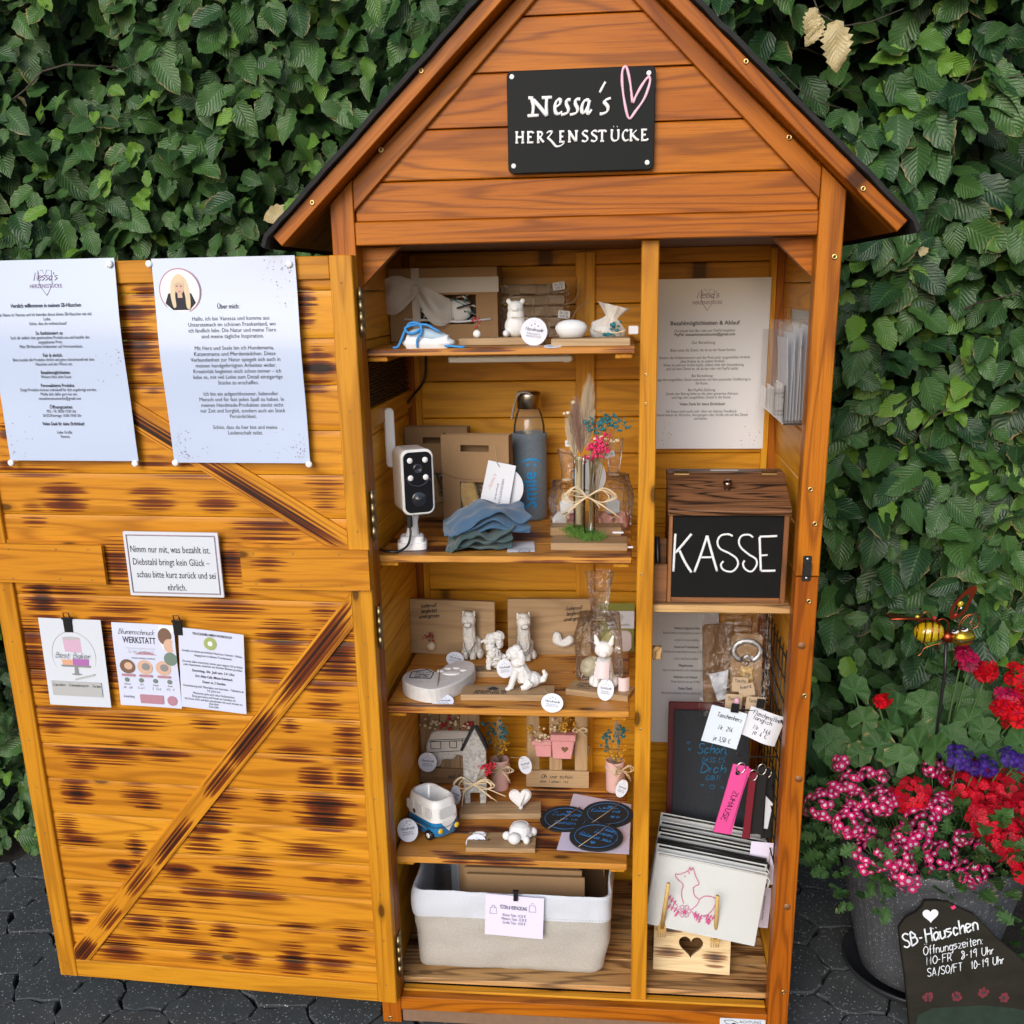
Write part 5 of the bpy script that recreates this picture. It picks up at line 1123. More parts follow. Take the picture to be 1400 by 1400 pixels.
s = MB()
for k, tx in enumerate(("Nessa's", 'HERZENSSTÜCKE', 'Nr. 118', '9,50 €')): text(s, tx, F @ RZ(0), .006, -.012-.009*k, .0085, (.02, .032, .02, .022)[k], z=.0009)
s.build('print', MT['ink'], t)
# twin test-tube vase
tv_ = thing('tube_vase', 'two glass tubes with pampas grass and pink dried flowers on mossy wooden slats', 'vase', (.01, .15, S2))
s = MB(); s.box((.0005, .215, S2+.0085), (.130, .040, .016), RZ(0), bev=.001); s.build('slat', MT['oak'], tv_); s = MB(); s.box((.010, .110, S2+.007), (.132, .056, .0135), T(0, 0, 0), bev=.001); s.build('slat', MT['oak'], tv_)
for (x, y, r, h) in ((.0095, .128, .0100, .142), (-.0105, .165, .0100, .135)):
    s = MB(); s.lathe([(0, .002), (r*.6, .004), (r, .012), (r, h), (r+.0012, h+.001), (r+.0006, h+.0025)], 24, T(x, y, S2+.014)); s.build('glass_tube', MT['tubeg'], tv_)
s = MB(); s.tube([(-.0105, .165, S2+.03), (-.0105, .165, S2+.15)], .0062, 10); s.build('paper_scroll', plain('cream_paper', (.62, .54, .36), .7), tv_)
def hairtuft(name, parent, base, tip, r, n, mat, seed, L=.03):
    q = np.random.default_rng(seed); B, Tt = np.array(base), np.array(tip); ax = Tt-B; V = []; Fq = []
    for i in range(n):
        t = q.random(); p = B+ax*t; rad = r*math.sin(math.pi*(.12+.88*t)**.9)**.7+.001; a = q.random()*6.28; d = np.array([math.cos(a), math.sin(a), 0])
        e = p+d*rad+ax/np.linalg.norm(ax)*L*(.5+q.random()*.7); w = np.cross(e-p, [0, 1, .2]); w = w/(np.linalg.norm(w)+1e-9)*.0003; k = len(V); mth_ = (p+e)/2+d*rad*.25
        V += [p-w, p+w, mth_+w, mth_-w, e+w*.3, e-w*.3]; Fq += [[k, k+1, k+2, k+3], [k+3, k+2, k+4, k+5]]
    return fast_mesh(name, np.array(V)-np.array(wm(parent).translation), np.array(Fq), mat, parent)
MT['pam1'] = plain('cream_pampas', (.52, .42, .30), .9); MT['pam2'] = plain('brown_pampas', (.28, .17, .13), .9); MT['moss'] = plain('green_moss', (.075, .17, .022), .95, var=.5, vs=300)
hairtuft('pampas_plume', tv_, (.0, .16, S2+.165), (.006, .155, S2+.262), .014, 620, MT['pam1'], 1); hairtuft('pampas_plume', tv_, (-.008, .158, S2+.155), (-.014, .155, S2+.228), .013, 560, MT['pam2'], 2)
hairtuft('pampas_plume', tv_, (-.016, .16, S2+.15), (-.024, .16, S2+.20), .010, 260, MT['pam1'], 5)
s = MB(); dried(s, (.0095, .128, S2+.03), (.022, .125, S2+.171), 26, (.010, .006, .0095), 1, .0023, 0, 3, 7, .0035); s.build('dried_flower', [MT['stem'], MT['pinkf']], tv_)
s = MB(); dried(s, (.0095, .132, S2+.12), (.020, .14, S2+.208), 9, (.009, .004, .006), 1, .0024, 0, 8, 6, .004); dried(s, (.0095, .132, S2+.12), (.048, .14, S2+.213), 10, (.009, .004, .007), 1, .0024, 0, 9, 6, .004); s.build('dried_flower', [MT['stem'], MT['tealf']], tv_)
s = MB(); dried(s, (.0095, .13, S2+.12), (.034, .13, S2+.186), 8, (.010, .004, .006), 1, .0027, 0, 12, 2, .003); dried(s, (-.012, .16, S2+.12), (-.028, .15, S2+.235), 3, (.002, .002, .014), 1, .004, 0, 13, 1); s.build('dried_flower', [MT['stem'], MT['creamf']], tv_)
def moss(name, parent, spots, n, seed):
    q = np.random.default_rng(seed); V = []; Fq = []
    for i in range(n):
        c = spots[i % len(spots)]; p = np.array([c[0]+q.normal(0, c[3]), c[1]+q.normal(0, c[4]), c[2]+abs(q.normal(0, .003))]); d = q.normal(0, 1, 3); d[2] = abs(d[2])+.4; d = d/np.linalg.norm(d)*q.uniform(.003, .008); w = np.cross(d, [.3, .9, .1]); w = w/(np.linalg.norm(w)+1e-9)*.0005; k = len(V)
        V += [p-w, p+w, p+d+w*.4, p+d-w*.4]; Fq.append([k, k+1, k+2, k+3])
    return fast_mesh(name, np.array(V)-np.array(wm(parent).translation), np.array(Fq), MT['moss'], parent)
moss('moss', tv_, [(.0, .135, S2+.015, .013, .012), (.014, .112, S2+.014, .010, .008), (-.016, .165, S2+.016, .010, .010)], 2600, 4)
s = MB(); bow(s, (.006, .116, S2+.088), .085, r=.0011, strands=4, seed=3, tails=.55); s.tube([(.021*math.cos(k*.35)-.0, .147+.031*math.sin(k*.35), S2+.088) for k in range(19)], .0013, 5); s.build('raffia_bow', MT['raffia'], tv_)
def cellobag(label, C, w, h, d, build, neck=.8, seed=1, tie=True):
    t = thing('cellophane_bag', label, 'gift bag', C); build(t, C); s = MB()
    prof = [(0, 0), (.44, .0), (.5, .06*h), (.5, h*.38), (.40, h*.62), (.13, h*neck), (.15, h*(neck+.03)), (.26, h*.97), (.28, h)]
    s.lathe([(r*w, z) for r, z in prof], 44, T(C), sy=d/w, fn=lambda a, z: 1+.10*math.sin(a*5+z*40+seed)+.06*math.sin(a*11-z*70)+.05*math.sin(a*17+seed*3)*(z > h*.55)); s.build('film', MT['cello'], t)
    if tie: s = MB(); s.tube([(C[0]+w*.14*math.cos(k*.4), C[1]+d*.14*math.sin(k*.4), C[2]+h*neck+.001) for k in range(17)], .0014, 5); s.build('tie', MT['raffia'], t)
    return t
def soaps(mats, q0, hearts=True):
    def f(t, C):
        q = random.Random(q0)
        for k, (dx, dz, a) in enumerate(((-.012, .002, 8), (.013, .003, -12), (.0, .030, 4))):
            Fh = frame((C[0]+dx, C[1]-.006+.004*k, C[2]+dz), (1, 0, 0), (0, .15, 1)) @ RZ(a); s = MB(); s.prism(ccw([(-.013, 0), (.013, 0), (.013, .022), (0, .034), (-.013, .022)]), .011, Fh, bev=.002)
            for x, y in ((-.005, .009), (.005, .009), (0, .02)): s.prism(ccw(rrect(.0045, .006, .0012)), .0004, Fh, z0=.0111, mat=1)
            s.build('soap_house', [mats[k % len(mats)], MT['kraftd']], t)
    return f
MT['soapr'] = plain('dark_red_soap', (.22, .04, .06), .5); MT['soapb'] = plain('pale_blue_soap', (.45, .52, .60), .5); MT['soapo'] = plain('rose_soap', (.56, .25, .21), .5)
cellobag('clear bag with white and wine-red soap houses, left behind the tube vase', (-.036, .255, S2), .062, .15, .045, soaps([MT['plaster'], MT['soapr'], MT['plaster']], 1), .62, 2)
cellobag('clear bag with rose soap houses at the right end of the second shelf', (.050, .255, S2), .066, .17, .045, soaps([MT['soapo'], MT['soapo'], MT['soapb']], 2), .60, 5)
t = thing('round_card', 'round white card standing behind the tube vase with pampas grass', 'card', (.0, .235, S2+.1)); s = MB(); s.prism(ngon(.030, .034, 30), .0007, frame((.006, .232, S2+.103))); s.build('card', MT['paper'], t)
for k, (px, py, a) in enumerate(((780, 606, 4), (833, 621, 14), (845, 728, 0), (858, 748, 0))):
    p = PY(px, py, .19 if k < 2 else .085); t = thing('price_label', ('small white price label left of the pampas grass', 'small white price label below the teal flowers', 'tiny white label on the rear slat edge at the right', 'tiny white label on the front slat edge at the right')[k], 'label', p); s = MB()
    s.prism(ccw(rrect(.019, .011 if k < 2 else .003, .0012)), .0006, frame(p) @ RZ(a)); s.build('label_card', MT['paper'], t)
    if k < 2: s = MB(); text(s, ('Nr. 142', 'Nr. 150')[k], frame(p) @ RZ(a), 0, 0, .006, .013, z=.001); s.build('print', MT['ink'], t)
# ---- shelf 3
def stand_board(label, pts, lean=.10, th=.010):
    (x0, z0b), (x1, _) = (pts[0], pts[1])
def animal_alpaca(turn):
    return sculpt([('b', (0, .008, .020), (.0185, .020, .0205)), ('b', (.004, .010, .032), (.0155, .016, .014)), ('t', [(-.002, .0, .025), (-.003, -.004, .048), (-.003, -.006, .070), (-.003, -.007, .082)], [.0165, .0138, .0126, .0130]), ('b', (-.003, -.008, .084), (.0145, .0135, .0135)), ('b', (-.003, -.019, .078), (.0088, .0070, .0068)),
      ('t', [(-.013, -.004, .092), (-.0145, -.005, .103)], [.0042, .0016]), ('t', [(.007, -.004, .092), (.0085, -.005, .103)], [.0042, .0016]), ('t', [(-.011, -.010, .018), (-.0115, -.013, .003)], [.0072, .0058]), ('t', [(.004, -.010, .018), (.0045, -.013, .003)], [.0072, .0058]), ('b', (.017, .004, .010), (.007, .014, .010)), ('b', (-.017, .006, .010), (.006, .013, .010)), ('b', (-.003, -.008, .098), (.009, .008, .004))], .00115, 2, .0009, 240)
MT['oakl'] = MT['oak']
def plaque(label, px0, px1, ytop, ybot, Y, lett, lx, ly, mat='oak', rz=0, lean=.06):
    a, b = PY(px0, ybot, Y), PY(px1, ybot, Y); w = b.x-a.x; zt = PY((px0+px1)/2, ytop, Y).z; h = zt-S3; C = Vector(((a.x+b.x)/2, Y, S3))
    t = thing('wooden_plaque', label, 'plaque', C, rz); F = frame((0, 0, 0), (1, 0, 0), (0, lean, 1)); s = MB(); s.box((0, h/2, -.0055), (w, h, .011), F, bev=.001); s.build('board', MT['oakd'] if mat == 'oakd' else MT['oak'], t, False)
    s = MB()
    for k, (tx, wd, dy) in enumerate(lett): hand(s, tx, F @ T(lx, ly-k*.011, .0004) @ RZ(6), 0, dy, wd, .0085, .0010, .35, n=4)
    s.build('lettering', MT['ink'], t, False); return t, F, h
pl1, F1, h1 = plaque('upright oak plaque with a small red sprig vase, left on the third shelf', 561, 678, 822, 902, .325, (('liebevoll', .032, 0), ('begleitet', .032, 0), ('unvergessen', .042, 0)), -.048, .099, rz=-5)
s = MB(); s.ball((-.043, .0185, .007), (.0095, .0095, .008), F1, n=16, m=12); s.build('bead', plain('wooden_bead', (.62, .52, .38), .6), pl1, False)
s = MB(); dried(s, F1 @ Vector((-.043, .027, .008)), F1 @ Vector((-.043, .042, .010)), 6, (.005, .002, .005), 1, .0017, 0, 3, 5, .003); s.build('dried_flower', [MT['stem'], MT['redf']], pl1, False)
pl2, F2, h2 = plaque('upright oak plaque with a white heart in front, right on the third shelf', 695, 808, 820, 896, .335, (('liebevoll', .032, 0), ('begleitet', .030, 0), ('unvergessen', .042, 0)), .050, .095, rz=2)
s = MB(); s.prism(ccw([(p.x, p.y) for p in catmull([(0, -.012, 0), (.017, -.006, 0), (.021, .004, 0), (.014, .012, 0), (.004, .006, 0), (-.002, .004, 0), (-.006, .016, 0), (-.014, .019, 0), (-.020, .012, 0), (-.019, -.004, 0)], 5, True)]), .012, F2 @ T(.028, .032, .004), bev=.004, smooth=False); s.build('heart', MT['plaster'], pl2, False)
me = animal_alpaca(0)
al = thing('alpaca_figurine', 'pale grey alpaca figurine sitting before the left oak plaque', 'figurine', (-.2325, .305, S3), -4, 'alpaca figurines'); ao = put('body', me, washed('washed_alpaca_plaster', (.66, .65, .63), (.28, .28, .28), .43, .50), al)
s = MB(); s.tube(catmull([(-.014, -.010, .045), (-.008, -.024, .030), (.0, -.025, .018), (.010, -.018, .040)], 4), .0006, 4); s.tube(catmull([(.012, -.01, .04), (.0, -.022, .024), (-.006, -.023, .012)], 4), .0006, 4); s.tube([(-.003+.0075*math.cos(k*.5), -.0245+.001*math.cos(k), .0785+.005*math.sin(k*.5)) for k in range(14)], .0004, 4); s.build('string', MT['inkg'], al, False)
a2 = copy_thing(al, T(-.124, .300, S3) @ RZ(14), 'pale grey alpaca figurine sitting before the right oak plaque')
def dog_sit(): # sitting dog, head turned up to the left
    return sculpt([('t', [(.004, 0, .018), (-.006, 0, .036), (-.012, 0, .052)], [.0165, .0150, .0125]), ('b', (.014, .002, .016), (.019, .015, .0155)), ('b', (-.017, -.002, .068), (.0150, .0130, .0135)), ('t', [(-.022, -.006, .068), (-.030, -.010, .066)], [.0085, .0062]), ('b', (-.0345, -.012, .0668), (.0032, .003, .003)),
      ('t', [(-.006, -.012, .078), (-.003, -.014, .062), (-.003, -.013, .050)], [.0052, .0068, .0050]), ('t', [(-.008, .010, .078), (-.004, .013, .062), (-.004, .012, .052)], [.0052, .0066, .005]), ('b', (-.012, -.002, .080), (.0085, .0085, .005)), ('t', [(-.014, -.008, .038), (-.021, -.010, .018), (-.025, -.011, .004)], [.0078, .0062, .0056]), ('b', (-.029, -.012, .0036), (.0060, .0052, .0036)),
      ('t', [(-.012, .008, .036), (-.018, .009, .016), (-.021, .009, .004)], [.0072, .0058, .0052]), ('t', [(.012, -.011, .016), (.002, -.013, .006), (-.006, -.013, .004)], [.0100, .0066, .0046]), ('t', [(.028, .002, .012), (.037, -.001, .016), (.040, -.003, .026), (.036, -.004, .035)], [.0060, .0058, .0052, .0030]), ('b', (-.012, -.006, .052), (.012, .012, .009)), ('b', (-.0262, -.0135, .0715), .0016), ('b', (-.012, -.0145, .0735), .0016)], .0011, 1, .0007, 200)
md = dog_sit()
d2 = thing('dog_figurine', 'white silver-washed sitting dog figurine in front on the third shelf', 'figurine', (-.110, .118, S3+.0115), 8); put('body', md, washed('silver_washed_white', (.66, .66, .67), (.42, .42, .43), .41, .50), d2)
mp_ = sculpt([('t', [(.004, 0, .014), (-.002, 0, .032), (-.004, 0, .046)], [.0150, .0135, .0115]), ('b', (.008, 0, .012), (.015, .013, .012)), ('b', (-.006, 0, .062), (.0125, .0115, .0115)), ('t', [(-.012, -.003, .060), (-.021, -.006, .058)], [.0070, .0050]), ('b', (-.0245, -.0075, .0588), (.0040, .0036, .0034)), ('b', (.0065, -.004, .0685), (.0125, .0110, .0105)), ('b', (.009, -.008, .055), (.0072, .007, .0110)),
  ('t', [(-.010, -.008, .030), (-.014, -.010, .004)], [.0068, .0055]), ('t', [(-.004, .008, .030), (-.010, .010, .004)], [.0066, .0052]), ('b', (-.009, -.003, .046), (.0095, .0095, .009)), ('b', (-.006, -.008, .034), (.010, .008, .010)), ('b', (.017, .0, .022), (.009, .009, .009))], .0011, 1, .0017, 190)
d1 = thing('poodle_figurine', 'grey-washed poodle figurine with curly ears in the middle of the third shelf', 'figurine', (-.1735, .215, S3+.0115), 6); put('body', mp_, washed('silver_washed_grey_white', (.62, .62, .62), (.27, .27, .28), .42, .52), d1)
mc = sculpt([('t', [(0, .004, .016), (0, 0, .038), (0, -.002, .056)], [.0195, .0165, .0130]), ('b', (0, -.004, .074), (.0175, .0150, .0155)), ('b', (0, -.018, .069), (.0080, .0060, .0060)), ('t', [(-.0125, -.002, .084), (-.0165, -.003, .101)], [.0064, .0020]), ('t', [(.0125, -.002, .084), (.0165, -.003, .101)], [.0064, .0020]), ('t', [(-.010, -.012, .034), (-.013, -.018, .006)], [.0072, .006]), ('t', [(.010, -.012, .034), (.013, -.018, .006)], [.0072, .006]), ('b', (-.018, .0, .011), (.010, .016, .011)), ('b', (.018, .0, .011), (.010, .016, .011)), ('t', [(.018, .008, .012), (.034, .0, .010), (.038, -.012, .02)], [.008, .007, .004]), ('b', (-.0075, -.0165, .0775), .0017), ('b', (.0075, -.0165, .0775), .0017), ('b', (0, -.0235, .0705), (.0022, .0015, .0016))], .0012, 1, .0005, 150)
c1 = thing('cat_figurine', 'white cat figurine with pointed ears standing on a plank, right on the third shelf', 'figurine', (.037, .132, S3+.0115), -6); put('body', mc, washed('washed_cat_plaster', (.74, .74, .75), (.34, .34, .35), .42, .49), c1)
s = MB(); s.grid(.026, .030, 8, 8, lambda u, v: .006*math.sin(u*3), frame((.0, -.030, .043), (1, 0, 0), (.2, .3, 1)), th=.002); s.grid(.020, .026, 8, 8, lambda u, v: .005*math.sin(u*3), frame((.038, -.014, .012), (1, .4, 0), (.2, .1, 1)), th=.002); s.build('paper_wing', plain('pale_rose_paper', (.68, .58, .60), .7), c1, False)
def text_plank(label, C, w, d, h, rz, lines_, size, house=False):
    t = thing('small_plank', label, 'plank', C, rz); s = MB(); s.box((0, 0, h/2), (w, d, h), bev=.0008); s.build('plank', MT['oak'], t, False); s = MB(); F = frame((0, 0, h+.0002), (1, 0, 0), (0, 1, 0))
    for k, (tx, x, y, wd) in enumerate(lines_): hand(s, tx, F, x, y, wd, size, .0011, .05, n=4)
    if house:
        s.prism(ccw([(-.012, .0), (.012, .0), (.0, .011)]), .0003, F @ T(house, .006, 0)); s.prism(ccw([(-.008, -.006), (.008, -.006), (.008, 0), (-.008, 0)]), .0003, F @ T(house, .006, .0))
    s.build('lettering', MT['ink'], t, False); return t
text_plank('small plank reading Home above Familie, under the poodle figurine', (-.190, .2175, S3), .094, .040, .0115, 3, (('HOME', -.024, .002, .034), ('FAMILIE', -.024, -.013, .040)), .010)
text_plank('small plank with black house symbol and lettering under the sitting dog', (-.138, .105, S3), .170, .050, .0115, 2, (('ZUHAUSE IST DA', -.032, -.010, .058), ('WO DEIN HUND IST', -.032, -.020, .060)), .007, -.028)
text_plank('small plank with black script lettering, set askew under the cat figurine', (.030, .125, S3), .118, .050, .0115, -15, (('mein', -.03, .008, .026), ('kleiner', -.028, -.003, .032), ('Zoo', -.028, -.014, .022)), .008)
hb = thing('heart_plaque', 'thick white-washed heart-shaped block with paw hollows on the third shelf', 'plaque', (-.2745, .135, S3)); F = frame((-.2745, .138, S3+.001), (1, .06, 0), (0, 1, 0)) @ RZ(0)
P = ccw([(p.x, p.y) for p in catmull([(-.004, -.078, 0), (-.045, -.055, 0), (-.064, -.018, 0), (-.060, .014, 0), (-.038, .034, 0), (-.014, .030, 0), (-.002, .016, 0), (.012, .056, 0), (.038, .080, 0), (.062, .068, 0), (.068, .030, 0), (.052, -.020, 0), (.028, -.058, 0)], 4, True)])
s = MB(); s.prism(P, .026, F, bev=.0025); s.build('block', plain('white_washed_concrete', (.60, .59, .59), .75, var=.22, vs=70, bmp=.3, bs=200), hb)
s = MB()
for x, y, e in ((.004, .020, .0075), (.017, .034, .0075), (.033, .036, .0075), (.047, .024, .0075)): s.ball((x, y, .0262), (e, e*.95, .0016), F, n=14, m=6)
s.ball((.026, .008, .0262), (.018, .0125, .0018), F, n=18, m=6); s.build('paw', MT['wplast'], hb)
s = MB(); pp = [(-.050, .012), (-.050, -.018), (-.010, -.022), (-.008, .008), (-.022, .026), (-.050, .012)]
for a, b in zip(pp, pp[1:]): s.tube([(a[0], a[1], .0266), (b[0], b[1], .0266)], .0009, 4, F)
for k, tx in enumerate(('Ein', 'Leben', 'mit Dir')): hand(s, tx, F, -.028, .006-.0105*k, .026, .0075, .0012, .2, z=.0266, n=4)
s.build('lettering', MT['ink'], hb)
s = MB(); s.tube(catmull([(.002, .024, .027), (.004, -.01, .0275), (.006, -.050, .0272), (.008, -.071, .020), (.009, -.073, .004)], 4), .0010, 5, F); s.build('string', MT['twine'], hb)
tagoval('oval paper tag lying between the left oak plaque and the Home plank', PZ(622, 901, S3+.012), .036, .030, -14, (.0, -.75, .65), [PZ(634, 895, S3+.014)+Vector((0, 0, .003)), PZ(640, 891, S3+.016)])
tagoval('oval paper tag below the white heart block at the shelf edge', PZ(605.5, 959.5, S3+.002), .040, .033, 4, (.0, -.5, .8))
tagoval('oval paper tag hanging in front of the poodle figurine', PY(690, 914, .155), .030, .036, 6, (.1, -1, .25), [PY(688, 904, .17), PY(676, 903, .19)])
tagoval('oval paper tag hanging over the shelf edge below the sitting dog', PY(755, 961, .040), .039, .034, -6, (.0, -.9, .35), [PY(749, 948, .06), PY(742, 942, .075)])
tagoval('upright oval paper tag hanging from the cat figurine', PY(828, 943, .095), .030, .040, -6, (-.1, -1, .25), [PY(832, 926, .1), PY(822, 922, .102), PY(813, 907, .105)])
def candle(t, C):
    s = MB(); s.ball((C[0]-.012, C[1], C[2]+.022), (.024, .018, .022), n=18, m=12); s.build('plaster_heart', plain('ivory_plaster', (.52, .49, .36), .6), t)
    s = MB(); s.ball((C[0]+.018, C[1]-.004, C[2]+.075), (.013, .010, .020), n=14, m=10); s.build('olive_bead', plain('olive_bead', (.40, .38, .14), .5), t)
cellobag('tall clear cellophane bag holding an ivory candle behind the cat figurine', (.026, .205, S3), .088, .212, .055, candle, .56, 8)
gc = thing('leaflet_card', 'olive green card with a white flower label, right end of the third shelf', 'card', (.062, .372, S3)); F = frame((.0585, .372, S3+.0495), (1, 0, 0), (0, .12, 1)); s = MB(); s.prism(ccw(rrect(.070, .100, .001)), .0012, F); s.build('card', plain('olive_card', (.20, .22, .03), .6), gc)
s = MB(); s.prism(ccw(rrect(.054, .036, .001)), .0004, F @ T(.008, .016, .0014)); s.prism(ccw(rrect(.05, .044, .012, 6)), .006, F @ T(.006, -.028, .0014), bev=.002, mat=1); s.build('label', [MT['paper'], plain('pale_rose_soap', (.66, .58, .60), .6)], gc)
s = MB()
for k in range(6): a = R(60*k); s.tube([(.005+.008*math.cos(b)*.45*math.cos(a)-.008*.4*math.sin(b)*math.sin(a)+.004*math.cos(a), .021+.008*math.cos(b)*.45*math.sin(a)+.008*.4*math.sin(b)*math.cos(a)+.004*math.sin(a), .0022) for b in [i*.524 for i in range(13)]], .0003, 4, F)
text(s, 'naturseife', F, .006, .006, .007, .040, z=.0022); s.build('print', MT['inkg'], gc)

# ---- shelf 4
bb = thing('camper_plaque', 'weathered plaque with a white plaster camper van relief and dried flowers', 'plaque', (-.2955, .355, S4), -3); F = frame((0, 0, 0), (1, 0, 0), (0, .08, 1)); s = MB()
for k in range(3): s.box((-.0435+k*.0435, .083, -.005), (.0428, .153, .009), F, bev=.001, ax=1)
s.build('board', MT['oakd'], bb, False); s = MB(); s.box((0, .018, .003), (.132, .034, .008), F, bev=.001); s.build('foot_board', MT['oakd'], bb, False)
P = ccw([(p.x, p.y) for p in catmull([(-.050, .070, 0), (-.052, .092, 0), (-.044, .116, 0), (-.030, .128, 0), (.040, .130, 0), (.050, .122, 0), (.052, .09, 0), (.050, .064, 0), (.036, .062, 0), (.030, .072, 0), (.015, .076, 0), (.008, .066, 0), (-.016, .064, 0), (-.022, .050, 0), (-.036, .048, 0), (-.042, .062, 0)], 3, True)])
s = MB(); s.prism(P, .012, F @ T(.002, -.008, 0), z0=0, bev=.003); s.build('van_relief', MT['alpaca'], bb, False)
s = MB(); BZ = .0045+.0085
for pts in ([(-.046, .104), (.05, .112)], [(-.045, .108), (.05, .116)], [(-.046, .080), (.05, .090)], [(.028, .088), (.028, .114)]): s.tube([(a+.002, b-.008, .0124) for a, b in pts], .0007, 4, F)
for x, w_, h_ in ((-.030, .022, .017), (.008, .015, .015), (.040, .013, .016)):
    p = rrect(w_, h_, .002, 2, x+.002, .092+x*.08); s.tube([(a, b, .0124) for a, b in p+[p[0]]], .0008, 4, F)
for k in range(8): s.ball((-.026+.012*(k % 4)+.002*(k // 4), .062+.008*(k // 4), .0122), .0009, F, n=6, m=4)
hand(s, 'auf Reisen', F, .022, .014, .05, .010, .0011, .3, z=.0074, n=4); s.build('drawing', MT['ink'], bb, False)
s = MB()
for k, (mt, sd) in enumerate(((1, 3), (2, 4), (1, 5), (2, 8))): dried(s, F @ Vector((-.03+.02*k, .115, .006)), F @ Vector((-.032+.024*k, .138, .010)), 7, (.012, .004, .006), mt, .0036, 0, sd, 2, .004)
s.build('dried_flower', [MT['stem'], MT['creamf'], MT['redf']], bb, False)
tagoval('round paper tag hanging in front of the camper plaque', PY(584.5, 1042, .315), .040, .042, -4, (.0, -1, .2), [PY(583, 1028, .32), PY(577, 1022, .33)])
hs = thing('house_ornament', 'tall narrow silver-grey plaster house with raffia bow and red sprig', 'ornament', (-.2245, .238, S4+.013)); F = frame((0, 0, 0), (1, .08, 0), (0, .04, 1))
P = ccw([(-.0235, .104), (-.0225, 0), (-.0105, 0), (-.0105, .022), (.0085, .022), (.0085, 0), (.0205, 0), (.0235, .110), (.0235, .122), (.002, .168), (-.0225, .116)])
s = MB()
body = [((-.0235, .024), (.0235, .024), (.0235, .118), (.002, .164), (-.0235, .114)), ((-.0225, 0), (-.0108, 0), (-.0108, .0238), (-.0232, .0238)), ((.0088, 0), (.0208, 0), (.0228, .0238), (.0088, .0238))]
for p in body: s.prism(ccw(list(p)), .014, F, z0=-.014, bev=.0008)
s.build('house', plain('silver_washed_grey', (.40, .40, .40), .5, metal=.35, var=.95, vs=150, bmp=.9, bs=180), hs, False)
s = MB(); 
for a, b in (((-.0245, .113), (.002, .1665)), ((.002, .1665), (.0255, .1175))): s.tube([(a[0], a[1], -.007), (b[0], b[1], -.007)], .0055, 4, F, flat=.3)
s.prism(heart(.019, 24, 0, .122), .0006, F, z0=.0002, mat=1)
for x in (-.009, .009): s.prism(ngon(.0038, n=14, cx=x, cy=.094), .0006, F, z0=.0002, mat=1)
s.build('roof_edge', [MT['ink'], MT['pgrey']], hs, False)
s = MB(); bow(s, F @ Vector((-.003, .044, .005)), .075, r=.0011, strands=4, seed=5, tails=.6); s.tube([F @ Vector((.026*math.cos(k*.35), .046, -.007+.0125*math.sin(k*.35))) for k in range(19)], .0018, 5); s.tube(catmull([F @ Vector(q) for q in ((.0, .044, .006), (.03, .036, .012), (.062, .022, .014))], 4), .0014, 5); s.tube(catmull([F @ Vector(q) for q in ((-.006, .044, .006), (-.022, .03, .010), (-.028, -.004, .012))], 4), .0012, 5); s.build('raffia_bow', MT['raffia'], hs, False)
s = MB(); dried(s, F @ Vector((.002, .047, .004)), F @ Vector((.022, .079, .008)), 8, (.008, .003, .006), 1, .0026, 0, 6, 5, .0035); s.build('dried_flower', [MT['stem'], plain('crimson_dried_flower', (.48, .012, .035), .8)], hs, False)
tagoval('oval paper tag half hidden at the left of the silver house', PY(623, 1087, .225), .026, .042, -8, (-.6, -1, .1), [PY(630, 1072, .225), PY(640, 1076, .228)])
pk = thing('small_plank', 'thick oak plank carrying the silver house and a white heart, fourth shelf', 'plank', (-.172, .225, S4), 4); s = MB(); s.box((0, 0, .0065), (.165, .055, .0125), bev=.001); s.build('plank', MT['oak'], pk, False)
ht = thing('heart_bowl', 'white plaster heart bowl standing on the plank beside the silver house', 'ornament', (-.131, .222, S4+.013)); F = frame((0, 0, 0), (1, .12, 0), (0, .55, 1)); s = MB(); s.prism(ccw(heart(.046, 32, 0, .022)), .022, F, z0=-.012, bev=.004); s.prism(ccw(heart(.034, 32, 0, .024)), .001, F, z0=.0085, bev=.0005); s.build('bowl', MT['plaster'], ht, False)
def vase(label, C, tops, rz):
    t = thing('flower_vase', label, 'vase', C, rz, 'pink bud vases with dried flowers'); s = MB(); s.lathe([(0, .001), (.0175, .001), (.0188, .004), (.0200, .066), (.0205, .070), (.0180, .0705), (.0165, .06)], 28); s.build('pot', MT['pinkl'], t, False)
    for k, (mt, n, dx, dz, sp, r_) in enumerate(tops):
        s = MB(); dried(s, (0, 0, .06), (dx, -.004, dz), n, sp, 1, r_, 0, 20+k, 5, .0032); s.build('dried_flower', [MT['stem'], MT[mt]], t, False)
    hairtuft('dried_grass', t, (C[0]+.004, C[1], C[2]+.10), (C[0]+.002, C[1], C[2]+.150), .007, 160, MT['pam1'], 31, .02)
    s = MB(); s.tube([(.0205*math.cos(k*.35), .0205*math.sin(k*.35), .055) for k in range(19)], .0018, 5); bow(s, (.004, -.022, .055), .05, r=.0012, strands=3, seed=9, tails=.9); s.build('raffia_bow', MT['raffia'], t, False); return t
vase('pale pink bud vase with teal and yellow dried flowers, behind the silver house', (-.185, .335, S4), (('tealf', 14, -.004, .128, (.012, .006, .013), .0028), ('yelf', 14, -.002, .098, (.010, .006, .008), .0022)), 0)
vase('pink bud vase with teal and yellow dried flowers, right end of the fourth shelf', (.0585, .342, S4), (('tealf', 9, .010, .128, (.006, .004, .012), .0028), ('tealf', 7, -.026, .120, (.008, .004, .012), .0026), ('yelf', 14, -.004, .088, (.013, .006, .006), .0023)), 30)
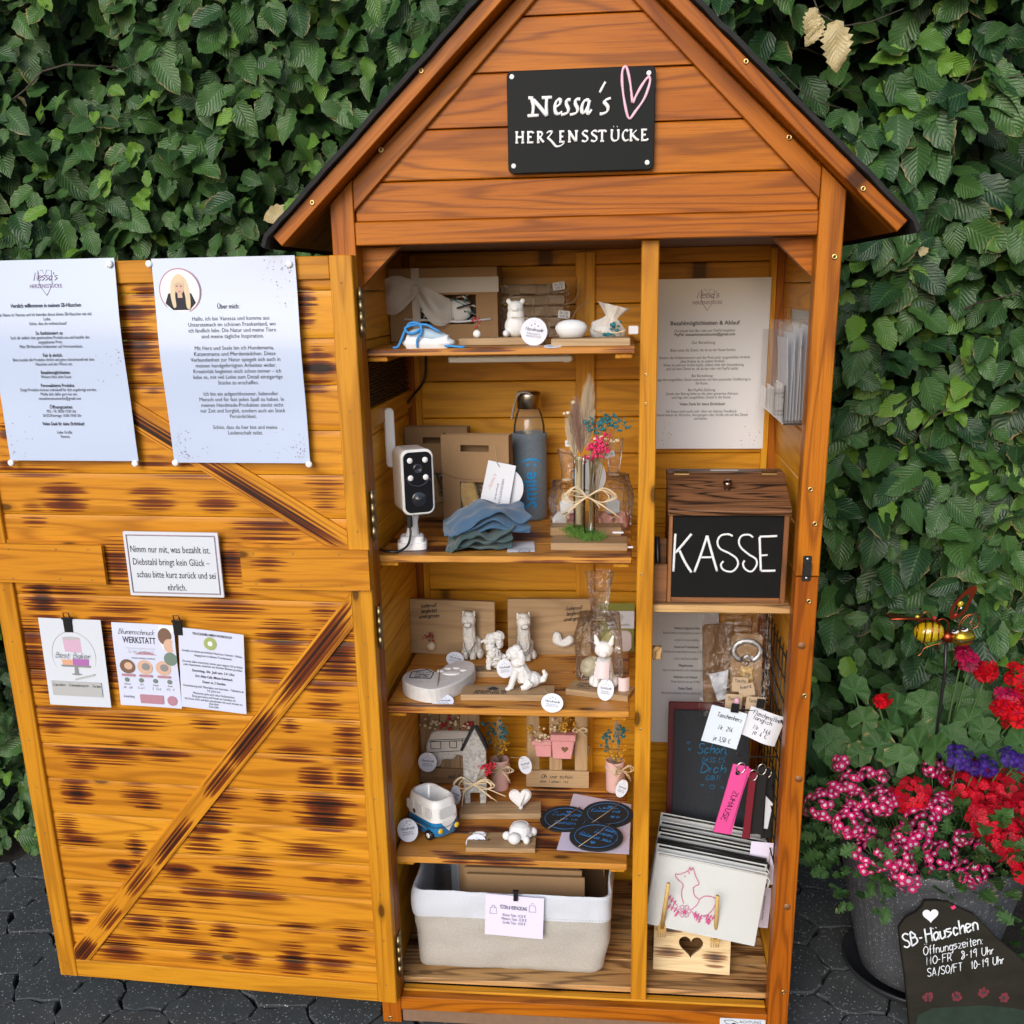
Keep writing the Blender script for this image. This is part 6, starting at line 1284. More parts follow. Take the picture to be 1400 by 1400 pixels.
tagoval('oval paper tag between the left pink vase and the slatted frame', PY(718, 1046, .305), .027, .040, 14, (.1, -1, .1), [PY(708, 1036, .305), PY(697, 1035, .31)])
tagoval('oval paper tag hanging at the right pink vase', PY(850, 1078, .30), .024, .040, -18, (.0, -1, .15), [PY(853, 1060, .305), PY(846, 1052, .31), PY(832, 1040, .32)])
pf = thing('slatted_frame', 'oak frame of three upright slats with pink planter and dried flowers', 'ornament', (-.0635, .350, S4)); F = frame((0, 0, 0), (1, 0, 0), (0, .06, 1))
for x in (-.052, -.004, .050): s = MB(); s.box((x, .083, -.005), (.027, .162, .008), F, bev=.0008, ax=1); s.build('slat', MT['oak'], pf, False)
for y in (.026, .087): s = MB(); s.box((0, y-.006, .0005 if y < .05 else -.0135), (.134, .038 if y < .05 else .022, .009), F, bev=.0008); s.build('cross_slat', MT['oak'], pf, False)
s = MB()
for p, z in ((ccw([(-.050, .112), (-.044, .074), (-.012, .074), (-.012, .112)]), .016), (ccw([(-.0115, .112), (-.0085, .072), (.030, .072), (.037, .112)]), .020), (ccw([(-.0135, .1125), (.0395, .1125), (.0395, .1265), (-.0135, .1265)]), .023), (ccw([(-.0525, .1005), (-.0118, .1005), (-.0118, .1095), (-.0525, .1095)]), .019)): s.prism(p, z, F, z0=.0005, bev=.0015)
s.prism(ccw(heart(.015, 24, .0165, .094)), .0005, F, z0=.0206, mat=1); s.build('planter', [MT['pinkp'], MT['kraftd']], pf, False)
s = MB(); dried(s, F @ Vector((-.032, .108, .009)), F @ Vector((-.030, .118, .012)), 9, (.010, .004, .007), 1, .0034, 0, 3, 2, .004); dried(s, F @ Vector((.01, .124, .010)), F @ Vector((-.004, .134, .012)), 6, (.012, .004, .006), 1, .0034, 0, 5, 2, .004); s.build('dried_flower', [MT['stem'], MT['creamf']], pf, False)
s = MB(); dried(s, F @ Vector((.015, .124, .010)), F @ Vector((.018, .150, .012)), 14, (.010, .004, .009), 1, .0026, 0, 4, 4, .004); dried(s, F @ Vector((-.05, .10, .004)), F @ Vector((-.056, .132, .005)), 3, (.002, .002, .008), 1, .0026, 0, 7, 3, .003); s.build('dried_flower', [MT['stem'], MT['yelf']], pf, False)
s = MB(); hand(s, 'Oh wie schön', F, -.002, .022, .066, .009, .0009, .35, z=.0056, n=4); hand(s, 'das Leben ist', F, -.008, .012, .060, .006, .0007, .35, z=.0056, n=4); s.build('lettering', MT['ink'], pf, False)
s = MB(); bow(s, F @ Vector((.046, .132, .004)), .03, r=.0011, strands=3, seed=4, tails=.7); s.build('raffia_bow', MT['raffia'], pf, False)
# camper van planter
vb = thing('camper_planter', 'white and bright blue ceramic camper van planter, open on top', 'planter', (-.297, .150, S4), 0)
VM = T(-.2975, .150, S4) @ RZ(-42)
def vring(k, z, sc_=1.0): return [(x, y, z) for x, y in rrect(.098*sc_, .062*sc_ if sc_ == 1 else .062-(1-sc_)*.098, .022 if sc_ == 1 else .016, 6)]
def loft(mb, rings, Mx, mat=0, close_top=False, close_bot=True):
    n = len(rings[0]); vs = [p for r in rings for p in r]; fs = []
    for i in range(len(rings)-1):
        for k in range(n): j = (k+1) % n; fs.append([i*n+k, i*n+j, (i+1)*n+j, (i+1)*n+k])
    if close_bot: fs.append(list(range(n))[::-1])
    if close_top: fs.append([(len(rings)-1)*n+k for k in range(n)])
    mb.add(vs, [f for f in fs], Mx, mat, True)
def vr(L, W, z, rr=.02): return [(x, y, z) for x, y in ccw(rrect(L, W, rr, 6))]
MT['ceramb'] = plain('blue_glaze', (.008, .20, .50), .15, coat=.6); MT['ceramw'] = plain('white_glaze', (.78, .79, .80), .18, coat=.5)
s = MB(); loft(s, [vr(.086, .054, .004), vr(.097, .062, .009), vr(.099, .064, .030)], VM); loft(s, [vr(.099, .064, .0302), vr(.1000, .0645, .038)], VM, close_bot=False); s.build('lower_body', MT['ceramb'], vb)
s = MB(); loft(s, [vr(.0995, .0642, .0385), vr(.098, .063, .045), vr(.094, .061, .066), vr(.089, .058, .077), vr(.084, .054, .0815), vr(.079, .049, .0815), vr(.076, .046, .078), vr(.074, .044, .040)], VM, close_bot=False, close_top=True); s.build('upper_body', MT['ceramw'], vb)
MT['glzg'] = plain('grey_glaze', (.60, .62, .64), .2)
for (x, w_) in ((-.030, .022), (-.002, .022), (.027, .018)):
    s = MB(); s.prism(ccw(rrect(w_, .020, .004)), .0022, VM @ T(x, -.0308, .056) @ RX(84), bev=.0008, mat=0); s.build('window', MT['glzg'], vb)
s = MB(); s.prism(ccw(rrect(.042, .021, .006)), .0022, VM @ T(.0465, 0, .056) @ RZ(90) @ RX(84), bev=.0008); s.build('window', MT['glzg'], vb)
s = MB(); s.prism(ccw([(-.019, .035), (0, .012), (.019, .035)]), .0016, VM @ T(.0487, 0, .004) @ RZ(90) @ RX(90), bev=.0005); s.build('front_panel', MT['ceramw'], vb)
for y in (-.020, .020): s = MB(); s.ball((.0495, y, .0215), (.0025, .0058, .0058), VM, n=14, m=8); s.build('headlight', plain('yellow_glaze', (.70, .48, .03), .2), vb)
for x in (-.030, .029):
    s = MB(); s.lathe([(0, .0045), (.005, .005), (.0055, .004), (.0095, .005), (.0105, .002), (.0105, -.004)], 22, VM @ T(x, -.0315, .0108) @ RX(90)); wl = s.build('wheel', MT['blackp'], vb); s = MB(); s.lathe([(0, .0058), (.0050, .0054), (.0056, .0035)], 18, VM @ T(x, -.0315, .0108) @ RX(90)); s.build('hub', MT['ceramw'], wl)
s = MB(); s.prism(heart(.011, 20), .0008, VM @ T(-.016, -.0326, .047) @ RX(86)); s.tube([VM @ Vector((-.028, -.0325, .033)), VM @ Vector((.0, -.0330, .029)), VM @ Vector((.03, -.0328, .028))], .0005, 4); s.tube(catmull([VM @ Vector(q) for q in ((.0505, .024, .037), (.0520, 0, .028), (.0515, -.018, .030), (.038, -.0335, .031), (.0, -.034, .035))], 4), .0006, 4); s.build('decoration', MT['ink'], vb)
tagoval('round paper tag leaning on the camper van planter at the shelf edge', PY(557.5, 1135, .095), .040, .046, 10, (.05, -1, .3), [PY(562, 1122, .1), PY(574, 1127, .108), PY(583, 1133, .112)])
p2 = thing('small_plank', 'small oak plank with a white turtle on it, front of the fourth shelf', 'plank', (-.156, .098, S4), 2); s = MB(); s.box((0, 0, .0048), (.132, .062, .0095), bev=.001); s.build('plank', MT['oak'], p2, False); s = MB(); hand(s, 'Glück', frame((-.034, -.004, .0098), (1, 0, 0), (0, 1, 0)), 0, 0, .024, .009, .001, .2, n=4); s.build('lettering', MT['ink'], p2, False)
tm = sculpt([('b', (0, .004, .018), (.0215, .020, .016)), ('b', (0, .004, .010), (.025, .023, .006)), ('b', (-.011, -.021, .013), (.0125, .0115, .0115)), ('b', (-.026, -.006, .011), (.0085, .007, .009)), ('b', (.024, .010, .011), (.0085, .0075, .009)), ('b', (.012, -.018, .008), (.0068, .0075, .0085)), ('b', (-.004, .026, .013), (.005, .006, .007))], .0012, 2)
tt = thing('turtle_figurine', 'white plaster turtle figurine lying on the small front plank', 'figurine', (-.120, .104, S4+.0096), 4); put('body', tm, MT['plaster'], tt); s = MB(); s.tube([(.0155*math.cos(k*.3), .003+.0135*math.sin(k*.3), .0295+.001*math.sin(k*.3)) for k in range(22)], .0011, 5); s.build('shell_line', MT['plaster'], tt, False)
rg_ = thing('plaster_ring', 'small white oval plaster ring on the left end of the turtle plank', 'ornament', (-.200, .112, S4+.0096)); s = MB(); s.tube([(-.200+.0105*math.cos(k*.3), .112+.006*math.sin(k*.3), S4+.0125) for k in range(22)], .0034, 8); s.build('ring', MT['plaster'], rg_)
tagoval('oval paper tag lying at the front left of the turtle plank', PZ(651, 1153, S4+.004), .040, .036, 2, (.0, -.72, .66))
# coasters
MT['felt3'] = plain('black_felt', (.014, .015, .018), .95, var=.6, vs=500, bmp=.4, bs=600); MT['bluep'] = plain('blue_print', (.02, .18, .50), .6)
for (px, py, rr_, z, lines_, a, lb) in ((773, 1119, .051, .001, (('Zuhause', .0, .008, .046, .014), ('ist wo', .006, -.004, .026, .008), ('Schön', .0, -.018, .034, .012), ('& ♥', .004, -.030, .016, .009)), -4, 'round black felt coaster with blue lettering Zuhause, left of three'),
     (831, 1112, .051, .0042, (('Leben', .0, .014, .03, .007), ('Einfach mal', -.004, .003, .046, .011), ('so', .012, -.014, .014, .012)), -2, 'round black felt coaster with blue lettering Einfach, right rear of three'),
     (815, 1143, .0515, .0078, (('Essen,', .012, .020, .026, .011), ('Trinken,', .008, .007, .034, .012), ('Glücklich sein', .0, -.008, .052, .012)), -24, 'round black felt coaster lying uppermost over the two others')):
    C = PZ(px, py, S4+z+.0035); t = thing('felt_coaster', lb, 'coaster', C, 0, 'felt coasters'); F = frame((0, 0, 0), (1, 0, 0), (0, 1, .04)); s = MB(); s.prism(ngon(rr_, n=40), .0032, F, z0=-.0032, bev=.0006); s.build('felt_disc', MT['felt3'], t, False)
    s = MB(); G = F @ RZ(a); s.tube([(rr_*.80*math.cos(k*.1571), rr_*.80*math.sin(k*.1571), .0003) for k in range(41)], .0008, 4, G, flat=.5)
    for tx, x, y, wd, hh in lines_: hand(s, tx.replace('♥', ''), G, x*1.25, y*1.25, wd*1.25, hh, .0016, .25, n=4)
    s.prism(heart(.011, 20, .004, .026 if a > -10 else -.024), .0004, G, z0=.0002)
    s.build('print', MT['bluep'], t, False); s = MB(); s.tube([F @ Vector((-.032, -.042, .0012)), F @ Vector((.0, .002, .0022)), F @ Vector((.028, .046, .0012))], .0009, 5); s.build('twine', MT['twine'], t, False)
pc = thing('paper_sheet', 'pale lilac paper under the three black coasters', 'paper', (-.0, .1, S4)); s = MB(); s.add([tuple(PZ(px, py, S4+.0009)) for px, py in ((761, 1162), (784, 1085), (863, 1100), (860, 1168))], [[0, 1, 2, 3]])
me_p = s.build('sheet', MT['lilac'], pc); me_p.modifiers.new('th', 'SOLIDIFY').thickness = .0004
# ---- floor: fabric basket
MT['linen'] = plain('natural_linen', (.42, .395, .36), .95, var=.38, vs=420, bmp=.8, bs=900, sheen=.2); MT['linenw'] = plain('white_linen', (.55, .58, .65), .95, var=.12, vs=420, bmp=.6, bs=900, sheen=.2)
bk = thing('fabric_basket', 'rectangular natural linen basket with white folded rim on the hut floor', 'basket', (-.138, .2, FL))
def bring(x0, x1, y0, y1, z, r, bow_=0): 
    P = ccw(rrect(x1-x0, y1-y0, r, 5)); cx, cy = (x0+x1)/2, (y0+y1)/2; out = []
    for x, y in P: out.append((cx+x+.003*noise.noise(Vector((x*18, y*18, z*20))), cy+y-bow_*(1-abs(2*x/(x1-x0))**2)*(1 if y < 0 else 0)+.003*noise.noise(Vector((x*15, y*9, z*25+4))), z+(.006*noise.noise(Vector((x*6, y*5, 3))) if z > FL+.15 else 0)))
    return out
def wrinkle(P, k):
    out = []
    for (x, y, z) in P:
        n_ = noise.noise(Vector((x*9+k, y*9, z*11)))*.007+noise.noise(Vector((x*20, y*20, z*30+k)))*.005+.004*abs(noise.noise(Vector((x*13+z*9, y*9, z*6+3))))+noise.noise(Vector((x*60, y*20, z*12)))*.0012; cx_, cy_ = x+.138, y-.22
        L_2 = math.hypot(cx_, cy_*1.2)+1e-6; out.append((x+cx_/L_2*n_, y+cy_/L_2*n_, z))
    return out
def dring(x0, x1, y0, y1, z, r, bow_=0):
    P = bring(x0, x1, y0, y1, z, r, bow_); out = []
    for a, b in zip(P, P[1:]+P[:1]):
        n_ = max(1, int((Vector(a)-Vector(b)).length/.012)); out += [tuple(Vector(a).lerp(Vector(b), t/n_)) for t in range(n_)]
    return out
def rs_(P, n=150):
    L = [0]
    for a, b in zip(P, P[1:]+P[:1]): L.append(L[-1]+(Vector(a)-Vector(b)).length)
    out = []; Q_ = P+P[:1]; i = 0
    for k in range(n):
        t = L[-1]*k/n
        while L[i+1] < t: i += 1
        out.append(tuple(Vector(Q_[i]).lerp(Vector(Q_[i+1]), (t-L[i])/max(1e-9, L[i+1]-L[i]))))
    return out
def lerp_rings(keys, n):
    out = []
    for a, b in zip(keys, keys[1:]):
        for t in range(n): out.append(tuple(a[i]+(b[i]-a[i])*t/n for i in range(7)))
    return out+[keys[-1]]
def bask(keys, n, wr=True): return [(wrinkle(rs_(bring(*k[:4], k[4], k[5], k[6])), .0) if wr else rs_(bring(*k[:4], k[4], k[5], k[6]))) for k in lerp_rings(keys, n)]
s = MB(); loft(s, bask([(-.306, .030, .082, .36, FL+.001, .014, .0), (-.318, .042, .070, .375, FL+.012, .018, .002), (-.326, .050, .064, .382, FL+.05, .022, .004), (-.331, .055, .060, .387, FL+.10, .022, .006), (-.329, .053, .060, .388, FL+.134, .022, .006)], 5), I4); s.build('body', MT['linen'], bk)
s = MB(); loft(s, bask([(-.3315, .0555, .0570, .3910, FL+.130, .022, .006), (-.330, .0540, .0585, .390, FL+.160, .022, .005), (-.329, .0535, .0590, .390, FL+.180, .022, .004), (-.327, .052, .0605, .388, FL+.185, .022, .003), (-.323, .048, .0650, .384, FL+.182, .022, .003), (-.321, .046, .068, .380, FL+.04, .022, 0)], 4), I4, close_bot=False); s.build('rim', MT['linenw'], bk)
s = MB()
for k in range(58): x = -.31+k*.0062; s.tube([(x, .0555+.0005, FL+.1345), (x+.003, .0555, FL+.1345)], .0006, 4)
s.build('stitching', MT['linen'], bk)
for sx, x in ((-1, -.328), (1, .052)):
    s = MB(); s.tube(catmull([(x, .20, FL+.165), (x+sx*.018, .205, FL+.172), (x+sx*.022, .225, FL+.160), (x+sx*.018, .245, FL+.172), (x, .25, FL+.165)], 4), .007, 8); s.build('handle', MT['linenw'], bk)
q = random.Random(2)
for k in range(5):
    t = thing('folded_paper_bag', 'flat kraft paper bag standing in the linen basket', 'paper bag', (-.12, .2, FL), 0, 'kraft bags in the basket'); y = .135+k*.014; x0 = -.255+k*-.004; s = MB(); s.box((-.115+k*-.006, y, FL+.092+k*.004), (.235, .006, .175+k*.006), T(0, 0, 0), bev=.001); s.build('bag', MT['kraft'], t)
t = thing('folded_paper_bag', 'stack of darker kraft bags with twisted handles in the basket corner', 'paper bag', (.0, .28, FL)); s = MB(); s.box((-.012, .285, FL+.098), (.115, .05, .19), bev=.002); s.build('bag', MT['kraftd'], t)
for k in range(4): s = MB(); s.tube(catmull([(-.005, .255+.008*k, FL+.188), (.02, .25+.008*k, FL+.200), (.036, .245+.008*k, FL+.190), (.038, .24+.008*k, FL+.12)], 4), .0024, 6); s.build('handle', MT['kraft'], t)
t = thing('white_box', 'white flat boxes standing at the back of the linen basket', 'box', (-.2, .31, FL)); s = MB(); s.box((-.19, .30, FL+.10), (.20, .03, .20), RZ(0), bev=.002); s.box((-.18, .27, FL+.095), (.19, .015, .185), bev=.002); s.build('box', MT['white'], t)
F = frame(PY(703, 1253, .046), (1, .0, -.01), (0, .06, 1)) @ RZ(-1.6); t = thing('price_sign', 'lilac price card headed Tüten & Verpackung clipped to the linen basket', 'card', F.translation); curl = lambda x, y: .0012*math.sin(x*30)
s = MB(); s.grid(.112, .086, 10, 8, lambda u, v: curl((u-.5)*.11, 0), F, th=.0006); s.build('card', MT['lilac'], t)
s = MB(); lines(s, F, curl, [('TÜTEN & VERPACKUNG', -.002, .018, .011, .052, 'b'), ('Kleine Tüte - 0,20 €', .0, .002, .0085, .044), ('Mittlere Tüte - 0,30 €', .0, -.006, .0085, .048), ('Große Tüte - 0,50 €', .0, -.014, .0085, .044)])
for x, y in ((-.0405, .011), (.0345, .021)):
    p = [(x-.0065, y-.008), (x+.0065, y-.008), (x+.0055, y+.005), (x-.0055, y+.005), (x-.0065, y-.008)]; s.tube([(a, b, .001+curl(a, b)) for a, b in p], .0003, 4, F); s.tube(catmull([(x-.003, y+.005, .001), (x-.002, y+.0095, .001), (x+.002, y+.0095, .001), (x+.003, y+.005, .001)], 3), .0003, 4, F)
s.build('print', MT['ink'], t)
s = MB(); s.box((.002, .046, .004), (.0085, .022, .004), F, bev=.0008); s.box((.002, .056, .006), (.011, .004, .008), F, bev=.0008); c = thing('binder_clip', 'small black clip on the rim of the linen basket', 'binder clip', F.translation); s.build('clamp', MT['blackp'], c)
# ================================================================ RIGHT COMPARTMENT
# cash box
ks = thing('cash_box', 'dark scorched wooden cash box with blackboard front chalked KASSE', 'cash box', (.242, .12, RS))
KX0, KX1, KY0, KY1 = .1445, .3425, .0605, .205; kz = .155
F0 = lambda: MB()
def kb_(mb, x0, x1, y0, y1, z0, z1, ax=0): mb.box(((x0+x1)/2, (y0+y1)/2, RS+(z0+z1)/2), (x1-x0, y1-y0, z1-z0), bev=.001, ax=ax)
for nm, a in (('front_frame', (KX0, KX0+.0065, KY0, KY0+.012, 0, kz, 2)), ('front_frame', (KX1-.0085, KX1, KY0, KY0+.012, 0, kz, 2)), ('front_frame', (KX0+.0067, KX1-.0087, KY0, KY0+.012, 0, .0085, 0)), ('base', (KX0+.001, KX1-.001, KY0+.0125, KY1, 0, .009, 0))):
    s = MB(); kb_(s, *a); s.build(nm, MT['boxl'], ks)
s = MB(); kb_(s, KX0+.0067, KX1-.0087, KY0+.003, KY0+.007, .0087, kz); s.build('blackboard', plain('blackboard_paint', (.0055, .006, .006), .8, spec=.2, var=.35, vs=45), ks)
zt = .197; yh = .165
for x0, x1 in ((KX0, KX0+.009), (KX1-.009, KX1)):
    s = MB(); s.prism(ccw([(KY0+.0125, 0), (KY1, 0), (KY1, zt), (yh, zt), (KY0+.0125, kz+.002)]), x1-x0, Matrix(((0, 0, 1, x0), (1, 0, 0, 0), (0, 1, 0, RS), (0, 0, 0, 1))), bev=.0008); s.build('side_wall', MT['box'], ks)
s = MB(); kb_(s, KX0-.001, KX1+.001, yh, KY1+.001, zt, zt+.009); s.build('top', MT['box'], ks)
a = Vector((0, KY0-.006, RS+kz+.001)); b = Vector((0, yh-.001, RS+zt+.004)); LF = frame(((KX0+KX1)/2, 0, 0)+Vector((0, 0, 0)) if False else Vector(((KX0+KX1)/2, a.y, a.z)), (1, 0, 0), b-a); L_ = (b-a).length
s = MB(); s.box((0, L_/2, 0), (KX1-KX0+.005, L_, .010), LF, bev=.0012); s.build('lid', MT['box'], ks)
s = MB(); s.lathe([(0, .017), (.006, .0165), (.0085, .013), (.0065, .008), (.004, .005), (.006, 0)], 22, LF @ T(.0, L_*.56, .005)); s.build('knob', plain('chromed_knob', (.30, .22, .18), .12, 1), ks)
for x in (-.075, .075): s = MB(); s.box((x, L_-.001, .0056), (.026, .010, .0016), LF, bev=.0004); s.build('hinge', MT['brass'], ks)
s = MB(); s.box((.244, yh+.020, RS+zt+.0092), (.048, .006, .0012), bev=.0003); s.build('coin_slot', MT['steel'], ks)
s = MB()
def kp(px, py): p = PY(900+px/6.365, 620+py/6.365, KY0+.0025); return p
for pts, w0 in (([(150, 698), (140, 860), (132, 1028)], .0042), ([(290, 700), (215, 790), (150, 865)], .0046), ([(185, 845), (235, 950), (290, 1036)], .0046), ([(425, 715), (375, 870), (315, 1032)], .0044), ([(425, 715), (470, 880), (512, 1025)], .0046), ([(375, 905), (468, 903)], .0036),
                ([(648, 720), (610, 703), (545, 715), (515, 770), (540, 830), (620, 870), (685, 920), (690, 980), (640, 1028), (570, 1015), (545, 970), (568, 938)], .0036), ([(825, 730), (790, 708), (730, 715), (702, 760), (720, 820), (790, 880), (850, 920), (855, 975), (810, 1028), (755, 1005), (738, 960), (752, 932)], .0036),
                ([(882, 728), (888, 880), (893, 1022)], .0042), ([(882, 725), (960, 722), (1036, 718)], .0040), ([(893, 888), (952, 884)], .0034), ([(893, 1022), (960, 1022), (1020, 1020)], .0042)):
    s.tube(catmull([kp(*p) for p in pts], 4), w0/2, 6, flat=.25, fdir=(0, 1, 0))
s.build('chalk_lettering', plain('chalk', (.72, .74, .76), .9, spec=.1, var=.15, vs=300), ks)
pb = thing('pen_box', 'small brown wooden pen compartment at the left side of the cash box', 'pen box', (.132, .08, RS)); s = MB(); kb_(s, .1185, .1438, KY0+.001, KY0+.010, 0, .066); kb_(s, .1185, .1438, KY0+.05, KY0+.056, 0, .10); kb_(s, .1185, .122, KY0+.0103, KY0+.0497, 0, .085); kb_(s, .122, .1435, KY0+.0103, KY0+.0497, 0, .004); s.build('compartment', MT['boxl'], pb)
t = thing('ballpoint_pen', 'dark ballpoint pen standing in the pen compartment', 'pen', (.13, .09, RS)); s = MB(); s.tube([(.131, .088, RS+.005), (.126, .082, RS+.11)], .0045, 10); s.build('barrel', MT['blackp'], t)
t = thing('note_pad', 'white slips standing in the pen compartment beside the divider', 'note pad', (.13, .09, RS)); s = MB(); s.box((.1275, .084, RS+.062), (.004, .006, .092), RY(0), bev=.0005); s.build('slips', MT['paper'], t)
# payment sheet and second sheet on the rear wall
F = frame((.231, .4275, 1.2112), (1, 0, 0)); w, h = .216, .3205; t = thing('payment_notice', 'laminated white sheet headed Bezahlmöglichkeiten pinned on the rear wall above the cash box', 'notice', F.translation)
curl = lambda x, y: .002*math.sin(y*12)+.0015*math.sin(x*19)+.001
sheet(t, F, w, h, MT['lam2'], curl); s = MB(); nlogo(s, F, -.009, .124, .055, curl, 2)
lines(s, F, curl, [('Bezahlmöglichkeiten & Ablauf', -.012, .0795, .0105, .130, 'b'), ('Du kannst hier Bar oder per PayPal bezahlen:', -.012, .0655, .0075, .114), ('PayPal: nessasherzensstuecke@gmail.com', -.012, .0585, .0075, .114, 'b'), ('Zur Barzahlung', -.014, .0435, .0075, .044), ('Bitte nutze die Zettel, die du an der Kasse findest.', -.014, .0295, .0075, .124), ('- Notiere die Artikelnummern und den Preis jeder ausgewählten Artikels', -.013, .0155, .0075, .176), ('(dies findest du an jedem Artikel).', -.014, .0085, .0075, .085), ('- Wenn du mehrere Artikel kaufst, addiere bitte den Gesamtbetrag', -.014, .0015, .0075, .156), ('und auf dem Zettel an, ob du bar oder mit PayPal zahlst.', -.014, -.0055, .0075, .138),
 ('Bei Barzahlung', -.014, -.019, .0075, .040), ('Lege den ausgefüllten Zettel zusammen mit dem passenden Geldbetrag in', -.012, -.026, .0075, .180), ('die Kasse.', -.014, -.033, .0075, .024), ('Bei PayPal-Zahlung', -.014, -.046, .0075, .052), ('Sende den Betrag bitte an die oben genannte Adresse', -.013, -.053, .0075, .138), ('und lege den ausgefüllten Zettel in die Kasse.', -.014, -.060, .0075, .114), ('Vielen Dank für deine Ehrlichkeit!', -.012, -.073, .0078, .088, 'b'), ('Ich freue mich auch sehr über ein kleines Feedback', -.013, -.087, .0075, .136), ('Gerne kannst du Wünsche, Anregungen oder Grüße mit auf den Zettel', -.012, -.094, .0075, .176), ('schreiben.', -.014, -.101, .0075, .026)])
specks(s, F, w, h, ((-1, -1), (1, -1)), 16, curl, 8, 2); s.build('print', [MT['ink'], MT['inkg'], MT['inkv']], t)
F = frame((.196, .4275, .5665), (1, 0, 0)); w, h = .145, .297; t = thing('rules_notice', 'white text sheet hanging low on the rear wall behind the dark felt cover', 'notice', F.translation); curl = lambda x, y: .001*math.sin(y*14)
sheet(t, F, w, h, MT['lam2'], curl); s = MB(); yy = .112
for k, (tx, wd, b) in enumerate((('Hinweise zum Umgang mit den Artikeln', .052, 1), ('Bitte alle Artikel nur vorsichtig anfassen und wieder zurückstellen', .098, 0), ('und die Tür immer schließen.', .05, 0), ('Kerzen und Trockenblumen', .05, 1), ('Die Kerzen nicht unbeaufsichtigt brennen lassen. Trockenblumen', .095, 0), ('nicht in die Sonne stellen.', .05, 0), ('Pflegehinweise', .03, 1), ('Gips nur trocken abwischen, nicht in die Spülmaschine geben', .095, 0), ('Reklamation und Umtausch', .05, 1), ('Melde dich bei mir per E-Mail', .06, 0), ('Vielen Dank', .03, 1), ('Bitte nichts ohne Bezahlung mitnehmen, danke für dein Vertrauen', .098, 0))): text(s, tx, F, .008, yy, .0078, wd, curl=curl, bold=.018*b); yy -= .0155 if not b else .0105
s.build('print', MT['ink'], t)
# leaflet holder on the right wall
lh = thing('leaflet_holder', 'clear acrylic leaflet holder with white slips on the right inner wall', 'leaflet holder', (.34, .25, 1.2)); s = MB()
HM = Matrix(((0, 0, -1, .3625), (1, 0, 0, 0), (0, 1, 0, 0), (0, 0, 0, 1)))   # local x -> world y, y -> z, z -> out from the wall (-x)
def hbox(mb, y0, y1, z0, z1, d0, d1, mat=0): mb.box((.3625-(d0+d1)/2, (y0+y1)/2, (z0+z1)/2), (d1-d0, y1-y0, z1-z0), bev=.0008, mat=mat)
hbox(s, .06, .38, 1.145, 1.318, .0005, .003); hbox(s, .06, .38, 1.142, 1.145, .0005, .040)
for y in (.06, .165, .275, .378): hbox(s, y, y+.0025, 1.146, 1.30 if y < .3 else 1.28, .003, .040)
hbox(s, .063, .165, 1.146, 1.205, .0385, .041); hbox(s, .168, .275, 1.146, 1.19, .0385, .041); hbox(s, .278, .377, 1.146, 1.18, .0385, .041); s.build('holder', MT['acryl'], lh)
for k, (y0, y1, zt_, n) in enumerate(((.075, .155, 1.296, 6), (.178, .265, 1.285, 4), (.288, .37, 1.19, 2))):
    for j in range(n):
        tt_ = thing('paper_slip', ('tall white slip in the front pocket of the leaflet holder', 'white slip in the middle pocket of the leaflet holder', 'short white slip in the rear pocket of the leaflet holder')[k], 'slip', (.35, y0, 1.2), 0, 'slips in the leaflet holder'); s = MB(); d = .008+j*.005
        s.grid(y1-y0, zt_-1.147-.004*j, 6, 10, lambda u, v, d=d, j=j: d+.006*v*v*(1 if j % 2 else -.3), HM @ T((y0+y1)/2, (1.147+zt_-.004*j)/2, 0), th=.0004); s.build('slip', MT['paper'], tt_)
s = MB()
for k in range(16):
    if k % 5: s.tube([(.3625-.0415, .085, 1.285-k*.006), (.3625-.0415, .085+(.05 if k % 3 else .03), 1.285-k*.006)], .0006, 4)
# wire grid on the right wall with hooks
wg = thing('wire_grid', 'black wire grid panel hanging on the right inner wall', 'wire grid', (.355, .2, .55)); s = MB()
for k in range(9): s.tube([(.3565, .06+k*.038, .33), (.3565, .06+k*.038, .745)], .0014, 6)
for k in range(11): s.tube([(.3545, .055, .335+k*.04), (.3545, .37, .335+k*.04)], .0014, 6)
s.build('grid', MT['black'], wg)
for z, y0, x1 in ((.632, .098, .236), (.540, .10, .282)):
    s = MB(); s.tube([(.354, y0, z), (x1+.01, y0+.004, z-.004), (x1, y0+.004, z), (x1-.003, y0+.004, z+.006)], .0017, 6); s.build('hook', MT['black'], wg)
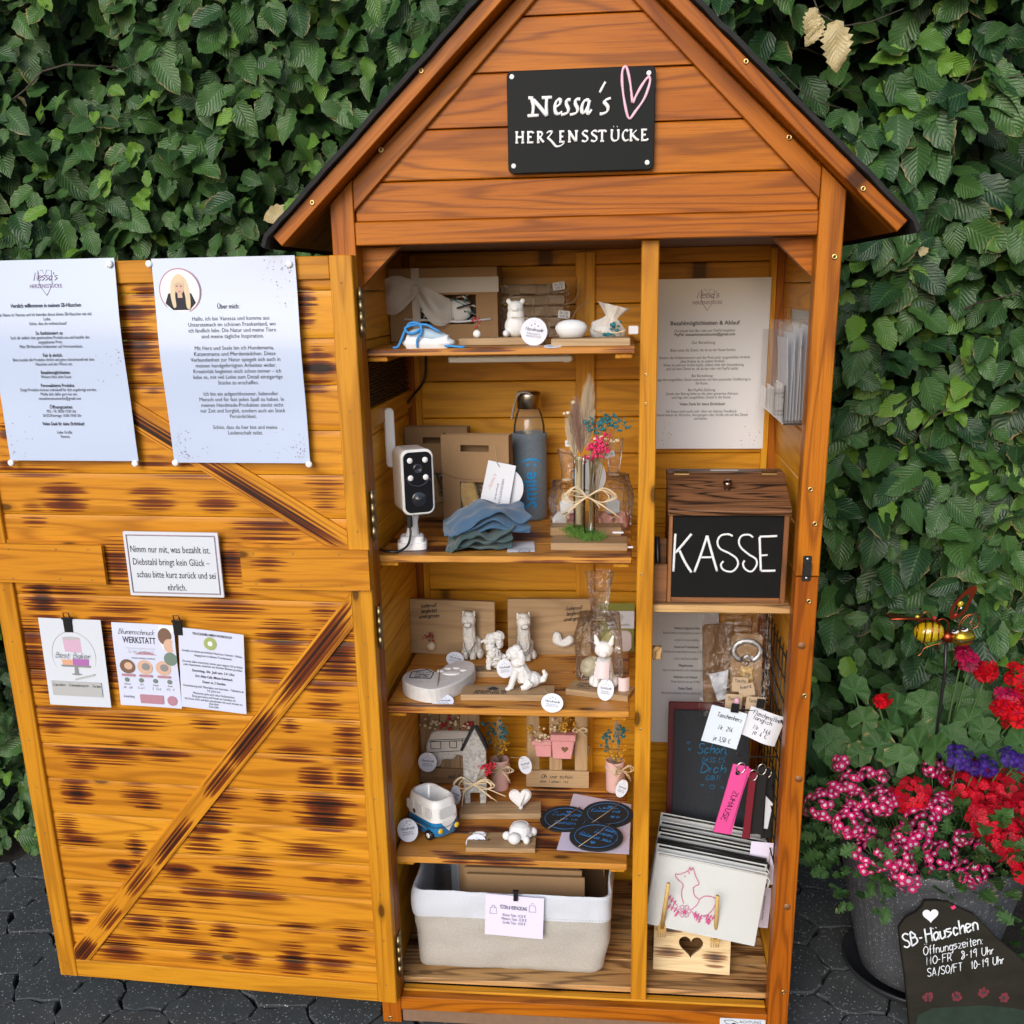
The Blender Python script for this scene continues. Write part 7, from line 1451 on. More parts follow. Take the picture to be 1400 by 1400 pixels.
# bagged bottle openers
def opener_bag(label, C, rx, front):
    t = thing('opener_packet', label, 'packet', C, 0, 'bottle openers in clear bags'); F = frame(C, (1, 0, 0), (rx, .16, 1)); s = MB(); s.prism(ccw(rrect(.056, .135, .010)), .0012, F, z0=-.002); s.build('backing_card', MT['kraft'], t)
    s = MB(); P = [(.0242*math.cos(R(a)), .0365+.018*math.sin(R(a))*(1 if math.sin(R(a)) > 0 else 1.1), .0035) for a in range(-70, 251, 16)]; s.tube(P, .0050, 8, F, flat=.5, fdir=(0, 0, 1)); s.tube([(-.010, .0185, .0035), (.0, .027, .0035), (.010, .0185, .0035)], .0040, 8, F, flat=.5, fdir=(0, 0, 1)); s.tube([(0, .017, .0035), (0, .010, .0035)], .0035, 10, F); s.build('opener_ring', plain('dull_steel', (.34, .35, .38), .42, 1), t)
    s = MB(); s.prism(ccw(rrect(.0225, .062, .004)), .010, F @ T(.001, -.024, 0), z0=-.0005, bev=.003); s.build('handle', MT['bamboo'], t); s = MB(); hand(s, 'Bruder', F @ T(.001, -.024, .0102) @ RZ(-90), 0, -.004, .040, .009, .0011, .3, z=.0004, n=4); s.build('lettering', plain('blue_burn_print', (.06, .13, .22), .6), t)
    s = MB(); s.grid(.082, .195, 16, 26, lambda u, v: .0135+.006*noise.noise(Vector((u*6, v*11, C[0]*40)))+.004*math.sin(v*40)*(v > .82), F @ T(0, .012, 0)); s.build('film', MT['cello'], t); return t
opener_bag('clear bag with kraft card and steel bottle opener hanging on the wire hook', (.297, .165, .683), .02, 1)
t = thing('opener_packet', 'clear bag with brown card turned away, left behind the bottle opener', 'packet', (.245, .20, .68), 0, 'bottle openers in clear bags'); F = frame((.250, .205, .682), (1, .25, 0), (-.22, .10, 1)); s = MB(); s.prism(ccw(rrect(.062, .150, .008)), .0014, F); s.build('backing_card', MT['kraftd'], t); s = MB(); s.grid(.085, .20, 14, 24, lambda u, v: .010+.006*noise.noise(Vector((u*5, v*9, 7))), F); s.build('film', MT['cello'], t); s = MB(); s.prism(ccw([(-.02, -.02), (.018, -.015), (.012, -.07), (-.004, -.072)]), .0008, F, z0=.003); s.build('slip', MT['paper'], t)
for k, (px, py, wd, hh, a, tx, lb) in enumerate(((1012, 932, .028, .017, -2, 'Tasche', 'kraft label reading Tasche, rearmost below the bottle opener'), (1020, 940, .028, .015, 12, 'herz', 'kraft label tilted up to the right, below the bottle opener'), (1003, 957, .030, .022, -3, 'Tasche', 'kraft label with pink heart charm behind the left price note'), (1033, 960, .034, .020, -5, 'Taschenherz', 'kraft label reading Taschenherz behind the right price note'))):
    p = PY(px, py, .140-.008*k); F = frame(p, (1, 0, 0), (0, .1, 1)) @ RZ(a); t = thing('kraft_label', lb, 'label', p, 0, 'kraft labels on the wire hook'); s = MB(); s.prism(ccw(rrect(wd, hh*1.6, .001)), .0008, F @ T(0, -hh*.3, 0)); s.build('card', plain('light_kraft', (.44, .33, .22), .8, var=.06, vs=200), t); s = MB(); text(s, tx, F, 0, hh*.12, .0095, wd*.72, z=.0012, bold=.01); s.build('print', MT['ink'], t)
p = PY(1007, 962, .108); t = thing('heart_charm', 'small pale pink pendant on the wire hook between the two price notes', 'charm', p); s = MB(); s.tube([p+Vector((0, 0, .006)), p+Vector((0, 0, -.018))], [.0052, .0046], 12); s.ball(tuple(p+Vector((0, 0, .006))), .0052); s.build('pendant', plain('pale_pink_gloss', (.68, .38, .50), .2), t)
for k, (px, py, a, w_, h_, curl, ln, lb) in enumerate(((990, 994, -16, .0655, .071, lambda x, y: .003*(x*20)**2, (('Taschenherz', .004, .021, .045), ('Nr. 214', .003, -.002, .025), ('je 3,50 €', .003, -.024, .030)), 'pale blue handwritten price note reading Taschenherz, left of two on the hook'), (1043, 993, -20, .064, .058, lambda x, y: .010*math.sin(x*70+.6)*(.5-y*8), (('Flaschenöffner', .002, .020, .052), ('länglich', -.004, .011, .032), ('Nr. 144', .0, -.006, .030), ('je 4 €', .0, -.015, .024)), 'curled handwritten price note reading Flaschenöffner, right of two on the hook'))):
    p = PY(px, py, .094); F = frame(p, (1, 0, 0), (0, .05, 1)) @ RZ(a+2); t = thing('price_note', lb, 'note', p, 0, 'price notes on the wire hook'); s = MB(); s.grid(w_, h_, 12, 8, lambda u, v: curl((u-.5)*w_, (v-.5)*h_), F, th=.0004); s.build('paper', plain('pale_blue_paper', (.62, .70, .80), .6) if not k else MT['paper'], t)
    s = MB(); [hand(s, tx, F, x, y-.004, wd, .0085, .0009, .05, curl=curl, n=4, z=.001) for tx, x, y, wd in ln]; s.build('print', MT['ink'], t)
    p2_ = PY((1005, 1040)[k], (968, 962)[k], .090); c = thing('binder_clip', ('black clip on the pale blue price note', 'black clip on the curled price note')[k], 'binder clip', p2_); s = MB(); s.box((0, 0, 0), (.014, .005, .017), T(p2_) @ RY(6), bev=.001); s.build('clamp', MT['blackp'], c)
# felt cover and red folder behind
MT['greyfelt'] = plain('charcoal_felt', (.028, .033, .042), .95, var=.55, vs=320, bmp=.4, bs=500); MT['redc'] = plain('dark_red_cover', (.10, .006, .012), .6)
F = frame((.250, .275, .43), (1, 0, 0), (0, .10, 1)); t = thing('felt_cover', 'dark grey felt cover with blue lettering Schön dass es Dich gibt', 'felt cover', F.translation); s = MB(); s.prism(ccw(rrect(.150, .245, .002)), .006, F @ T(.0, 0, 0), bev=.001); s.build('felt', MT['greyfelt'], t); s = MB()
for tx, x, y, wd, hh, w_ in (('Schön,', .002, .038, .060, .021, .0024), ('DASS ES', .004, .020, .044, .010, .0013), ('Dich', .004, -.002, .048, .019, .0024), ('GIBT!', .004, -.018, .028, .010, .0013)): hand(s, tx, F, x, y-.004, wd, hh, w_, .25, n=5, z=.0065)
for x, y, e in ((-.046, .056, .006), (-.043, .042, .006), (.004, -.036, .011), (-.016, -.033, .006), (.024, -.037, .006)): q_ = heart(e, 16, x, y); s.tube([(a, b, .0066) for a, b in q_+[q_[0]]], .0006, 4, F)
s.build('lettering', plain('blue_flex_print', (.01, .17, .36), .5), t)
F = frame((.245, .290, .433), (1, 0, 0), (0, .10, 1)); t = thing('red_folder', 'dark red folder standing behind the grey felt cover', 'folder', F.translation); s = MB(); s.prism(ccw(rrect(.162, .262, .003)), .006, F, bev=.001); s.build('cover', MT['redc'], t)
# lanyard straps on the lower hook
MT['pinks'] = plain('pink_felt_strap', (.72, .07, .30), .8, var=.08, vs=400); MT['reds'] = plain('red_felt_strap', (.17, .005, .02), .8); MT['blks'] = plain('black_felt_strap', (.010, .010, .012), .85)
def strap(label, px, top, bot, Y, wd, mat, a, fold=True):
    p0 = PY(px, top, Y); p1 = PY(px, bot, Y); L = p0.z-p1.z; t = thing('key_strap', label, 'key strap', p0, 0, 'felt key straps on the hook'); F = frame(p0, (1, .15, 0), (0, 0, 1)) @ RZ(a); s = MB()
    s.grid(wd, L, 3, 14, lambda u, v: .0015+.0015*math.sin(v*3.1), F, x0=-wd/2, y0=-L, th=.0028); s.grid(wd*.95, L*.97, 3, 14, lambda u, v: -.006*math.sin(v*3.1), F, x0=-wd/2+wd*.25, y0=-L, th=.0028); s.build('felt_strap', mat, t)
    s = MB(); s.tube([F @ Vector((.008*math.cos(k*.4), -.004+.011*math.sin(k*.4), .004)) for k in range(17)], .0012, 6); s.build('key_ring', MT['steel'], t); return t, F, L
t, F, L = strap('pink felt key strap lettered Zuhause in front', 1013, 1046, 1140, .105, .030, MT['pinks'], -13)
s = MB(); hand(s, 'ZUHAUSE', F @ T(-.001, -L*.58, .0042) @ RZ(-97), 0, -.004, .062, .0105, .0010, .1, n=4, z=.0006); s.prism(ngon(.0042, n=14, cx=-.003, cy=-.015), .001, F, z0=.003); s.build('print', MT['blackp'], t)
strap('dark red felt key strap hanging behind the pink one', 1029, 1056, 1146, .125, .013, MT['reds'], -3); strap('black felt key strap with faint lettering behind the red one', 1041, 1048, 1140, .14, .022, MT['blks'], -2); strap('second black felt key strap farthest back on the hook', 1048, 1052, 1146, .16, .022, MT['blks'], 3)
p = PY(1050, 1110, .15); t = thing('paper_tag', 'narrow white tag hanging at the right of the black key straps', 'tag', p); s = MB(); s.prism(ccw([(-.006, -.035), (.001, -.036), (.008, .018), (-.006, .034)]), .0006, frame(p)); s.build('card', MT['paper'], t)
# stack of zip pouches on the stand
MT['canvas'] = plain('white_canvas', (.54, .56, .56), .9, var=.04, vs=500, bmp=.4, bs=700)
st = thing('pouch_stand', 'scorched pale wooden stand with heart cut-out and two fork arms', 'stand', (.212, .10, FL)); F = frame((.2125, .104, FL), (1, -.06, 0), (0, .28, 1)); hh_ = heart(.047, 36, -.002, .052)
out = ccw([(-.074, .0), (.074, .0), (.074, .098), (-.074, .098)]); hp_ = ccw(hh_)[::-1]
# board with a real heart-shaped opening, as one strip of faces between outline and heart
def pierced(mb, hole, x0, x1, y0, y1, th, Mx, cx, cy):
    n = len(hole); pts = []
    for hx, hy in hole:
        dx, dy = hx-cx, hy-cy; k = min(((x1-cx)/dx if dx > 0 else (x0-cx)/dx) if abs(dx) > 1e-6 else 9e9, ((y1-cy)/dy if dy > 0 else (y0-cy)/dy) if abs(dy) > 1e-6 else 9e9); pts.append((cx+dx*k, cy+dy*k))
    for c_ in ((x0, y0), (x1, y0), (x1, y1), (x0, y1)): i = min(range(n), key=lambda i: (pts[i][0]-c_[0])**2+(pts[i][1]-c_[1])**2); pts[i] = c_
    vs = [(x, y, z) for z in (0, th) for ring in (hole, pts) for x, y in ring]; fs = []
    for i in range(n):
        j = (i+1) % n; fs += [[i, n+i, n+j, j], [2*n+j, 3*n+j, 3*n+i, 2*n+i], [i, j, 2*n+j, 2*n+i], [n+j, n+i, 3*n+i, 3*n+j]]
    bl = []
    for (x, y, z) in vs: bl.append(0)
    mb.add(vs, fs, Mx, 0, False, [(x+3, y+5, z) for x, y, z in vs])
def subdiv_board():
    s = MB(); nx, ny = 66, 44; x0, x1, y0, y1 = -.074, .074, 0, .098; inside = lambda x, y: False
    return s
s = MB(); pierced(s, ccw(hh_), -.074, .074, 0, .098, .010, F, -.002, .050); o = s.build('front_board', MT['stand'], st)
sb = o.modifiers.new('s', 'SUBSURF'); sb.subdivision_type = 'SIMPLE'; sb.levels = sb.render_levels = 4
me0 = o.data; dg = bpy.context.evaluated_depsgraph_get(); dg.update(); nm = bpy.data.meshes.new_from_object(o.evaluated_get(dg)); o.modifiers.remove(sb); o.data = nm
Fi = (st.matrix_basis.inverted() @ F).inverted(); bv = []
for v in nm.vertices:
    p = Fi @ v.co; b = 0
    for cx, cy, rx, ry, i_ in ((-.045, .078, .022, .012, .75), (-.046, .040, .026, .016, .9), (.045, .030, .020, .016, .95), (.05, .05, .022, .01, .5), (.05, .082, .012, .008, .4)): b = max(b, i_*math.exp(-((p.x-cx)/rx)**2-((p.y-cy)/ry)**2))
    bv.append(b)
a_ = nm.attributes.new('burn', 'FLOAT', 'POINT'); a_.data.foreach_set('value', bv)
MT['stand'] = None
s = MB(); s.box((.2125, .165, FL+.005), (.148, .10, .010), bev=.001); s.build('base_board', MT['pine'], st)
for px0, py0, px1, py1 in ((914, 1208, 905, 1268), (981, 1225, 978, 1282)):
    a, b = PY(px0, py0, .045), PY(px1, py1, .075); s = MB(); d_ = (b-a).normalized(); s.tube([a, a+(b-a)*.5, b], [.0036, .0040, .0045], 8)
    FB = frame(b, (1, 0, 0), -d_); s.prism(ccw([(-.004, .012), (-.0085, .002), (-.0085, -.010), (.0085, -.010), (.0085, .002), (.004, .012)]), .004, FB, z0=-.002, bev=.001)
    for x in (-.0068, -.0023, .0023, .0068): s.tube([FB @ Vector((x, -.009, 0)), FB @ Vector((x, -.026, .001))], [.0016, .0010], 6)
    s.build('fork_arm', MT['bamboo'], st)
def pouch(label, y, zoff, mat, lean, hgt=.150, zipc='blackp', dx=0):
    C = Vector((.222+dx, y, FL+.098+zoff)); t = thing('zip_pouch', label, 'pouch', C, 0, 'zip pouches on the stand'); F = frame(C, (1, -.10, -.13), (-.02, lean, 1)); s = MB(); w_ = .208
    def f(sgn): return lambda u, v: sgn*(.0045*math.sin(math.pi*u)**.6*math.sin(math.pi*min(1, v*1.02))**.6+.0015*noise.noise(Vector((u*6, v*5, y*90)))*(4*u*(1-u)))
    s.grid(w_, hgt, 18, 14, f(1), F, y0=0); s.grid(w_, hgt, 18, 14, f(-1), F, y0=0); s.build('fabric', mat, t)
    s = MB(); s.tube([F @ Vector((-w_/2+.004, hgt-.004, .0036)), F @ Vector((0, hgt-.003, .005)), F @ Vector((w_/2-.004, hgt-.004, .0036))], .0026, 6, flat=.6); z = s.build('zip', MT[zipc], t)
    s = MB(); s.tube([F @ Vector((w_/2-.002, hgt-.006, .002)), F @ Vector((w_/2+.006, hgt-.012, .004)), F @ Vector((w_/2+.004, hgt-.026, .005))], .003, 6, flat=.5); s.build('zip_tab', mat, t); return t, F
MT['blkcan'] = plain('black_canvas', (.012, .012, .013), .9); MT['gcan'] = plain('grey_white_canvas', (.52, .54, .54), .9)
pt, PF_ = pouch('white zip pouch printed with a pink fox, frontmost of the stack', .066, .009, MT['canvas'], .22, .145, 'canvas')
for k, (y, zo, mt, zc, lb) in enumerate(((.086, .010, 'canvas', 'blackp', 'white zip pouch with black zip, second of the stack'), (.104, .013, 'blkcan', 'blackp', 'black zip pouch, third of the stack'), (.122, .016, 'gcan', 'blackp', 'grey-white zip pouch in the middle of the stack'), (.140, .018, 'blkcan', 'gcan', 'black zip pouch with pale zip near the back of the stack'), (.158, .022, 'gcan', 'blackp', 'pale grey zip pouch near the back of the stack'), (.178, .028, 'canvas', 'blackp', 'white zip pouch, rearmost of the stack'))): pouch(lb, y, zo, MT[mt], .2, .15, zc, .002*k)
s = MB()
def fp(px, py): p = PF_.inverted() @ PY(860+px/4.515, 1090+py/4.515, .045); return (p.x, p.y, .0078)
def fox(pts, w_=.0013, sm=4): s.tube(catmull([fp(*p) for p in pts], sm), w_/2, 5, PF_, flat=.5, fdir=(0, 0, 1))
fox([(282, 518), (310, 522), (362, 500), (372, 478), (382, 500), (392, 480), (402, 508), (410, 530), (432, 575), (415, 585), (395, 598)]); fox([(282, 518), (290, 545), (330, 580), (322, 620), (325, 660), (335, 690)]); fox([(395, 598), (402, 640), (430, 665)]); fox([(385, 725), (420, 695), (440, 660), (480, 645), (535, 660), (525, 710), (490, 750), (455, 760)]); fox([(362, 500), (372, 520)]); fox([(340, 532), (346, 534)], .002)
q_ = [(500, 585), (482, 560), (485, 545), (500, 552), (515, 545), (525, 562), (500, 585)]; fox(q_, .001, 0)
for a in range(6): fox([(340+12*math.cos(R(60*a)), 735+12*math.sin(R(60*a))), (340+36*math.cos(R(60*a-22)), 735+32*math.sin(R(60*a-22))), (340+40*math.cos(R(60*a)), 735+36*math.sin(R(60*a))), (340+36*math.cos(R(60*a+22)), 735+32*math.sin(R(60*a+22))), (340+12*math.cos(R(60*a)), 735+12*math.sin(R(60*a)))], .001)
fox([(340, 728), (345, 742), (335, 740), (342, 730)], .004)
for (a, b, c, d) in ((300, 710, 235, 650), (310, 740, 232, 705), (380, 735, 450, 775), (390, 745, 440, 795), (455, 765, 530, 770), (470, 780, 500, 800), (300, 745, 285, 755)):
    fox([(a, b), ((a+c)/2, (b+d)/2-4), (c, d)], .001)
    for k in (.35, .6, .85): x, y = a+(c-a)*k, b+(d-b)*k; fox([(x, y), (x+9, y-14)], .0022); fox([(x, y), (x-6, y+12)], .0022)
s.build('fox_print', plain('pink_flex_print', (.62, .06, .26), .5), pt)
for k, (px, py, lb) in enumerate(((1042, 1180, 'white printed card standing at the right behind the pouches, upper'), (1035, 1240, 'white printed card standing at the right behind the pouches, lower'))):
    p = PY(px, py, .13+.01*k); t = thing('paper_card', lb, 'card', p); F = frame(p, (1, 0, 0), (0, .1, 1)) @ RZ(-4); s = MB(); s.prism(ccw(rrect(.05, .085, .001)), .0006, F, z0=-.0006); s.build('card', MT['lilac'], t); s = MB(); text(s, "Nessa's Herzensstücke", F @ RZ(90), 0, -.012, .006, .05); s.build('print', MT['ink'], t)
# safety sticker on the bottom rail
F = frame(PY(1015, 1401, -.0006), (1, 0, 0)); t = thing('warning_sticker', 'white sticker headed ACHTUNG with a camera drawing on the bottom rail', 'sticker', F.translation); s = MB(); s.prism(ccw(rrect(.084, .034, .002)), .0005, F @ T(0, -.004, 0), z0=-.0003); s.build('film', MT['white'], t); s = MB(); text(s, 'ACHTUNG', F, .014, .0065, .0085, .040, z=.0004); text(s, 'Dieser Bereich wird videoüberwacht', F, .014, -.0015, .0062, .046, z=.0004, bold=.02)
s.tube([(a, b, .0004) for a, b in ((-.034, .008), (-.02, .0095), (-.008, .004), (-.012, -.001), (-.030, .001), (-.034, .008))], .0006, 4, F); s.prism(ngon(.0052, .004, 16, -.016, -.0005), .0002, F, z0=.0004); s.prism(ccw(rrect(.010, .006, .001, 2, -.034, -.004)), .0002, F, z0=.0004); s.build('print', MT['ink'], t)

# ================================================================ FLOWER POT GROUP
MT['pot'] = speckle('speckled_grey_plastic', (.080, .086, .100), (.50, .51, .54), .22, rough=.5, sc=330, var=.2, bmp=.2)
PC = Vector((.690, .250, 0)); ptt = thing('flower_pot', 'large dark grey speckled ribbed flower pot to the right of the hut', 'flower pot', PC)
s = MB(); s.lathe([(0, .012), (.112, .012), (.120, .018), (.131, .06), (.150, .15), (.168, .235), (.179, .288), (.1835, .293), (.1835, .312), (.179, .318), (.172, .31), (.166, .28), (0, .27)], 168, T(PC), fn=lambda a, z: 1+(.010*(abs(math.sin(a*28))**.6-.6) if .02 < z < .289 else 0)); s.build('pot', MT['pot'], ptt)
sa_ = thing('pot_saucer', 'dark plastic saucer underneath the speckled flower pot', 'saucer', PC); s = MB(); s.lathe([(0, .001), (.132, .001), (.143, .006), (.155, .022), (.1535, .026), (.148, .024), (.138, .009), (0, .007)], 72, T(PC)); s.build('saucer', plain('grey_plastic', (.022, .024, .030), .4), sa_)
so_ = thing('potting_soil', 'dark potting soil inside the flower pot', 'soil', PC); s = MB(); s.lathe([(0, .292), (.08, .290), (.1655, .276)], 40, T(PC)); s.build('soil', MT['soil'], so_)
# slate sign
up_ = Vector((.0, .20, .98)); SF_ = frame((.72, .014, .0), (1, .05, 0), up_)
def slp(px, py):
    v = ray(px, py); n = SF_.col[2].xyz; o = SF_.translation; tt2 = (o-CP).dot(n)/v.dot(n); q = SF_.inverted() @ (CP+v*tt2); return q.x, q.y
sl_ = thing('slate_sign', 'dark slate slab hand-painted with SB-Häuschen opening hours leaning on the flower pot', 'sign', (.72, .014, 0))
ol = [slp(*p) for p in ((1244, 1405), (1238, 1330), (1233, 1300), (1229, 1268), (1238, 1256), (1252, 1248), (1262, 1240), (1266, 1233), (1280, 1231), (1296, 1234), (1312, 1241), (1333, 1251), (1346, 1263), (1360, 1278), (1378, 1296), (1396, 1310), (1420, 1330), (1432, 1360), (1440, 1412))]
ol = [(x+.0012*math.sin(i*5.1), y+.0012*math.sin(i*3.7)) for i, (x, y) in enumerate(ol)]
y0_ = min(q[1] for q in ol); ol = ccw([(x, max(y, .0)) if y < .02 else (x, y) for x, y in ol])
s = MB(); s.prism(ol, .011, SF_, z0=-.011, bev=.002)
mt, ntt, bb_ = newmat('slate'); tc = nd(ntt, 'TexCoord').outputs['Object']; n1_ = smp(ntt, tc, (5, 5, 12), 5, .65, dist=1.2); n2_ = smp(ntt, tc, (3, 3, 3), 3, .5)
cc = mix(ntt, n1_, (.006, .007, .006), (.036, .030, .022)); cc = mix(ntt, sstep(ntt, n2_, .55, .75), cc, (.050, .048, .040)); ntt.links.new(cc, bb_.inputs['Base Color']); bb_.inputs['Roughness'].default_value = .7; bb_.inputs['Specular IOR Level'].default_value = .12; bump(ntt, bb_, n1_, .6, .003)
s.build('slab', mt, sl_)
s = MB(); MT['wpaint'] = plain('white_marker', (.72, .76, .80), .6)
def slate_hand(tx, p0, p1, hpx, w_, sl=.15):
    a, b = slp(*p0), slp(*p1); L = math.hypot(b[0]-a[0], b[1]-a[1]); an = math.degrees(math.atan2(b[1]-a[1], b[0]-a[0])); c_ = slp(p0[0], p0[1]-hpx); hgt = math.hypot(c_[0]-a[0], c_[1]-a[1])
    hand(s, tx, SF_ @ T(a[0], a[1], .0004) @ RZ(an), 0, 0, L, hgt, w_, sl, align='l', n=6)
slate_hand('SB-Häuschen', (1236, 1296), (1337, 1271), 19, .0033, .1); slate_hand('Öffnungszeiten:', (1263, 1306), (1344, 1290), 12, .0017); slate_hand('MO-FR  8-19 Uhr', (1267, 1319), (1358, 1304), 11, .0017); slate_hand('SA/SO/FT  10-19 Uhr', (1268, 1335), (1372, 1317), 11, .0017)
c_ = slp(1272, 1251); s.prism(ccw(heart(.0285, 30, 0, 0)), .0006, SF_ @ T(c_[0], c_[1], .0003) @ RZ(4)); s.build('lettering', MT['wpaint'], sl_)
MT['redpt'] = plain('dull_red_paint', (.13, .014, .024), .8); MT['grnpt'] = plain('dull_green_paint', (.010, .024, .014), .9, var=.6, vs=60); s = MB()
for i, (px, py) in enumerate(((1269, 1363), (1308, 1362), (1344, 1357), (1372, 1364))):
    x, y = slp(px, py)
    for k in range(6): a = k*1.05+i*.7; s.prism(ngon(rnd.uniform(.0025, .0045), rnd.uniform(.003, .0055), 7, x+rnd.uniform(.004, .0085)*math.cos(a), y+.0065*math.sin(a), k), .0003, SF_ @ T(0, 0, .0003+.00005*k))
    s.prism(ngon(.003, n=10, cx=x, cy=y), .0003, SF_, z0=.0008, mat=1)
gp = [slp(*p) for p in ((1252, 1402), (1255, 1388), (1275, 1378), (1310, 1376), (1345, 1374), (1385, 1378), (1420, 1386), (1425, 1402))]; s.prism(ccw(gp), .0003, SF_, mat=2, z0=.0002); s.build('painted_poppies', [MT['redpt'], MT['ink'], MT['grnpt']], sl_)

# ---- plants
def petalmat(name, ca, cb, rough=.55):
    mt, nt, b = newmat(name); at = nd(nt, 'Attribute', attribute_name='lv'); u, v, r = nd(nt, 'SeparateXYZ', {'Vector': at.outputs['Vector']}).outputs
    cc = mix(nt, sstep(nt, v, .28, .50), cb, ca); cc = mix(nt, 1, cc, mix(nt, r, (.55, .55, .6), (1, 1, 1)), 'MULTIPLY'); nt.links.new(cc, b.inputs['Base Color']); b.inputs['Roughness'].default_value = rough; b.inputs['Specular IOR Level'].default_value = .25
    out = nt.nodes['Material Output']; tl = nd(nt, 'BsdfTranslucent', {'Color': cc}); ms = nd(nt, 'MixShader', {0: .2, 1: b.outputs[0], 2: tl.outputs[0]}); nt.links.new(ms.outputs[0], out.inputs[0]); return mt
def floret_template(npet=5, notch=.12, cup=.25, seed=0):
    V = []; UV = []; F = []
    for k in range(npet):
        a0 = 2*math.pi*k/npet; o = len(V)
        for (rr_, wd_, z) in ((.0, .0, 0), (.45, .26, .10), (.82, .50, .22), (1.0, .40, .20)):
            for sd in (-1, 0, 1):
                r_ = rr_*(1-notch*(sd == 0 and rr_ == 1.0)); a = a0+math.atan2(sd*wd_, max(rr_, .05))*(rr_ > 0); q = r_ if sd == 0 else math.hypot(rr_, wd_*.9)*.97 if rr_ > 0 else 0
                V.append((math.cos(a)*q, math.sin(a)*q, cup*z+.02*sd*(k % 2))); UV.append((sd, rr_))
        for j in range(3):
            for i in range(2): F.append([o+j*3+i, o+j*3+i+1, o+(j+1)*3+i+1, o+(j+1)*3+i])
    return np.array(V), np.array(UV), np.array(F)
MT['verb'] = petalmat('magenta_white_verbena', (.74, .014, .17), (.92, .78, .85)); MT['redv'] = petalmat('scarlet_verbena', (.66, .006, .022), (.62, .012, .05)); MT['purv'] = petalmat('purple_verbena', (.045, .012, .20), (.10, .04, .34)); MT['ger'] = petalmat('red_geranium', (.66, .003, .010), (.46, .002, .03)); MT['germ'] = petalmat('crimson_geranium', (.46, .004, .07), (.28, .003, .05))
MT['gleaf'] = leafmat('plant_leaf', (.018, .060, .016), (.045, .115, .026), (.10, .20, .035)); MT['gstem'] = plain('green_stem', (.05, .11, .025), .7)
def cluster(parent, name, C, dome, n, size, mat, seed, nrm=None, hole=0, npet=5):
    q = np.random.default_rng(seed); tv, uv, tf = floret_template(npet); nrm = np.array(nrm or (0, -.55, .8)); nrm = nrm/np.linalg.norm(nrm); P = []; Ms = []
    ga = 2.39996; a1 = np.cross(nrm, [1, 0, .2]); a1 /= np.linalg.norm(a1); b1 = np.cross(nrm, a1)
    for i in range(n):
        th = math.acos(1-(hole+(1-hole)*(i+.5)/n)*.86); ph = i*ga+q.uniform(-.2, .2); d = nrm*math.cos(th)+(a1*math.cos(ph)+b1*math.sin(ph))*math.sin(th)
        dd = d-nrm*(d@nrm)*(.45 if hole else .25); P.append(np.array(C)+dd*dome*q.uniform(.86, 1.12)-nrm*dome*.35+q.normal(0, dome*.05, 3)); z = d+q.normal(0, .28, 3); z /= np.linalg.norm(z); x = np.cross(z, q.normal(0, 1, 3)); x /= np.linalg.norm(x); y = np.cross(z, x); Ms.append(np.stack([x, y, z], 1)*size*q.uniform(.75, 1.15))
    V, F = scatter(tv, tf, np.array(Ms), np.array(P)); r = np.repeat(q.uniform(0, 1, n), len(tv)); A = np.concatenate([np.tile(uv, (n, 1)), r[:, None]], 1)
    return fast_mesh(name, V-np.array(wm(parent).translation), F, mat, parent, {'lv': A})
def plant(name, label, heads, hmats, size, dome, n, leafn, leafsz, seed, box, cat='plant', group=None, serr=.3, hole=.05, npet=5, lname='foliage'):
    t = thing(name, label, cat, PC+Vector((0, 0, .28))); q = np.random.default_rng(seed); s = MB()
    for k, (px, py, Y, sc_, *mm) in enumerate(heads):
        p = PY(px, py, Y); nr = (p.x-PC.x)*2.2, (p.y-PC.y)*1.2-.35, .55
        cluster(t, 'flower_head', p, dome*sc_, int(n*sc_**1.3), size, hmats[mm[0]] if mm else hmats[0], seed*50+k, nr, hole, npet)
        nv_ = Vector(nr).normalized(); base = Vector((PC.x+(p.x-PC.x)*.45, PC.y+(p.y-PC.y)*.5, .292)); s.tube(catmull([base, (base+p)/2+Vector((0, 0, .03)), p-nv_*dome*.5], 4), .0015, 5)
        for j in range(7 if hole else 0): d = Vector((q.normal(), q.normal(), q.normal()+.5)).normalized(); s.tube([p-nv_*dome*.5, p-nv_*dome*.45+d*dome*.62], .0007, 4)
    s.build('stems', MT['gstem'], t)
    x0, x1, y0, y1, z0, z1 = box; pos = np.stack([q.uniform(x0, x1, leafn), q.uniform(y0, y1, leafn), q.uniform(z0, z1, leafn)], 1)
    rad = np.hypot(pos[:, 0]-PC.x, pos[:, 1]-PC.y); keep = (rad < .27) & ((rad > .19) | (pos[:, 2] > .315)) & (pos[:, 2] > np.where((pos[:, 0] < .57) | (q.random(len(pos)) < .05), .255, .315)); pos = pos[keep]; m_ = len(pos)
    dirn = pos-np.array([PC.x, PC.y+.02, .22]); dirn /= np.linalg.norm(dirn, axis=1)[:, None]; dirn[:, 2] -= .25
    foliage(lname, pos-np.array(wm(t).translation), q.uniform(.6, 1.3, m_)*leafsz, np.tile([0, -.6, .8], (m_, 1)), dirn, .35, q.uniform(.1, .8, m_), MT['gleaf'], t, seed, 3, serr); return t
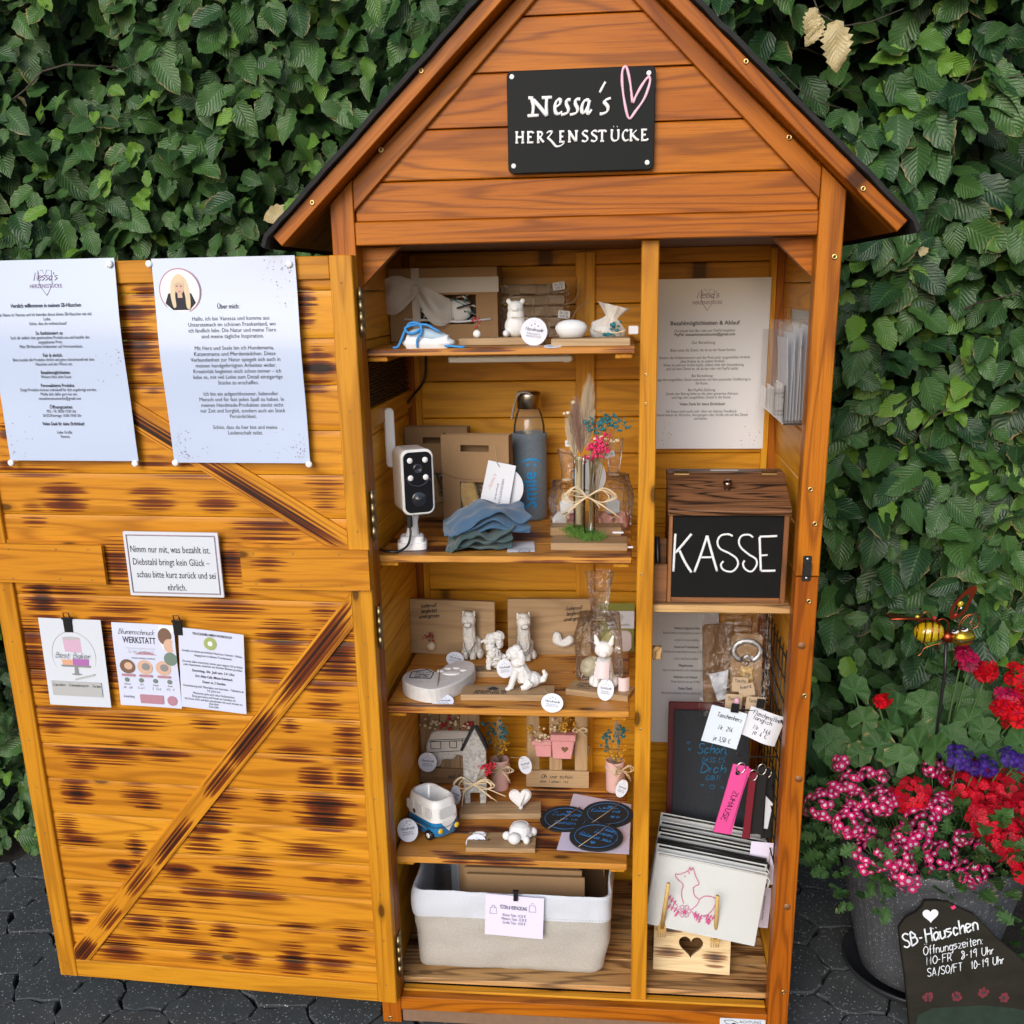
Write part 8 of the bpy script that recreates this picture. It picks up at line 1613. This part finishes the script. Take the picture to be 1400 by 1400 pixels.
PKH = [(1116, 1100, .10, 1.1), (1160, 1066, .20, .9), (1148, 1042, .26, .6), (1183, 1055, .24, .5), (1205, 1060, .24, .5), (1200, 1095, .16, 1.1), (1156, 1122, .10, 1.15), (1182, 1135, .09, .7), (1190, 1168, .04, 1.35), (1226, 1170, .05, 1.0), (1238, 1195, .03, 1.0), (1262, 1122, .12, 1.1), (1287, 1100, .14, .8), (1285, 1090, .2, .8), (1258, 1150, .08, .8), (1288, 1172, .06, 1.2), (1332, 1192, .05, 1.05), (1232, 1138, .1, .7), (1318, 1145, .1, .6), (1275, 1048, .24, .8), (1295, 1060, .24, .7), (1250, 1030, .28, .45), (1172, 1092, .17, .8), (1220, 1090, .17, .8), (1345, 1155, .12, .55), (1140, 1078, .18, .6)]
plant('verbena_plant', 'magenta verbena with white-eyed florets trailing over the front of the flower pot', PKH, [MT['verb']], .0080, .0270, 24, 760, .030, 3, (.45, .93, .02, .32, .25, .415), serr=.42)
RDH = [(1245, 1085, .16, 1.15), (1318, 1072, .20, 1.2), (1352, 1085, .18, 1.25), (1340, 1060, .24, 1.1), (1385, 1075, .2, 1.2), (1375, 1110, .14, 1.2), (1352, 1118, .12, 1.2), (1392, 1140, .1, 1.1), (1372, 1150, .09, 1.0), (1395, 1170, .08, .9), (1415, 1100, .16, 1.1), (1420, 1150, .12, 1.1), (1440, 1120, .16, 1.1), (1402, 1192, .08, .6)]
plant('red_verbena_plant', 'scarlet verbena in dense heads on the right side of the flower pot', RDH, [MT['redv']], .0092, .031, 31, 140, .045, 5, (.68, .96, .04, .36, .30, .42), hole=.02)
plant('purple_verbena_plant', 'deep purple verbena between the geranium leaves and the scarlet heads', [(1311, 1034, .17, 1.0), (1382, 1034, .19, .8), (1352, 1046, .18, .75), (1336, 1050, .18, .6), (1396, 1040, .2, .7)], [MT['purv']], .0072, .026, 34, 60, .045, 6, (.66, .90, .18, .34, .31, .43), hole=0)
# geranium: big scalloped round leaves
def roundleaf(seed):
    rg_2 = random.Random(seed); V = [(0, 0, 0)]; UV = [(0, 0)]; F = []; nA, nR = 24, 4
    for j in range(1, nR+1):
        for i in range(nA):
            a = R(-158+316*i/(nA-1)); r = j/nR*(1+.07*math.sin(a*8+seed)*(j == nR)+.03*math.sin(a*3)); z = .20*(j/nR)**2*(.6+.5*math.sin(a*2+seed))+.05*math.sin(a*7)*(j/nR)
            V.append((math.sin(a)*r*.5, math.cos(a)*r*.5, z*.5)); UV.append((math.sin(a*3.2)*j/nR, j/nR))
    for i in range(nA-1): F.append([0, 1+i, 2+i, 2+i])
    for j in range(nR-1):
        for i in range(nA-1): o = 1+j*nA+i; F.append([o, o+nA, o+nA+1, o+1])
    return np.array(V), np.array(UV), np.array(F)
gt = thing('geranium_plant', 'red geranium with round scalloped leaves at the back of the flower pot', 'plant', PC+Vector((0, .06, .22))); q = np.random.default_rng(21); s = MB(); Vs = []; Fs = []; As = []; o_ = 0
LS = [(1168, 945, .42), (1180, 985, .40), (1155, 1000, .42), (1226, 968, .40), (1215, 1000, .38), (1262, 965, .41), (1270, 1000, .38), (1255, 1020, .36), (1200, 1020, .36), (1310, 955, .42), (1325, 985, .38), (1302, 1010, .36), (1345, 1000, .36), (1340, 965, .42), (1375, 985, .40), (1395, 1015, .36), (1360, 1025, .36), (1240, 990, .44), (1290, 980, .45), (1150, 1035, .38), (1230, 1040, .33), (1280, 1025, .34), (1135, 1015, .40), (1400, 975, .42), (1420, 1000, .38), (1175, 1030, .36), (1380, 1045, .34), (1330, 1030, .34)]
for k, (px, py, Y) in enumerate(LS):
    tv, uv, tf = roundleaf(k); tf = tf[tf[:, 2] != tf[:, 3]] if False else tf; p = PY(px, py, Y-.09); sz = q.uniform(.050, .074); nz = np.array([q.normal(0, .35), -.75+q.normal(0, .2), .55+q.normal(0, .25)]); nz /= np.linalg.norm(nz); x = np.cross([q.normal(0, .4), 0, 1], nz); x /= np.linalg.norm(x); y = np.cross(nz, x); V, F = scatter(tv, tf, np.array([np.stack([x, y, nz], 1)*sz]), np.array([p[:]])); Vs.append(V); Fs.append(F+o_); o_ += len(V); As.append(np.concatenate([uv, np.full((len(uv), 1), q.uniform(.3, .8))], 1))
    b = Vector((PC.x+(p.x-PC.x)*.4, PC.y+.04, .295)); s.tube(catmull([b, (b+p)/2+Vector((0, .02, 0)), p], 3), .002, 5)
fast_mesh('foliage', np.concatenate(Vs)-np.array(wm(gt).translation), np.concatenate(Fs), MT['gleaf'], gt, {'lv': np.concatenate(As)})
for k, (px, py, Y, n_, sz, dm, mt) in enumerate(((1205, 958, .29, 8, .013, .011, 'ger'), (1328, 905, .28, 9, .015, .018, 'germ'), (1350, 918, .27, 9, .017, .016, 'ger'), (1318, 892, .29, 5, .012, .014, 'germ'), (1396, 925, .3, 14, .015, .030, 'ger'), (1378, 955, .28, 14, .014, .026, 'germ'), (1392, 972, .26, 16, .016, .030, 'ger'), (1372, 968, .26, 8, .014, .018, 'ger'), (1425, 950, .28, 14, .016, .03, 'ger'))):
    p = PY(px, py, Y); cluster(gt, 'flower_head', p, dm, n_, sz, MT[mt], 700+k, (0, -.7, .6), 0, 5); b = Vector((PC.x+(p.x-PC.x)*.4, PC.y+.04, .295)); s.tube(catmull([b, (b+p)/2+Vector((0, .02, .02)), p-Vector((0, -.01, .02))], 3), .002, 5)
s.build('stems', MT['gstem'], gt)
# ---- garden bee on a rod
def bp(px, py, Y=.275): return PY(1220+px/7.778, 790+py/7.778, Y)
MT['copper'] = plain('copper_wire', (.34, .11, .045), .3, 1, var=.3, vs=80); MT['goldp'] = plain('gold_paint', (.52, .33, .03), .22, .9, var=.4, vs=40)
MT['redm'] = plain('copper_red_metal', (.30, .05, .02), .3, .9); yg, ntt, b_ = newmat('yellow_glass'); b_.inputs['Base Color'].default_value = (.80, .58, .01, 1); b_.inputs['Roughness'].default_value = .08; b_.inputs['Transmission Weight'].default_value = .55; b_.inputs['Coat Weight'].default_value = 1
be_ = thing('garden_bee', 'metal and yellow glass bee ornament on a black rod above the flowers', 'garden ornament', bp(580, 1400)); s = MB(); s.tube([bp(570, 700), bp(560, 1000), bp(500, 1420), bp(440, 1900, .29)], .0032, 8); s.build('rod', MT['black'], be_)
c_ = bp(385, 575); sc_ = (bp(520, 575)-bp(240, 575)).length/2
s = MB(); s.lathe([(0, -1), (.35, -.93), (.62, -.75), (.78, -.4), (.82, 0), (.78, .45), (.62, .8), (.40, .96), (0, 1)], 28, T(c_) @ RZ(-6) @ RY(84) @ SC(sc_*1.0, sc_*1.0, sc_*1.12)); s.build('glass_body', yg, be_)
s = MB()
for k in range(4): X_ = c_.x+sc_*(-.85+.52*k); r_ = sc_*(.55, .90, .92, .8)[k]; s.tube([(X_+.004*math.sin(a*.33), c_.y+r_*math.sin(a*.33), c_.z+r_*math.cos(a*.33)+.003) for a in range(20)], .0014, 6)
s.tube(catmull([bp(315, 440), bp(330, 375), bp(390, 365), bp(420, 420)], 4), .0014, 6); s.build('wire_rings', MT['copper'], be_)
s = MB(); s.ball(tuple(bp(585, 625)), .0125, n=18, m=12); s.build('thorax', MT['redm'], be_)
h_ = bp(740, 650); s = MB(); s.ball(tuple(h_+Vector((0, 0, .004))), (.0235, .019, .0180), n=24, m=16); s.build('head', MT['goldp'], be_); s = MB(); s.ball(tuple(h_+Vector((.001, -.003, .0005))), (.0225, .0178, .0030), n=20, m=8); s.build('mouth', MT['blackp'], be_)
for px, py in ((668, 572), (768, 552)): s = MB(); s.ball(tuple(bp(px, py, .262)), (.0068, .0045, .0042), T(0, 0, 0), n=14, m=10); e_ = s.build('eye', MT['wplast'], be_); s = MB(); s.ball(tuple(bp(px-12, py-14, .2605)), (.0064, .0042, .0040), n=12, m=8); s.build('pupil', MT['blackp'], e_)
W0, W1 = bp(610, 440), bp(880, 95); d_ = (W1-W0); L = d_.length; WF = frame(W0, (1, 0, 0) if False else d_.cross(Vector((0, 1, 0))), d_); rim = [(-.0005, 0), (-.011, .010), (-.0155, .026), (-.013, .042), (-.005, L), (.0075, L*.93), (.0125, .036), (.010, .016)]
P = ccw([(p.x, p.y) for p in catmull([(*p, 0) for p in rim], 4, True)]); inn = ccw([(p.x, p.y+.002) for p in catmull([(-.002, .010, 0), (-.009, .020, 0), (-.0085, .034, 0), (0, .042, 0), (.008, .034, 0), (.006, .018, 0)], 4, True)])
s = MB(); n_ = len(P); kx = [(p[0], p[1]) for p in P]; ctr = (-.001, .027)
hole_ = [(ctr[0]+(p[0]-ctr[0])*.62, ctr[1]+(p[1]-ctr[1])*.60) for p in P]; vs = [(x, y, z) for z in (0, .0015) for ring in (hole_, P) for x, y in ring]; fs = []
for i in range(n_): j = (i+1) % n_; fs += [[i, n_+i, n_+j, j], [2*n_+j, 3*n_+j, 3*n_+i, 2*n_+i], [i, j, 2*n_+j, 2*n_+i], [n_+j, n_+i, 3*n_+i, 3*n_+j]]
s.add(vs, fs, WF); s.tube([(0, .004, .001), (-.002, .02, .001), (.003, .034, .001)], .0008, 5, WF); s.build('wing', MT['redm'], be_)
for (x, y, r_, mt) in ((.001, .034, .0052, yg), (-.005, .028, .0026, MT['steel']), (-.004, .012, .003, MT['redf'])): s = MB(); s.ball((x, y, .0015), (r_, r_*1.2, r_*.7), WF, n=12, m=8); s.build('glass_bead', mt, be_)
s = MB(); a, b = bp(-20, 440, .24), bp(560, 545); s.tube([a, bp(200, 437, .25), bp(430, 436, .26), b], .0022, 6); s.tube(catmull([bp(480, 455), bp(540, 435), bp(590, 470), bp(600, 540)], 4), .0014, 5); s.tube([a+Vector((0, .035, .001)), bp(230, 445, .285), b], .0015, 6); s.add([tuple(a), tuple(bp(420, 436, .26)), tuple(bp(420, 440, .285)), tuple(a+Vector((0, .035, .001)))], [[0, 1, 2, 3]]); s.build('wing', MT['redm'], be_)
for px, py, mt in ((445, 428, MT['redf']), (265, 415, yg)): s = MB(); s.ball(tuple(bp(px, py, .262)), .0042, n=12, m=8); s.build('glass_bead', mt, be_)
s = MB(); s.tube(catmull([bp(700, 520), bp(760, 420), bp(850, 385), bp(925, 430), bp(905, 510), bp(850, 540), bp(815, 500), bp(845, 465), bp(870, 490)], 4), .0013, 5); s.tube(catmull([bp(720, 520, .285), bp(790, 420, .285), bp(880, 390, .285), bp(930, 470, .285), bp(880, 525, .285), bp(850, 490, .285)], 4), .0013, 5); s.build('antenna', MT['copper'], be_)
s = MB()
for pts in ([(540, 690), (430, 715), (340, 750), (300, 810), (270, 830)], [(500, 700), (490, 740), (495, 780)], [(650, 760), (665, 830), (640, 900), (655, 945)], [(770, 770), (820, 840), (870, 890)], [(300, 690), (350, 690), (380, 720)]): s.tube(catmull([bp(*p) for p in pts], 4), .0013, 5)
s.build('legs', MT['copper'], be_)
# small weeds and fallen leaves beside the pot
wd_ = thing('weed', 'small green weed growing in the gritty soil behind the flower pot', 'weed', (1.0, .32, 0)); q = np.random.default_rng(4); n_ = 40; pos = np.stack([q.normal(1.0, .05, n_), q.normal(.34, .04, n_), q.uniform(.0, .03, n_)], 1); dr = np.stack([q.normal(0, 1, n_), q.normal(0, 1, n_), np.full(n_, .5)], 1)
foliage('foliage', pos-np.array([1.0, .32, 0]), q.uniform(.015, .035, n_), np.tile([0, -.2, 1.], (n_, 1)), dr, .3, q.uniform(.3, .8, n_), MT['gleaf'], wd_, 8, 3)
for k, (x, y, a, lb) in enumerate(((.98, .24, 40, 'dry brown leaf lying on the soil behind the pot, nearest'), (1.04, .30, 110, 'curled dry leaf lying on the soil right of the pot'), (-1.25, .36, 10, 'dry leaf lying on the dark pavers at the left edge'))):
    tv, uv, tf = leaf_template(60+k); t = thing('fallen_leaf', lb, 'leaf', (x, y, .004)); ca, sa2 = math.cos(R(a)), math.sin(R(a)); V, F = scatter(tv*np.array([1, 1, -1]), tf, np.array([np.array([[ca, -sa2, 0], [sa2, ca, 0], [0, 0, 1]])])*.05, np.array([[0, 0, .006]])); fast_mesh('blade', V, F, MT['leaf'], t, {'lv': np.concatenate([uv, np.full((len(uv), 1), .995)], 1)})

x, y = slp(1303, 1240); p = SF_ @ Vector((x, y, .001)); t = thing('fallen_petal', 'tiny pink petal lying on the top edge of the slate sign', 'petal', p); s = MB(); s.grid(.008, .006, 4, 4, lambda u, v: .0015*math.sin(u*3), SF_ @ T(x, y, .001) @ RZ(30), th=.0003); s.build('petal', MT['pinkf'], t)
